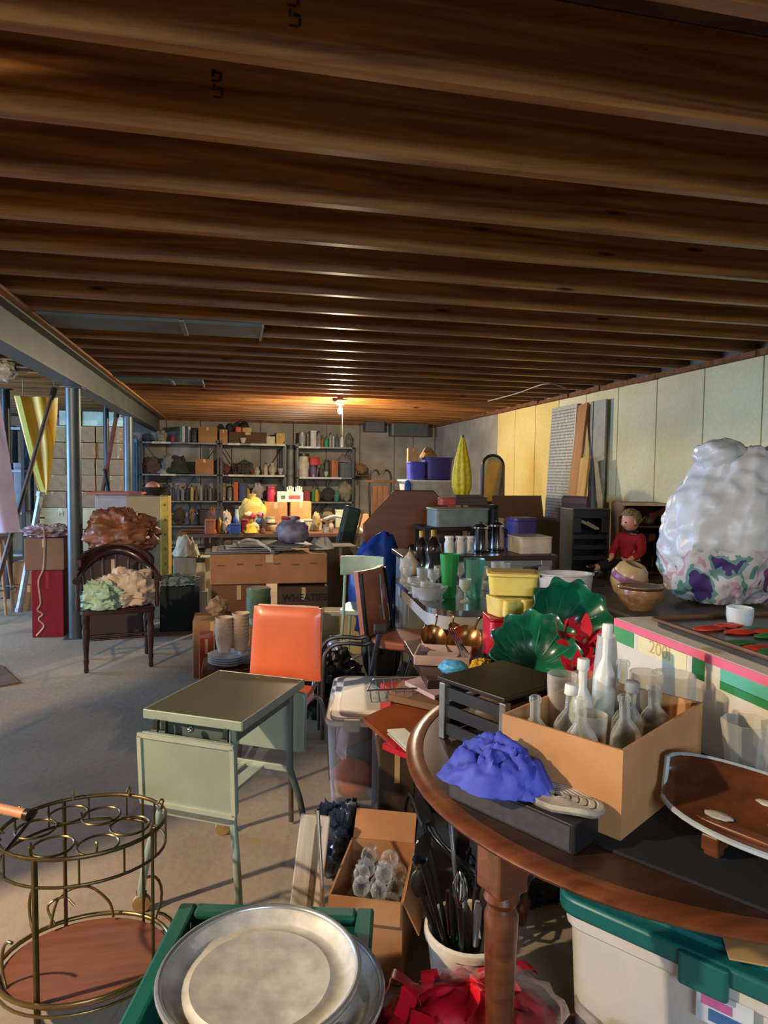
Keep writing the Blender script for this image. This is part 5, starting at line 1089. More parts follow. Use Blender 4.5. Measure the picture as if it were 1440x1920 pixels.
wg = thing('plastic_bag', 'huge stuffed white plastic bag with a colourful printed lower part, at the right wall', 'bag', (2.62, 3.22, FT_))
MB().blob((0, 0, .40), (.41, .28, .44), .12, 1.9, 91, 90, 66, flat=-.385, shape=bagshape).build('film', wbm, wg, smooth=70)
MB().blob((-.06, -.02, .80), (.14, .11, .08), .22, 2.2, 93, 30, 18).build('bunched_top', mat('#C8CCD4', .35, 0, .05, 8, .1), wg, smooth=70)
MB().blob((.26, -.05, .76), (.19, .14, .09), .2, 2, 95, 30, 18).build('bunched_top', mat('#CCD0D6', .35, 0, .05, 8, .1), wg, smooth=70)
cloth('dark_coat', (2.86, 2.72, FT_+.13), (.13, .17, .17), .3, 2.4, 97, '#141416', 'black heap of cloth right of the big white bag at the frame edge', 'coat', flat=-.125)
# ================================================================== middle ground: cartons, stool with cups, heaps
bigc = closed_carton('cardboard_box', 'wide brown moving carton on top of the carton stack in the middle of the floor', (.31, 6.05, .475), -.03, .98, .48, .25, '#A8754C')
for k in range(6): MB().box((-.40+.155*k, -.2408, .16+.01*(k % 2)), (.06, .0012, .012)).build('printed_mark', mat('#6E4630', .8, var=0), bigc)
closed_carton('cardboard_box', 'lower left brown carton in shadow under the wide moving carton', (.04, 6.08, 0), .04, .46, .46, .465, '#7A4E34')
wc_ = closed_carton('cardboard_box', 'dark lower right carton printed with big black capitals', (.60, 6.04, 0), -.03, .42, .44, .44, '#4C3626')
text('WHEATIES', .085, mat('#15100D', .8, var=0), wc_, (.01, -.2215, .345), (PI/2, 0, 0), sx=.95, bold=.002)
closed_carton('cardboard_box', 'olive grey carton with dark stamped word right of the wide moving carton', (.99, 6.55, 0), .05, .34, .34, .72, '#6E6248')
t = thing('newspaper_pile', 'untidy pile of newspapers and plastic sleeves on the wide moving carton', 'newspapers', (.20, 6.03, .728))
for k in range(6): MB().sheet(lambda a, b: ((a-.5)*.62, (b-.5)*.34, .004+.012*k+.008*math.sin(5*a+k)*b), 10, 6, .006).build('newspaper', mat(['#8E8C8A', '#A5A3A0', '#7D7C7C', '#B1B0AD', '#99938C', '#777B80'][k], .6, 0, .15, 14), t, smooth=70, loc=(-.12+.055*k, .02*math.sin(k*2), .004), rot=(0, 0, .15*math.sin(k*3)))
t = thing('belt', 'white leather belt coiled over the newspapers', 'belt', (.20, 5.92, .815)); MB().tube(smooth_path([(-.15, .05, .0), (-.08, .1, .02), (0, .02, .015), (.03, -.1, .0), (.09, -.13, -.03), (.12, -.15, -.06)], 5), .012, 6).build('strap', mat('#C4BBA8', .5), t, smooth=True); MB().box((.125, -.155, -.065), (.03, .006, .035)).build('buckle', chrome(), t)
item('bag', 521, 968, 578, 1034, 5.95, '#8C8FA0', 'clear bag of pink and blue things on the wide moving carton', 'bag', 'stuffed_bag', z=.812, dep=.24, col2='#5A4C66')
item('case', 528, 968, 562, 1002, 6.26, '#A01226', 'red box standing behind the stuffed clear bag', 'box', 'red_box', z=.812, dep=.12)
item('heap', 578, 1006, 628, 1036, 6.1, '#D6CFBE', 'crumpled white papers on the right end of the wide moving carton', 'paper', 'paper_heap', z=.729, dep=.2)
# stool, cups, plates
sm_ = mat('#4E2A1C', .4, 0, .2, 5)
stl = thing('stool', 'low dark wooden stool carrying stacked cups left of the orange chair', 'stool', (-.005, 3.62, 0))
MB().box((0, 0, .405), (.30, .26, .03)).build('seat', sm_, stl, bev=.005)
for sx in (-1, 1):
    for sy in (-1, 1): MB().box((sx*.12, sy*.1, .195), (.03, .03, .39)).build('leg', sm_, stl, bev=.003)
for k, (x, y, lb) in enumerate([(-.02, -.03, 'clear plastic plates stacked at the left of the stool'), (.095, .02, 'clear plastic tray pile at the right of the stool')]):
    t = thing('plastic_plates', lb, 'plates', (-.005+x, 3.62+y, .421))
    for q in range(4): MB().lathe([(.002, 0), (.07, 0), (.105-.05*k, .02), (.10-.05*k, .021), (.065, .004), (.002, .004)], 20, (0, 0, .012*q)).build('plate', glass('#E6EAEE', .05, .3), t, smooth=True)
for k, (x, y, n_, lb) in enumerate([(-.04, 0, 7, 'left tall stack of beige paper cups on the stool'), (.045, .01, 8, 'right tall stack of beige paper cups on the stool')]):
    t = thing('cup_stack', lb, 'cups', (-.005+x, 3.62+y, .48))
    for q in range(n_): MB().lathe([(.002, 0), (.032, 0), (.046, .07), (.048, .072), (.045, .074), (.042, .068), (.03, .008), (.002, .006)], 16, (0, 0, .018*q)).build('cup', mat('#BFA58A', .6, 0, .08), t, smooth=True)
closed_carton('cardboard_box', 'brown carton holding the green tin behind the cup stacks', (.08, 4.62, 0), .06, .40, .34, .40, '#9A6E4A')
item('can', 461, 1102, 508, 1166, 4.6, '#5E6E4E', 'dark green tin with an open silver top behind the orange chair', 'can', 'green_tin', z=.405, dk='#3E5238')
t = closed_carton('orange_box', 'narrow orange-red box standing left of the brown carton', (-.17, 4.52, 0), .05, .09, .2, .36, '#A8401E')
item('heap', 383, 1118, 432, 1144, 4.9, '#9C7A56', 'crumpled brown paper left of the green tin', 'paper', 'crumpled_paper', z=.40, dep=.2)
t = closed_carton('cardboard_box', 'tan carton carrying the crumpled brown paper', (-.14, 4.93, 0), 0, .26, .3, .395, '#94704C')
# things between the orange chair and the dinette
closed_carton('cardboard_box', 'cream coloured low carton on the floor right of the dark printed carton', (.86, 5.40, 0), -.2, .36, .36, .30, '#C2A878')
wh = thing('wheel', 'dark spoked wheel leaning by the brown dinette chair', 'wheel', (D(717, 1203, 4.4).x, 4.4, .235), rot=(PI/2-.12, 0, .75))
MB().tube([(.19*math.cos(a), .20*math.sin(a), 0) for a in [2*PI*k/40 for k in range(40)]], .022, 10, True).build('tyre', mat('#1D1B1A', .6), wh, smooth=True)
MB().lathe([(.002, -.008), (.175, -.004), (.175, .004), (.002, .008)], 28, sy=1.06).build('disc', mat('#3A3028', .5, 0, .15), wh, smooth=True)
MB().lathe([(.002, -.025), (.025, -.022), (.025, .022), (.002, .025)], 14).build('hub', steel('#5A4A38'), wh, smooth=True)
cloth('black_bag', (.53, 3.95, .17), (.19, .17, .19), .35, 2.6, 111, '#121113', 'black bag of odds and ends on the floor right of the orange chair', 'bag', flat=-.168, rough=.35)
tl_ = thing('tube_frame', 'grey bent metal tube frame behind the clear bin lid', 'frame', (.58, 3.52, 0))
for q in (0, .14): MB().tube(smooth_path([(-.12, q, .01), (-.115, q, .40), (-.09, q, .49), (-.03, q, .52), (.09, q, .51), (.16, q, .47), (.17, q, .01)], 5), .012, 8).build('tube', mat('#6E6660', .35, .8, .1), tl_, smooth=True)
t = thing('shoe', 'clear and grey plastic clog standing on the black bag', 'shoe', (.58, 3.98, .345), rot=(.6, 0, .4)); MB().blob((0, 0, .05), (.035, .08, .05), .1, 2, 3, 18, 12).build('upper', mat('#77737C', .25, 0, .1), t, smooth=True); MB().rbox((0, 0, .004), (.07, .17, .016), .034).build('sole', mat('#2A282A', .6), t)
item('tool', 668, 1180, 712, 1290, 3.35, '#4A4A54', 'grey plastic tube leaning before the dark wheel', 'tube', 'plastic_tube', z=.012)

# ================================================================== left of the aisle
rb_ = closed_carton('red_box', 'tall dark red box standing on the floor by the steel post', (-1.535, 6.33, 0), .0, .25, .26, .565, '#7E0F22', tape='#8A1A2C')
closed_carton('cardboard_box', 'brown carton sitting on the tall dark red box', (-1.56, 6.36, .569), .0, .31, .28, .27, '#7E6250')
cloth('film_bag', (-1.56, 6.34, .895), (.17, .13, .05), .4, 2.6, 121, '#B0AEB6', 'clear and pink plastic bag lying on the brown carton by the post', 'bag', flat=-.048, rough=.25, col2='#8A5A66')
cp = [(-1.56, 6.20, .93), (-1.55, 6.195, .86), (-1.56, 6.195, .6), (-1.60, 6.19, .48), (-1.585, 6.185, .3), (-1.61, 6.185, .24), (-1.57, 6.185, .20), (-1.60, 6.18, .16), (-1.56, 6.18, .1), (-1.62, 6.18, .02)]
tag(MB().tube(smooth_path(cp, 5), .008, 6).build('cord', mat('#B48A6A', .6), smooth=True), 'tan cord hanging down the front of the dark red box', 'cord')
closed_carton('cardboard_box', 'low brown carton on the floor left of the dark red box', (-2.02, 7.55, 0), .1, .34, .3, .26, '#8A6848')
closed_carton('cardboard_box', 'second brown carton stacked on the low brown carton at left', (-2.0, 7.56, .264), -.05, .3, .28, .22, '#927050')
o = MB().box((0, 0, .006), (.62, .52, .008)).build('cardboard_sheet', card('#5E4836'), loc=(-1.78, 4.95, 0), rot=(0, 0, .5)); tag(o, 'flattened dark cardboard lying on the floor at the left edge', 'cardboard')
st2 = thing('bar_stool', 'light wooden stool with slanted legs at the left edge behind the sheets', 'stool', (-2.28, 7.3, 0))
MB().lathe([(.002, .74), (.16, .74), (.17, .755), (.165, .775), (.002, .78)], 24).build('seat', mat('#A8774A', .45, 0, .15, 5), st2, smooth=True)
for k in range(4):
    a = PI/4+k*PI/2; MB().tube([(.1*math.cos(a), .1*math.sin(a), .74), (.19*math.cos(a), .19*math.sin(a), .012)], [.016, .013], 8).build('leg', mat('#A8774A', .45, 0, .15, 5), st2, smooth=True)
MB().tube([(.165*math.cos(a), .165*math.sin(a), .25) for a in [2*PI*k/20 for k in range(20)]], .008, 6, True).build('foot_ring', steel(), st2, smooth=True)
post((-2.42, 8.2, 0), .045, 2.30, '#2B3036', 'dark slim steel post left of the yellow cloth')
post((-1.62, 9.55, 0), .035, 2.30, '#3A4044', 'thin dark post in front of the wrapped carton pile')
# hanging sheets and pipe
pi = thing('ceiling_pipe', 'dark pipe running under the joists on the left side of the beam', 'pipe', (-3.0, 6.55, 2.31)); MB().tube([(-1.4, 0, 0), (1.55, 0, 0)], .03, 12).build('pipe', mat('#4A4A4C', .4, .5), pi, smooth=True)
for k in range(3): MB().tube([(-1.0+.9*k, 0, 0), (-.97+.9*k, 0, 0)], .036, 12).build('coupling', mat('#3A3A3C', .4, .5), pi, smooth=True)
MB().sheet(lambda a, b: (-1.35+2.3*a, -.25+.5*b, .045+.02*math.sin(9*a)*math.sin(4*b)), 20, 5, .004).build('foil_wrap', mat('#8E98A4', .25, .6, .1, 8, .2), pi, smooth=70)
t = thing('insulation_tuft', 'white tuft of insulation hanging beside the pipe end above the yellow cloth', 'insulation', (-1.93, 6.50, 2.26)); MB().blob((0, 0, 0), (.09, .07, .075), .4, 3, 131, 22, 16).build('tuft', mat('#B9B4AA', .9, 0, .2, 20, .4), t, smooth=70); MB().tube([(.05, 0, -.04), (.06, 0, .05)], .012, 6).build('tie', mat('#4A3A34', .6), t)
ps = thing('hanging_sheet', 'lavender white bed sheet hanging at the left edge of the frame', 'sheet', (-2.19, 6.62, .86)); MB().sheet(lambda a, b: ((a-.5)*.66*(1-.25*b)-.10*b, .06*math.sin(13*a+2*b), 1.40*b), 30, 20, .006).build('cloth', mat('#AFA3C2', .8, 0, .08, 4), ps, smooth=70)
MB().blob((.16, -.045, .26), (.035, .008, .05), .3, 3, 2, 14, 10).build('stain_patch', mat('#8A7458', .8), ps, smooth=True)
yc = thing('yellow_cloth', 'bright yellow plastic sheet hanging twisted to a point between the posts', 'cloth', (-1.98, 7.79, 1.16)); MB().sheet(lambda a, b: ((a-.5)*(.06+.36*b**.8)+.03*(1-b)-.02*b, .018*math.sin(12*a+4*b)*(.4+b), 1.02*b), 30, 24, .006).build('sheet', mat('#E6AE1E', .5, 0, .08, 4), yc, smooth=70)
MB().tube([(-.15, 0, 1.01), (-.15, 0, 1.215)], .004, 5).tube([(.15, 0, 1.01), (.15, 0, 1.215)], .004, 5).build('hanging_cord', mat('#8A8070', .8), yc)
MB().sheet(lambda a, b: (-.02-.19*b**.8+.045*a+.05*(1-b), -.05-.01*math.sin(6*b), 1.02*b), 4, 20, .005).build('folded_edge', mat('#E2D468', .5, 0, .05), yc, smooth=70)
def rod(name, label, cat, p0, p1, r_, col, tip='#2A2622', n_=8):
    t = thing(name, label, cat, tuple(p0)); d = Vector(p1)-Vector(p0)
    MB().tube([(0, 0, 0), d], r_, n_).build('shaft', mat(col, .55, .1, .2, 12), t, smooth=True); MB().tube([d*.96, d*1.0], r_*1.35, n_).build('end_cap', mat(tip, .5), t, smooth=True); MB().tube([(0, 0, 0), d*.03], r_*1.25, n_).build('ferrule', mat(tip, .5), t, smooth=True); return t
rod('rusty_pole', 'rusty dark pole slanting across the yellow cloth', 'pole', D(44, 925, 6.9)+(D(44, 925, 6.9)-D(102, 728, 7.3))*1.06, D(102, 728, 7.3), .022, '#4A3428')
rod('wrapped_tube', 'white wrapped tube leaning before the wrapped cartons by the post', 'tube', D(48, 1078, 7.15)+(D(48, 1078, 7.15)-D(77, 922, 7.2))*.44, D(77, 922, 7.2), .03, '#B8BAC0', '#9CA2AC')
rod('wooden_rod', 'reddish-brown rod leaning on the thin dark post', 'rod', D(191, 922, 9.3)+(D(193, 922, 9.3)-D(220, 770, 9.45))*1.08, D(220, 770, 9.45), .026, '#5A2E20')
rod('iron_bar', 'short black iron bar with a bent foot beside the reddish-brown rod', 'bar', D(204, 922, 9.2), D(196, 880, 9.3), .018, '#1E1E20')
fe = thing('fire_extinguisher', 'small dark red extinguisher with a black head on the white cartons', 'extinguisher', (-1.96, 7.56, .488)); MB().lathe([(.002, 0), (.05, 0), (.055, .02), (.055, .30), (.035, .36), (.018, .38), (.002, .39)], 18).build('cylinder', mat('#7E1226', .35, 0, .05), fe, smooth=True); MB().box((0, 0, .41), (.05, .03, .05)).box((.03, 0, .44), (.09, .02, .015)).build('valve', mat('#1A1A1A', .5), fe, bev=.003)
# wrapped carton pile
rows = [(2.02, .20, 4, '#C4D6C4', 'pale green'), (1.80, .215, 3, '#AC8A5E', 'film-wrapped brown'), (1.58, .215, 3, '#B48E60', 'film-wrapped brown'), (1.36, .215, 3, '#A88458', 'film-wrapped brown'), (1.14, .215, 3, '#B8946A', 'film-wrapped brown'), (.92, .215, 3, '#A37F54', 'film-wrapped brown'), (.62, .295, 2, '#C2B48E', 'whitish printed'), (.32, .295, 2, '#B0A282', 'whitish printed'), (.02, .295, 2, '#A89A7C', 'whitish printed')]
ords = ['top', 'second', 'third', 'fourth', 'fifth', 'sixth', 'seventh', 'eighth', 'lowest']; pos = {2: ['left', 'right'], 3: ['left', 'middle', 'right'], 4: ['far left', 'left', 'right', 'far right']}
pal = thing('pallet', 'wooden pallet under the wrapped carton pile beyond the beam', 'pallet', (-2.0, 10.25, 0)); MB().box((0, 0, .016), (1.15, .8, .006)).build('deck', mat('#7A5E40', .8), pal)
for k in range(3): MB().box((-.5+.5*k, 0, .0065), (.08, .8, .013)).build('runner', mat('#6E5438', .8), pal)
for r_, (z, h, n_, col, kind) in enumerate(rows):
    for k in range(n_):
        w_ = 1.10/n_
        if r_ == 0 and k == 0: continue
        if r_ == 1: col, kind = ('#BED2C0', 'pale green') if k == 0 else ('#AC8A5E', 'film-wrapped brown')
        rr = random.Random(r_*10+k)
        o = closed_carton('carton', kind+' carton in the pile beyond the beam, '+ords[r_]+' row, '+pos[n_][k], (-2.0-.55+w_*(k+.5), 10.25+rr.uniform(-.02, .02), z), rr.uniform(-.02, .02), w_-.012, .7, h-.006, col, 'cartons in the wrapped pile', tape='#D8CDB4')
        if 0 < r_ < 6: MB().sheet(lambda a, b: ((a-.5)*(w_-.02), -.358-.006*math.sin(14*a+9*b+k)-.004*math.sin(31*b+7*a), (h-.02)*b), 10, 6, .002).build('film', glass('#F2E6CC', .10, .16), o, smooth=70)
        if r_ == 6: text('AVES' if k else 'H', .10, mat('#8A7C58', .7, var=0), o, (.02, -.3515, .21), (PI/2, 0, 0))
# storage rack beyond
lr = thing('metal_rack', 'dark metal rack with cluttered shelves behind the yellow cloth', 'shelf', (-3.22, 9.9, 0))
for sx in (-1, 1):
    for sy in (-1, 1): MB().box((sx*.55, sy*.2, 1.05), (.04, .04, 2.1)).build('upright', mat('#2C3136', .5, .4), lr)
for z in (.3, .85, 1.4, 1.95): MB().box((0, 0, z), (1.12, .42, .03)).build('shelf_board', mat('#8E9AA6', .5, .2), lr)
for k, (x0, y0, x1, y1, kd, col, lb, cat) in enumerate([(38, 800, 56, 820, 'heap', '#2E5F9A', 'blue bundle on the upper rack shelf beside the yellow cloth', 'bundle'), (2, 798, 26, 820, 'box', '#5A6A7A', 'grey carton at the far left of the upper rack shelf', 'box'), (30, 868, 48, 890, 'case', '#6A7682', 'grey-blue case on the middle rack shelf', 'case')]):
    item(kd, x0, y0, x1, y1, 9.85, col, lb, cat, lb.split()[1] if kd != 'heap' else 'bundle', z=1.416 if y1 < 830 else .866, dep=.25)
# cabinet with pink top, slab, bundle, dark box
cb2 = thing('cabinet', 'grey cabinet with a pinkish board on top behind the armchair', 'cabinet', (-1.16, 7.6, 0))
MB().box((0, 0, .585), (.42, .38, 1.17)).build('body', mat('#8E8E96', .5, 0, .06), cb2, bev=.006); MB().box((-.03, 0, 1.185), (.54, .42, .025)).build('board_top', mat('#B0685C', .6, 0, .1), cb2, bev=.004)
MB().box((0, -.194, .6), (.38, .012, 1.08)).build('door', mat('#96969E', .5, 0, .06), cb2, bev=.003); MB().box((.15, -.205, .7), (.012, .02, .12)).build('handle', steel(), cb2)
sl2 = thing('foam_slab', 'beige upright panel box with a yellow right edge behind the armchair', 'panel', (-.79, 6.95, 0))
MB().box((-.03, 0, .59), (.33, .30, 1.18)).build('body', mat('#9E9070', .6, 0, .06), sl2, bev=.004); MB().box((.155, -.03, .59), (.07, .34, 1.18)).build('yellow_edge', mat('#D2B24A', .6, 0, .12, 20), sl2, bev=.006)
hl = MB()
for k in range(8): hl.blob((.155, -.202, .12+.14*k), (.012, .004, .012), 0, 2, 0, 8, 6)
hl.build('edge_hole', mat('#8A7430', .7), sl2)
item('bowl', 266, 913, 318, 931, 6.9, '#1C1816', 'black wide bowl on top of the beige panel box', 'bowl', 'black_bowl', z=1.182, dk='#1C1816')
item('ball', 272, 903, 300, 924, 6.9, '#C98672', 'pink ball lying in the black bowl', 'ball', 'pink_ball', z=1.215)
closed_carton('cardboard_box', 'tall brown carton hidden behind the armchair back, under the orange-brown bundle', (-.98, 6.22, 0), 0, .46, .36, .72, '#3E2E24')
cloth('bundle', (-.93, 6.14, .90), (.26, .20, .18), .32, 2.2, 141, '#8A4A22', 'orange-brown plastic wrapped bundle above the armchair back', 'bundle', flat=-.175, rough=.5, col2='#6A4A3A')
item('basket', 264, 1004, 288, 1030, 6.3, '#4A4038', 'small dark wicker basket at the right of the orange-brown bundle', 'basket', 'wicker_basket', z=.724, dep=.12)
t = closed_carton('dark_box', 'dark green-black box on the floor right of the armchair', (-.46, 6.42, 0), 0, .34, .4, .40, '#18201E', tape='#2A3432')
cloth('clear_bag', (-.48, 6.34, .445), (.15, .12, .05), .4, 2.6, 151, '#8C9A96', 'crumpled clear bag lying on the dark green-black box', 'bag', flat=-.04, rough=.25)
closed_carton('white_box', 'white printed box with red word, right of the dark bag', (-.48, 7.35, 0), .05, .24, .26, .53, '#C9C2B0')
item('heap', 322, 1004, 378, 1048, 7.3, '#CFC4A6', 'stuffed cream-white bag on the white boxes left of the newspapers', 'bag', 'white_bag', z=.54, dep=.26)
closed_carton('white_box', 'narrow cream box beside the white printed box', (-.27, 7.36, 0), .0, .13, .22, .53, '#D9D0B2')
item('jar', 367, 1046, 386, 1098, 6.9, '#C9C2A0', 'tall cream jar left of the carton stack', 'jar', 'cream_jar', z=.25)
closed_carton('white_box', 'low whitish box under the tall cream jar', (D(376, 1098, 6.9).x, 6.92, 0), .0, .14, .2, .245, '#B5AC92')

# ================================================================== workbench before the shelves
wb_ = thing('workbench', 'long cluttered workbench in front of the back wall shelves', 'workbench', (.75, 9.42, 0))
MB().box((0, 0, .595), (2.9, .82, .05)).build('top', mat('#6A4A30', .6, 0, .2, 4, kind='wood'), wb_, bev=.004)
for sx in (-1, 0, 1):
    for sy in (-1, 1): MB().box((sx*1.38, sy*.34, .285), (.08, .08, .57)).build('leg', mat('#5A3E28', .6, 0, .2, 4), wb_)
MB().box((0, 0, .22), (2.8, .66, .03)).build('lower_shelf', mat('#5A3E28', .6, 0, .2, 4), wb_)
WZ = .6215
WI = [('box', 497, 941, 539, 976, 9.7, '#B98A52', 'left tan carton standing on the workbench', 'box', 'tan_carton'), ('box', 542, 940, 581, 976, 9.7, '#BE8F56', 'right tan carton standing on the workbench', 'box', 'tan_carton'),
      ('bag', 448, 926, 497, 974, 9.6, '#D8B45A', 'colourful printed shopping bag stuffed full on the workbench', 'bag', 'shopping_bag'), 
      ('heap', 384, 950, 412, 980, 9.8, '#6E4A2E', 'brown leather bundle at the left end of the workbench', 'bundle', 'leather_bundle'), ('heap', 412, 956, 436, 982, 9.6, '#B9A98C', 'pale cloth heap at the left of the workbench', 'cloth', 'pale_cloth'),
      ('heap', 430, 958, 462, 984, 9.7, '#7A2E38', 'dark red toy heap near the middle of the workbench', 'toys', 'toy_heap'), ('case', 384, 974, 404, 1000, 9.08, '#A0562E', 'orange-brown box at the front left corner of the workbench', 'box', 'brown_box'),
      ('bottle', 408, 966, 416, 998, 9.08, '#B98A3A', 'amber bottle on the front left of the workbench', 'bottle', 'amber_bottle'), ('bottle', 420, 970, 428, 998, 9.08, '#3E5A3A', 'green bottle on the front left of the workbench', 'bottle', 'green_bottle'),
      ('case', 428, 982, 450, 998, 9.08, '#27427E', 'blue case on the front of the workbench', 'case', 'blue_case'), ('heap', 452, 984, 486, 1000, 9.08, '#D6A92A', 'yellow crumpled toy bundle at the front of the workbench', 'bundle', 'yellow_bundle'),
      ('can', 472, 966, 488, 986, 9.55, '#D9CFA8', 'cream roll standing left of the cream jar pair on the workbench', 'roll', 'cream_roll'), ('can', 496, 968, 516, 988, 9.5, '#DCD2AE', 'second cream roll on the workbench', 'roll', 'cream_roll'),
      ('jar', 498, 980, 520, 1002, 9.4, '#A89468', 'tan ceramic jar at the front of the workbench', 'jar', 'tan_jar'), ('tub', 566, 974, 604, 1002, 9.5, '#BFAF86', 'translucent tan plastic tub on the workbench', 'tub', 'plastic_tub'),
      ('heap', 598, 958, 632, 984, 9.9, '#5E5238', 'olive brown cloth heap behind the plastic tub', 'cloth', 'olive_cloth'), ('case', 462, 970, 474, 990, 9.75, '#C03A22', 'small red box in the middle of the workbench', 'box', 'red_box'),
      ('box', 658, 964, 690, 1000, 9.7, '#C08C62', 'open carton with papers at the right end of the workbench', 'box', 'paper_carton'), ('case', 628, 956, 646, 972, 9.95, '#A9B79A', 'pale green case behind the teal cushion', 'case', 'green_case')]
for (kd, x0, y0, x1, y1, Y, col, lb, cat, nm) in WI: item(kd, x0, y0, x1, y1, Y, col, lb, cat, nm, z=WZ, dep=.2)
bk_ = [o for o in COL.objects if o.name.startswith('shopping_bag')][0]
for k, (x, z, col) in enumerate(((-.10, .12, '#D8643A'), (.0, .2, '#C94A6A'), (.1, .13, '#3A6AA8'), (.03, .07, '#E2D4B0'), (-.05, .22, '#F0E2C0'), (.12, .22, '#D88A9A'))):
    MB().blob((x, -.105, z), (.05, .015, .035), .3, 3, k, 12, 8).build('printed_patch', mat(col, .5), bk_, smooth=True)
wc2 = item('box', 519, 922, 567, 941, 9.7, '#D9CFB4', 'white carton with red lettering lying across the two tan cartons', 'box', 'white_carton', z=WZ+.385, dep=.2, rz=0)
MB().box((.06, -.102, .07), (.16, .002, .055)).build('red_print', mat('#B8554A', .6, var=.35, scale=40), wc2); MB().box((-.10, -.102, .07), (.06, .002, .05)).build('green_print', mat('#4E6A4A', .6, var=.35, scale=40), wc2)
t = thing('work_gloves', 'pair of white work gloves standing up from the lettered white carton', 'gloves', (D(552, 925, 9.7).x, 9.7, WZ+.385+.14))
for s in (-1, 1):
    for f in range(4): MB().tube([(s*.06+(f-1.5)*.022, 0, 0), (s*.06+(f-1.5)*.028, 0, .07+.015*(f in (1, 2)))], [.012, .009], 6).build('finger', mat('#D5CDB6', .8), t, smooth=True)
item('jar', 500, 912, 517, 939, 9.7, '#A81E2C', 'red metallic jar standing on the left tan carton', 'jar', 'red_jar', z=WZ+.385, dk='#8A1624')
cu = thing('cushion', 'tall dark teal vinyl cushion leaning at the right of the workbench', 'cushion', (D(645, 1025, 7.4).x, 7.4, .62), rot=(-.1, .28, .2)); MB().rbox((0, 0, .22), (.20, .10, .44), .045, 4).build('pad', mat('#27403E', .35, 0, .1, coat=.2), cu, smooth=True, bev=.02); MB().tube([(.11, -.03, 0), (.11, -.03, .44)], .012, 6).build('pale_edge', mat('#B0A488', .6), cu)
closed_carton('cardboard_box', 'open-topped grey-brown carton under the teal cushion', (D(640, 1050, 7.4).x-.06, 7.42, 0), .1, .50, .4, .60, '#7E7458')
hs = thing('hose', 'white flexible hose arching over the right end of the workbench', 'hose', (0, 0, 0)); MB().tube(smooth_path([D(608, 974, 8.7), D(630, 968, 8.6), D(655, 976, 8.4), D(675, 992, 8.2), D(690, 1008, 8.0), D(698, 1040, 7.9), F(700, 1105, .03)], 6), .02, 8).build('tube', mat('#C9C2B0', .5), hs, smooth=True); MB().tube([D(689, 1006, 8.0), D(692, 1012, 7.99)], .028, 8).build('coupling', mat('#3A3A38', .5), hs, smooth=True)
# clutter on the lower shelf of the workbench, seen between the cartons
item('box', 384, 1006, 404, 1030, 9.4, '#5A4430', 'dark carton under the left end of the workbench', 'box', 'dark_carton', z=.24, dep=.3)

# ================================================================== shelving along the back wall
def shelf_unit(name, label, x0, x1, Y, zs, dep=.42, col='#4A4E4E', edges=()):
    t = thing(name, label, 'shelf', ((x0+x1)/2, Y+dep/2, 0)); w_ = x1-x0; m = mat(col, .5, .4, .12)
    for sx in (-1, 1):
        for sy in (-1, 1): MB().box((sx*(w_/2-.018), sy*(dep/2-.018), (zs[-1]+.05)/2), (.036, .036, zs[-1]+.05)).build('upright', m, t)
    for k, z in enumerate(zs):
        o = MB().box((0, 0, z-.013), (w_, dep, .026)).build('shelf_board', mat('#7E8280', .5, .3, .12), t, bev=.002)
        for (a, b, kk) in edges:
            if kk == k: MB().box(((a+b)/2-(x0+x1)/2, -dep/2-.004, z-.013), (b-a, .006, .034)).build('white_edge', mat('#C8C9C4', .5), o)
    MB().tube([(-w_/2+.02, dep/2, .1), (w_/2-.02, dep/2, zs[-1])], .008, 5).tube([(w_/2-.02, dep/2, .1), (-w_/2+.02, dep/2, zs[-1])], .008, 5).build('cross_brace', m, t)
    return t
SY = 12.22
def zz(py, px=480): return D(px, py, SY).z
def xx(px): return D(px, 880, SY).x
zA = [.12, zz(986, 330), zz(939, 330), zz(889, 330), zz(829, 330)]
shelf_unit('steel_shelf', 'left steel shelving unit on the back wall', xx(262), xx(411), SY, zA, edges=((xx(285), xx(320), 4), (xx(300), xx(330), 3)))
shelf_unit('steel_shelf', 'middle steel shelving unit with white shelf edges on the back wall', xx(413), xx(537), SY, zA, edges=((xx(470), xx(535), 4), (xx(428), xx(534), 3), (xx(428), xx(450), 4)))
zC = [.12, zz(990, 610), zz(941, 610), zz(895, 610), zz(838, 610)]
shelf_unit('steel_shelf', 'right steel shelving unit near the hanging bulb on the back wall', xx(556), xx(664), SY, zC, edges=((xx(560), xx(600), 4), (xx(562), xx(640), 3)))
IY = 12.39
def sh(zi, un, *rows_):
    zl = (zA if un == 'A' else zC)[zi]
    for (kd, x0, y0, x1, y1, col, lb, cat, nm) in rows_: item(kd, x0, y0, x1, y1, IY, col, lb, cat, nm, z=zl+.001, dep=.2)
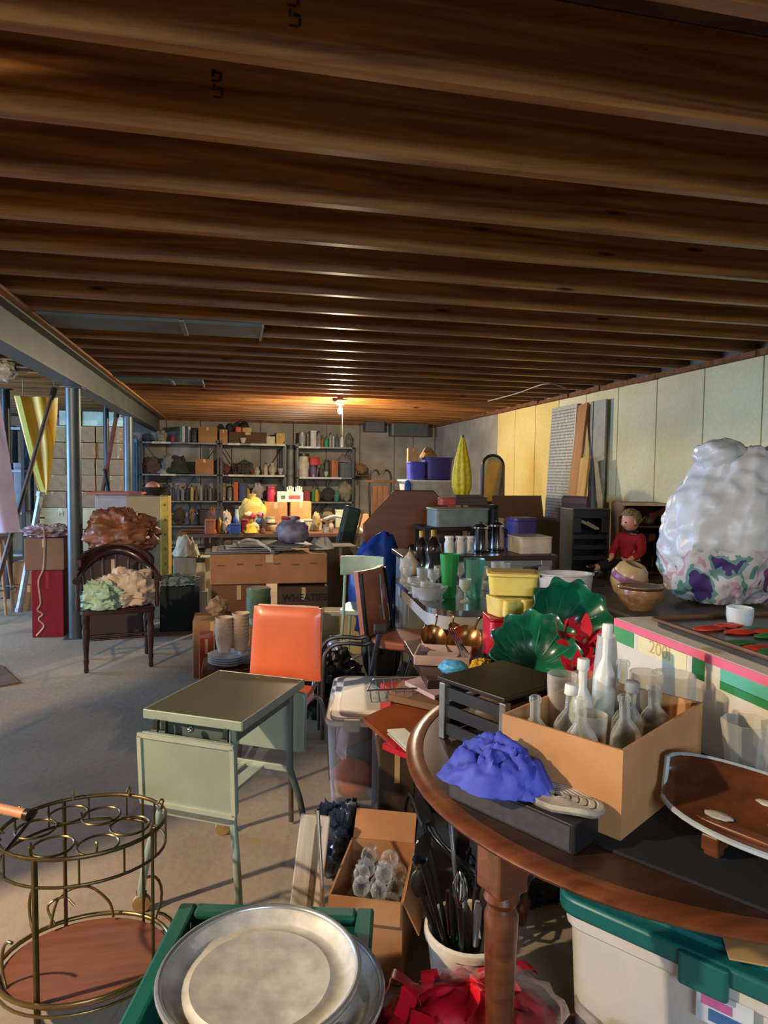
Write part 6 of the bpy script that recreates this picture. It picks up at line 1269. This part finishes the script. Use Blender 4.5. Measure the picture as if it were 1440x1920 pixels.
sh(4, 'A',
   ('heap', 289, 806, 316, 829, '#8E8668', 'olive stuffed toy heap at the left end of the top shelf', 'heap', 'cloth_heap'), ('bottle', 320, 812, 328, 829, '#8A3A3A', 'dull red bottle left of the books on the top shelf', 'bottle', 'red_bottle'),
   ('book', 330, 800, 337, 828, '#22302E', 'black-green book, first from the left on the top shelf', 'book', 'book'), ('book', 337, 800, 342, 828, '#3E6A66', 'teal book, second on the top shelf', 'book', 'book'), ('book', 342, 799, 347, 828, '#C9CCC4', 'white book, third on the top shelf', 'book', 'book'), ('book', 348, 799, 353, 828, '#3A444A', 'slate book, fourth on the top shelf', 'book', 'book'), ('book', 353, 800, 357, 828, '#D8D0B0', 'cream book, last on the right of the top shelf row', 'book', 'book'),
   ('case', 360, 806, 370, 829, '#26282A', 'black box right of the books on the top shelf', 'box', 'black_box'), ('box', 373, 801, 408, 832, '#A07848', 'tan carton with dark print in the middle of the top shelf', 'box', 'tan_carton'), ('box', 411, 806, 426, 831, '#A47C4E', 'narrow tan carton beside the larger one on the top shelf', 'box', 'tan_carton'),
   ('box', 430, 811, 500, 832, '#5A4028', 'low dark open carton on the top shelf', 'box', 'dark_carton'), ('box', 494, 819, 514, 832, '#C9C0A4', 'whitish small box at the right of the top shelf', 'box', 'white_box'), ('box', 516, 813, 532, 832, '#C9A458', 'yellow box at the right end of the top shelf', 'box', 'yellow_box'))
ztt = zz(811, 465)+.005
for (kd, x0, y0, x1, y1, col, lb, cat, nm) in [('case', 440, 801, 452, 811, '#C23A2A', 'red box on top of the dark open carton', 'box', 'red_box'), ('case', 453, 802, 472, 811, '#B8934E', 'tan tray right of the red box up high', 'tray', 'tan_tray'), ('heap', 422, 793, 438, 812, '#2E2A26', 'dark bunch left of the red box on the top shelf', 'bunch', 'dark_bunch'), ('heap', 446, 791, 468, 803, '#26221F', 'dark spiky bunch above the red box', 'bunch', 'dark_bunch')]:
    item(kd, x0, y0, x1, y1, IY, col, lb, cat, nm, z=ztt+(.09 if y1 == 803 else 0), dep=.16)
item('bowl', 449, 821, 462, 830, 12.26, '#C9C2B0', 'white round bowl before the dark open carton on the top shelf', 'bowl', 'white_bowl', z=zA[4]+.001, dep=.06)
sh(3, 'A',
   ('heap', 262, 856, 304, 888, '#5A4038', 'brown-red clothes heap at the left of the second shelf', 'clothes', 'clothes_heap'), ('heap', 292, 876, 318, 888, '#A49A8C', 'pale rolled cloth on the second shelf', 'cloth', 'rolled_cloth'), ('heap', 308, 856, 358, 888, '#2E342E', 'dark green-grey clothes heap on the second shelf', 'clothes', 'clothes_heap'), ('heap', 300, 850, 330, 864, '#8A8478', 'light grey clothes atop the heap on the second shelf', 'clothes', 'grey_clothes'),
   ('box', 367, 861, 401, 889, '#A5754E', 'brown carton with a red bow on the second shelf', 'box', 'brown_carton'), ('heap', 363, 872, 380, 889, '#A03A34', 'red bow before the brown carton on the second shelf', 'bow', 'red_bow'), ('heap', 400, 858, 424, 889, '#4A3A3E', 'purplish dried plant bunch on the second shelf', 'plant', 'dried_plant'),
   ('basket', 434, 870, 470, 889, '#5E3A2A', 'brown wicker basket on the white-edged second shelf', 'basket', 'wicker_basket'), ('heap', 440, 862, 478, 876, '#2E4A3A', 'green garland heap over the wicker basket', 'garland', 'garland'), ('vase', 476, 876, 488, 889, '#C9C4B4', 'white goblet-shaped vase on the second shelf', 'vase', 'white_vase'), ('bottle', 494, 868, 502, 889, '#CDB9A0', 'slim beige bottle on the second shelf', 'bottle', 'beige_bottle'), ('vase', 503, 868, 518, 889, '#B9B29A', 'cream vase on the second shelf', 'vase', 'cream_vase'), ('bowl', 520, 878, 532, 889, '#AEB2B4', 'silver bowl at the right of the second shelf', 'bowl', 'silver_bowl'), ('vase', 468, 872, 477, 889, '#7A2E28', 'dark red small vase on the second shelf', 'vase', 'red_vase'))
for k in range(9):
    x = 322+8.6*k; item('bottle', x, 906+3*(k % 3), x+6.5, 938, IY, ['#3A4048', '#55606A', '#8A8E90', '#30343A', '#C9B87A', '#6A4A44', '#8E9294', '#3E4448', '#70767A'][k], ['dark bottle, first in the third shelf row', 'blue-grey bottle, second in the third shelf row', 'grey bottle, third in the third shelf row', 'near-black bottle, fourth in the third shelf row', 'pale yellow labelled bottle, fifth in the third shelf row', 'brown-red bottle, sixth in the third shelf row', 'silver bottle, seventh in the third shelf row', 'slate bottle, eighth in the third shelf row', 'grey bottle, last in the third shelf row'][k], 'bottle', 'spray_bottle', 'bottles on the third shelf', z=zA[2]+.001)
sh(2, 'A', ('can', 404, 916, 410, 934, '#B9BCBC', 'small silver can on the third shelf left of centre', 'can', 'silver_can') if False else ('can', 414, 906, 424, 938, '#8E7A5E', 'brown-grey can at the left of the middle unit third shelf', 'can', 'grey_can'),
   ('can', 371, 918, 380, 938, '#C2C4C0', 'white spray can in front row of the third shelf', 'can', 'white_can') if False else ('can', 426, 914, 436, 938, '#7A7E7C', 'dull grey can, second in the middle unit third shelf', 'can', 'grey_can'),
   ('case', 438, 904, 447, 938, '#C4622E', 'orange box standing on the third shelf', 'box', 'orange_box'), ('case', 448, 906, 462, 938, '#3A4A74', 'blue and yellow box on the third shelf', 'box', 'blue_box'), ('heap', 470, 904, 496, 932, '#BEB2BA', 'pinkish white plastic bag on the third shelf', 'bag', 'plastic_bag'), ('case', 500, 912, 534, 938, '#1E3A44', 'dark teal case on the third shelf', 'case', 'teal_case'))
sh(1, 'A', ('heap', 322, 950, 350, 985, '#4A3E30', 'brown bundle on the fourth shelf of the left unit', 'bundle', 'brown_bundle'), ('heap', 352, 948, 366, 985, '#8A7C64', 'pale standing bundle on the fourth shelf', 'bundle', 'pale_bundle'), ('case', 372, 955, 404, 985, '#2E2A28', 'black case at the right of the fourth shelf', 'case', 'black_case'), ('heap', 418, 950, 450, 985, '#3A2E26', 'dark brown heap on the fourth shelf of the middle unit', 'heap', 'brown_heap'))
sh(4, 'C',
   ('can', 560, 810, 573, 837, '#A8A498', 'large silver paint can at the left of the top right shelf', 'can', 'paint_can'), ('can', 574, 812, 580, 837, '#7A6A4A', 'brown can beside the large paint can', 'can', 'brown_can'), ('case', 581, 808, 592, 837, '#CFC8B8', 'white and orange box on the top right shelf', 'box', 'white_box'), ('bottle', 593, 808, 602, 837, '#8E9290', 'grey ribbed bottle on the top right shelf', 'bottle', 'grey_bottle'), ('bottle', 608, 818, 616, 837, '#2EA86E', 'bright green bottle on the top right shelf', 'bottle', 'green_bottle'), ('bottle', 617, 811, 622, 837, '#A9A48C', 'thin cream bottle right of the green bottle', 'bottle', 'cream_bottle'), ('bottle', 628, 814, 636, 837, '#5A565A', 'dark bottle behind the pull chain', 'bottle', 'dark_bottle'), ('bottle', 637, 816, 645, 838, '#DAD6CC', 'white bottle with dark cap on the top right shelf', 'bottle', 'white_bottle'), ('heap', 646, 812, 662, 838, '#6E6A60', 'grey cloth at the right end of the top right shelf', 'cloth', 'grey_cloth'))
sh(3, 'C',
   ('jar', 558, 850, 580, 878, '#C9C4B0', 'white plastic jug on the second right shelf', 'jug', 'white_jug'), ('case', 560, 876, 578, 894, '#8A3A34', 'red and white box under the white jug', 'box', 'red_box') if False else ('case', 581, 856, 599, 870, '#B22A24', 'red tin on the second right shelf', 'tin', 'red_tin') if False else ('can', 581, 872, 594, 894, '#6A5A7A', 'purple can with yellow top on the second right shelf', 'can', 'purple_can'),
   ('vase', 598, 870, 606, 894, '#4A463E', 'dark vase on the second right shelf', 'vase', 'dark_vase'), ('case', 619, 864, 632, 893, '#A5663E', 'orange-brown box on the second right shelf', 'box', 'brown_box'), ('tub', 634, 868, 663, 894, '#3E464C', 'dark grey tub heaped with cloth on the second right shelf', 'tub', 'grey_tub'), ('bowl', 607, 884, 616, 894, '#B9B4A0', 'cream bowl on the second right shelf', 'bowl', 'cream_bowl'))
item('heap', 630, 852, 662, 868, IY, '#7E706C', 'pinkish grey clothes piled on the dark grey tub', 'clothes', 'clothes_heap', z=zC[3]+.262, dep=.2)
item('case', 580, 857, 598, 872, IY, '#B8271F', 'bright red tin standing on the purple can', 'tin', 'red_tin', z=zC[3]+.218, dep=.14)
sh(2, 'C',
   ('case', 569, 920, 581, 940, '#A83A34', 'red box at the left of the third right shelf', 'box', 'red_box'), ('bottle', 584, 912, 590, 940, '#3E9A4A', 'green spray bottle on the third right shelf', 'bottle', 'green_bottle'), ('bottle', 590, 914, 598, 940, '#D2A83A', 'yellow bottle on the third right shelf', 'bottle', 'yellow_bottle'), ('heap', 600, 914, 632, 940, '#34302A', 'dark tool heap on the third right shelf', 'tools', 'tool_heap'), ('heap', 624, 918, 638, 936, '#4E8A72', 'mint green cloth ball on the third right shelf', 'cloth', 'green_cloth'), ('heap', 632, 902, 662, 936, '#8A7E62', 'tan sack at the right end of the third right shelf', 'sack', 'tan_sack'))
item('heap', 600, 948, 628, 975, 12.36, '#6A5A42', 'brown bag on the lower right shelf', 'bag', 'brown_bag', z=zC[1]+.001, dep=.2)
# tools between shelf units, duct pieces at wall top, broom
rod('floor_lamp_pole', 'grey metal duct tube standing between the two shelving groups', 'tube', (xx(546), 12.5, .02), (xx(548), 12.6, 1.92), .06, '#8A8A84', '#3A3834', 14)
rod('pole', 'thin grey pole beside the duct tube', 'pole', (xx(528), 12.66, .02), (xx(526), 12.7, 1.85), .018, '#77756C')
for (x0, x1, y0, y1, lb) in ((681, 719, 790, 810, 'grey metal duct stub at the top of the back wall'), (729, 800, 796, 818, 'flat grey patch box at the top of the back wall near the corner')):
    a, b = D(x0, y1, 12.72), D(x1, y0, 12.72); t = thing('duct_stub', lb, 'duct', ((a.x+b.x)/2, 12.66, a.z)); h = b.z-a.z
    MB().rbox((0, 0, h/2), ((b.x-a.x), .27, h), .04).build('duct', mat('#5E625E', .5, .3, .1), t, bev=.01); MB().rbox((0, -.13, h/2), ((b.x-a.x)*.9, .02, h*.8), .03).build('cover', mat('#565A56', .5, .3, .1), t)
item('heap', 664, 868, 690, 888, 12.45, '#8A6A3A', 'tan bag on a nail right of the shelving', 'bag', 'tan_bag', z=zz(888, 676), dep=.16)
bx_ = thing('wall_bracket', 'wooden bracket shelf on the back wall behind the sled', 'bracket', (xx(680), 12.62, zz(890, 680)-.03)); MB().box((0, 0, .012), (.36, .30, .024)).build('board', mat('#5A4028', .6), bx_); MB().box((0, .13, -.08), (.03, .03, .16)).build('support', mat('#4A3624', .6), bx_)
# blue boards at the left end of the shelves
for k, (x, c) in enumerate(((243, '#4A7A9E'), (250, '#3A5E7E'), (256, '#4E86AA'))):
    a = D(x, 884, 12.3); t = thing('blue_board', ['first blue board standing left of the shelves', 'second darker blue board left of the shelves', 'third blue board nearest the shelves'][k], 'board', (a.x, 12.3, 0)); MB().box((0, 0, .98), (.05, .3, 1.96)).build('board', mat(c, .5, 0, .1), t, bev=.003); MB().box((0, -.152, 1.2), (.03, .004, 1.4)).build('groove', mat('#2A4660', .6), t)


# more of the clutter on the workbench and the shelves
MORE = [('heap', 384, 986, 410, 1004, '#8A3A22', 'rust red cloth bundle at the very front left of the workbench', 'bundle', 'rust_bundle'), ('ball', 436, 966, 448, 980, '#2E5AA8', 'small blue ball among the toys on the workbench', 'ball', 'blue_ball'),
 ('case', 404, 950, 418, 972, '#3A2A22', 'dark brown box behind the amber bottle on the workbench', 'box', 'brown_box'), ('heap', 414, 974, 434, 996, '#C9B48A', 'cream crumpled paper by the green bottle on the workbench', 'paper', 'crumpled_paper'),
 ('jar', 440, 948, 448, 972, '#B9BCB4', 'pale glass jar behind the blue ball on the workbench', 'jar', 'glass_jar'), ('case', 452, 974, 466, 988, '#8E2A3A', 'maroon tin by the yellow toy bundle on the workbench', 'tin', 'maroon_tin'),
 ('heap', 486, 990, 500, 1006, '#5A2E1E', 'dark brown leather pouch before the cream rolls on the workbench', 'pouch', 'leather_pouch'), ('bottle', 489, 962, 496, 986, '#3A3430', 'dark bottle between the two cream rolls on the workbench', 'bottle', 'dark_bottle'),
 ('case', 520, 984, 540, 1004, '#6A4A32', 'brown wooden box right of the tan ceramic jar on the workbench', 'box', 'wooden_box'), ('cup', 544, 984, 556, 998, '#C4B79A', 'cream mug behind the stuffed clear bag on the workbench', 'mug', 'mug'),
 ('heap', 584, 958, 602, 976, '#A58C5A', 'straw coloured bundle right of the tan cartons on the workbench', 'bundle', 'straw_bundle'), ('can', 606, 984, 618, 1004, '#9A9484', 'grey tin behind the white papers on the workbench', 'tin', 'grey_tin'),
 ('vase', 616, 976, 626, 1000, '#B9A68A', 'beige vase left of the teal cushion on the workbench', 'vase', 'beige_vase'), ('heap', 640, 984, 662, 1004, '#8A5E3A', 'tan leather heap behind the teal cushion on the workbench', 'bundle', 'leather_heap')]
for (kd, x0, y0, x1, y1, col, lb, cat, nm) in MORE: item(kd, x0, y0, x1, y1, 9.08 if y1 > 990 else 9.3, col, lb, cat, nm, z=WZ, dep=.16)
SHM = [('A', 2, 'heap', 262, 908, 286, 938, '#33373A', 'dark bundle at the far left of the third shelf', 'bundle', 'dark_bundle'), ('A', 2, 'can', 294, 914, 303, 938, '#6E767A', 'blue-grey can beside the dark bundle on the third shelf', 'can', 'grey_can'), ('A', 2, 'case', 305, 908, 318, 938, '#2A3236', 'black case left of the bottles on the third shelf', 'case', 'black_case'),
 ('A', 1, 'box', 272, 956, 296, 985, '#5E4A34', 'brown carton at the far left of the fourth shelf', 'box', 'brown_carton'), ('A', 1, 'heap', 452, 952, 480, 985, '#4E3038', 'plum dark cloth heap on the fourth shelf of the middle unit', 'cloth', 'plum_cloth'), ('A', 1, 'case', 484, 956, 506, 985, '#2E3A44', 'slate blue case on the fourth shelf of the middle unit', 'case', 'slate_case'), ('A', 1, 'box', 508, 952, 534, 985, '#6E5236', 'brown carton at the right of the fourth shelf of the middle unit', 'box', 'brown_carton'),
 ('A', 3, 'bottle', 404, 866, 411, 889, '#2E2A2C', 'black bottle before the post on the second shelf', 'bottle', 'black_bottle') , ('A', 3, 'heap', 416, 868, 432, 889, '#6A3A30', 'rust coloured dried flowers left of the wicker basket', 'flowers', 'dried_flowers'), ('A', 2, 'bottle', 462, 912, 469, 938, '#C9A83A', 'yellow bottle right of the blue and yellow box', 'bottle', 'yellow_bottle'),
 ('A', 4, 'heap', 264, 812, 286, 829, '#3A4046', 'dark grey bundle at the left corner of the top shelf', 'bundle', 'grey_bundle'), ('A', 4, 'jar', 502, 806, 511, 820, '#8E8A7A', 'grey jar on the small white box region of the top shelf', 'jar', 'grey_jar'),
 ('C', 4, 'bottle', 602, 816, 607, 837, '#B4622E', 'orange bottle left of the bright green bottle', 'bottle', 'orange_bottle'), ('C', 4, 'can', 622, 818, 628, 837, '#9EA4A4', 'small silver can left of the pull chain', 'can', 'silver_can'), ('C', 3, 'jar', 608, 862, 617, 894, '#4A5A3E', 'green glass jar on the second right shelf', 'jar', 'green_jar'), ('C', 3, 'case', 558, 880, 579, 894, '#8A3A34', 'red and white box under the white jug', 'box', 'red_box') ,
 ('C', 1, 'heap', 562, 955, 590, 990, '#2E2824', 'black heap at the left of the lower right shelf', 'heap', 'black_heap'), ('C', 1, 'case', 632, 955, 656, 990, '#3A4A4E', 'blue-grey case at the right of the lower right shelf', 'case', 'grey_case')]
for (un, zi, kd, x0, y0, x1, y1, col, lb, cat, nm) in SHM:
    if nm == 'grey_jar': continue
    item(kd, x0, y0, x1, y1, IY+.02, col, lb, cat, nm, z=(zA if un == 'A' else zC)[zi]+.001, dep=.18)
ca = D(905, 753, 6.0); cb_ = F(1022, 722, ZJ-.008)
tag(MB().tube(smooth_path([F(915, 752, ZJ-.008), F(968, 738, ZJ-.012), F(1022, 720, ZJ-.008), F(1060, 727, ZJ-.012)], 6), .006, 6).build('cable', mat('#A8A294', .5), smooth=True), 'thin pale cable stapled under the joists near the right wall', 'cable')

# ================================================================== sheet metal pans under the joists
for (p0, p1, j0, j1, lb) in (((40, 600), (488, 632), 7, 8, 'wide grey sheet-metal duct pan nailed under the joists at left'), ((250, 720), (385, 728), 14, 15, 'smaller grey sheet-metal duct pan under the joists farther back')):
    y0, y1 = 1.677+.4064*j0-.03, 1.677+.4064*j1-.008
    ym_ = (y0+y1)/2; xa, xb = (-1.15, F(488, 632, ZJ).x) if j0 == 7 else (-1.15, F(385, 728, ZJ).x)
    t = thing('duct_pan', lb, 'duct', ((xa+xb)/2, ym_, ZJ-.006)); w_ = xb-xa
    for k, (a, b) in enumerate(((-.5, .12), (.13, .5))):
        MB().box(((a+b)/2*w_, 0, 0), ((b-a)*w_, y1-y0+.03, .006)).box(((a+b)/2*w_, -(y1-y0)/2-.01, -.008), ((b-a)*w_, .006, .02)).build('sheet', mat('#666C6A', .5, .35, .12, 5), t)
    MB().box((.125*w_, 0, -.008), (.03, y1-y0+.03, .01)).build('seam', mat('#8A8E8C', .4, .5), t); MB().box((.5*w_, 0, -.012), (.012, y1-y0+.04, .018)).build('end_lip', mat('#8A8E8C', .4, .5), t)
# tan cartons added out of frame beyond the beam to shade the floor
closed_carton('cardboard_box', 'unseen lower tan carton added beyond the beam to shade the floor', (-1.93, 2.04, 0), .84, .42, .46, .84, '#9A7850')
closed_carton('cardboard_box', 'unseen upper tan carton added on the lower one to lengthen its shadow', (-1.93, 2.04, .844), .84, .41, .45, .80, '#A07E56')
# ================================================================== lamps
def light_bulb(label, loc, power, chain):
    t = thing('light_bulb', label, 'lamp', loc)
    MB().lathe([(.002, -.052), (.018, -.048), (.029, -.03), (.031, -.012), (.026, .01), (.016, .028), (.0135, .04), (.002, .041)], 20).build('glass_bulb', mat('#FFE2B0', .4, var=0, emit=60), t, smooth=True)
    MB().lathe([(.002, .04), (.017, .04), (.019, .06), (.05, .068), (.052, .09), (.05, .1), (.002, .1)], 20).build('lamp_holder', mat('#E4DFD2', .4), t, smooth=True)
    MB().box((0, 0, .1065), (.12, .46, .014)).build('mounting_board', mat('#6A4A2C', .7), t)
    if chain: MB().tube([(.03, 0, .07), (.032, 0, -.2), (.031, 0, -.46)], .0022, 6).blob((.031, 0, -.47), (.006, .006, .01), 0).build('pull_chain', mat('#D9C48A', .3, .8), t, smooth=True)
    l = lamp_light(loc, power, WARM, .045); l.data.use_shadow = True; l.parent = t; l.location = (0, 0, -.06)
    return t
light_bulb('lit bare bulb with a pull chain below the joists near the back shelves', FAR_BULB, 230, True)
light_bulb('lit bare bulb on the far side of the steel beam', NEAR_BULB, 440, False)
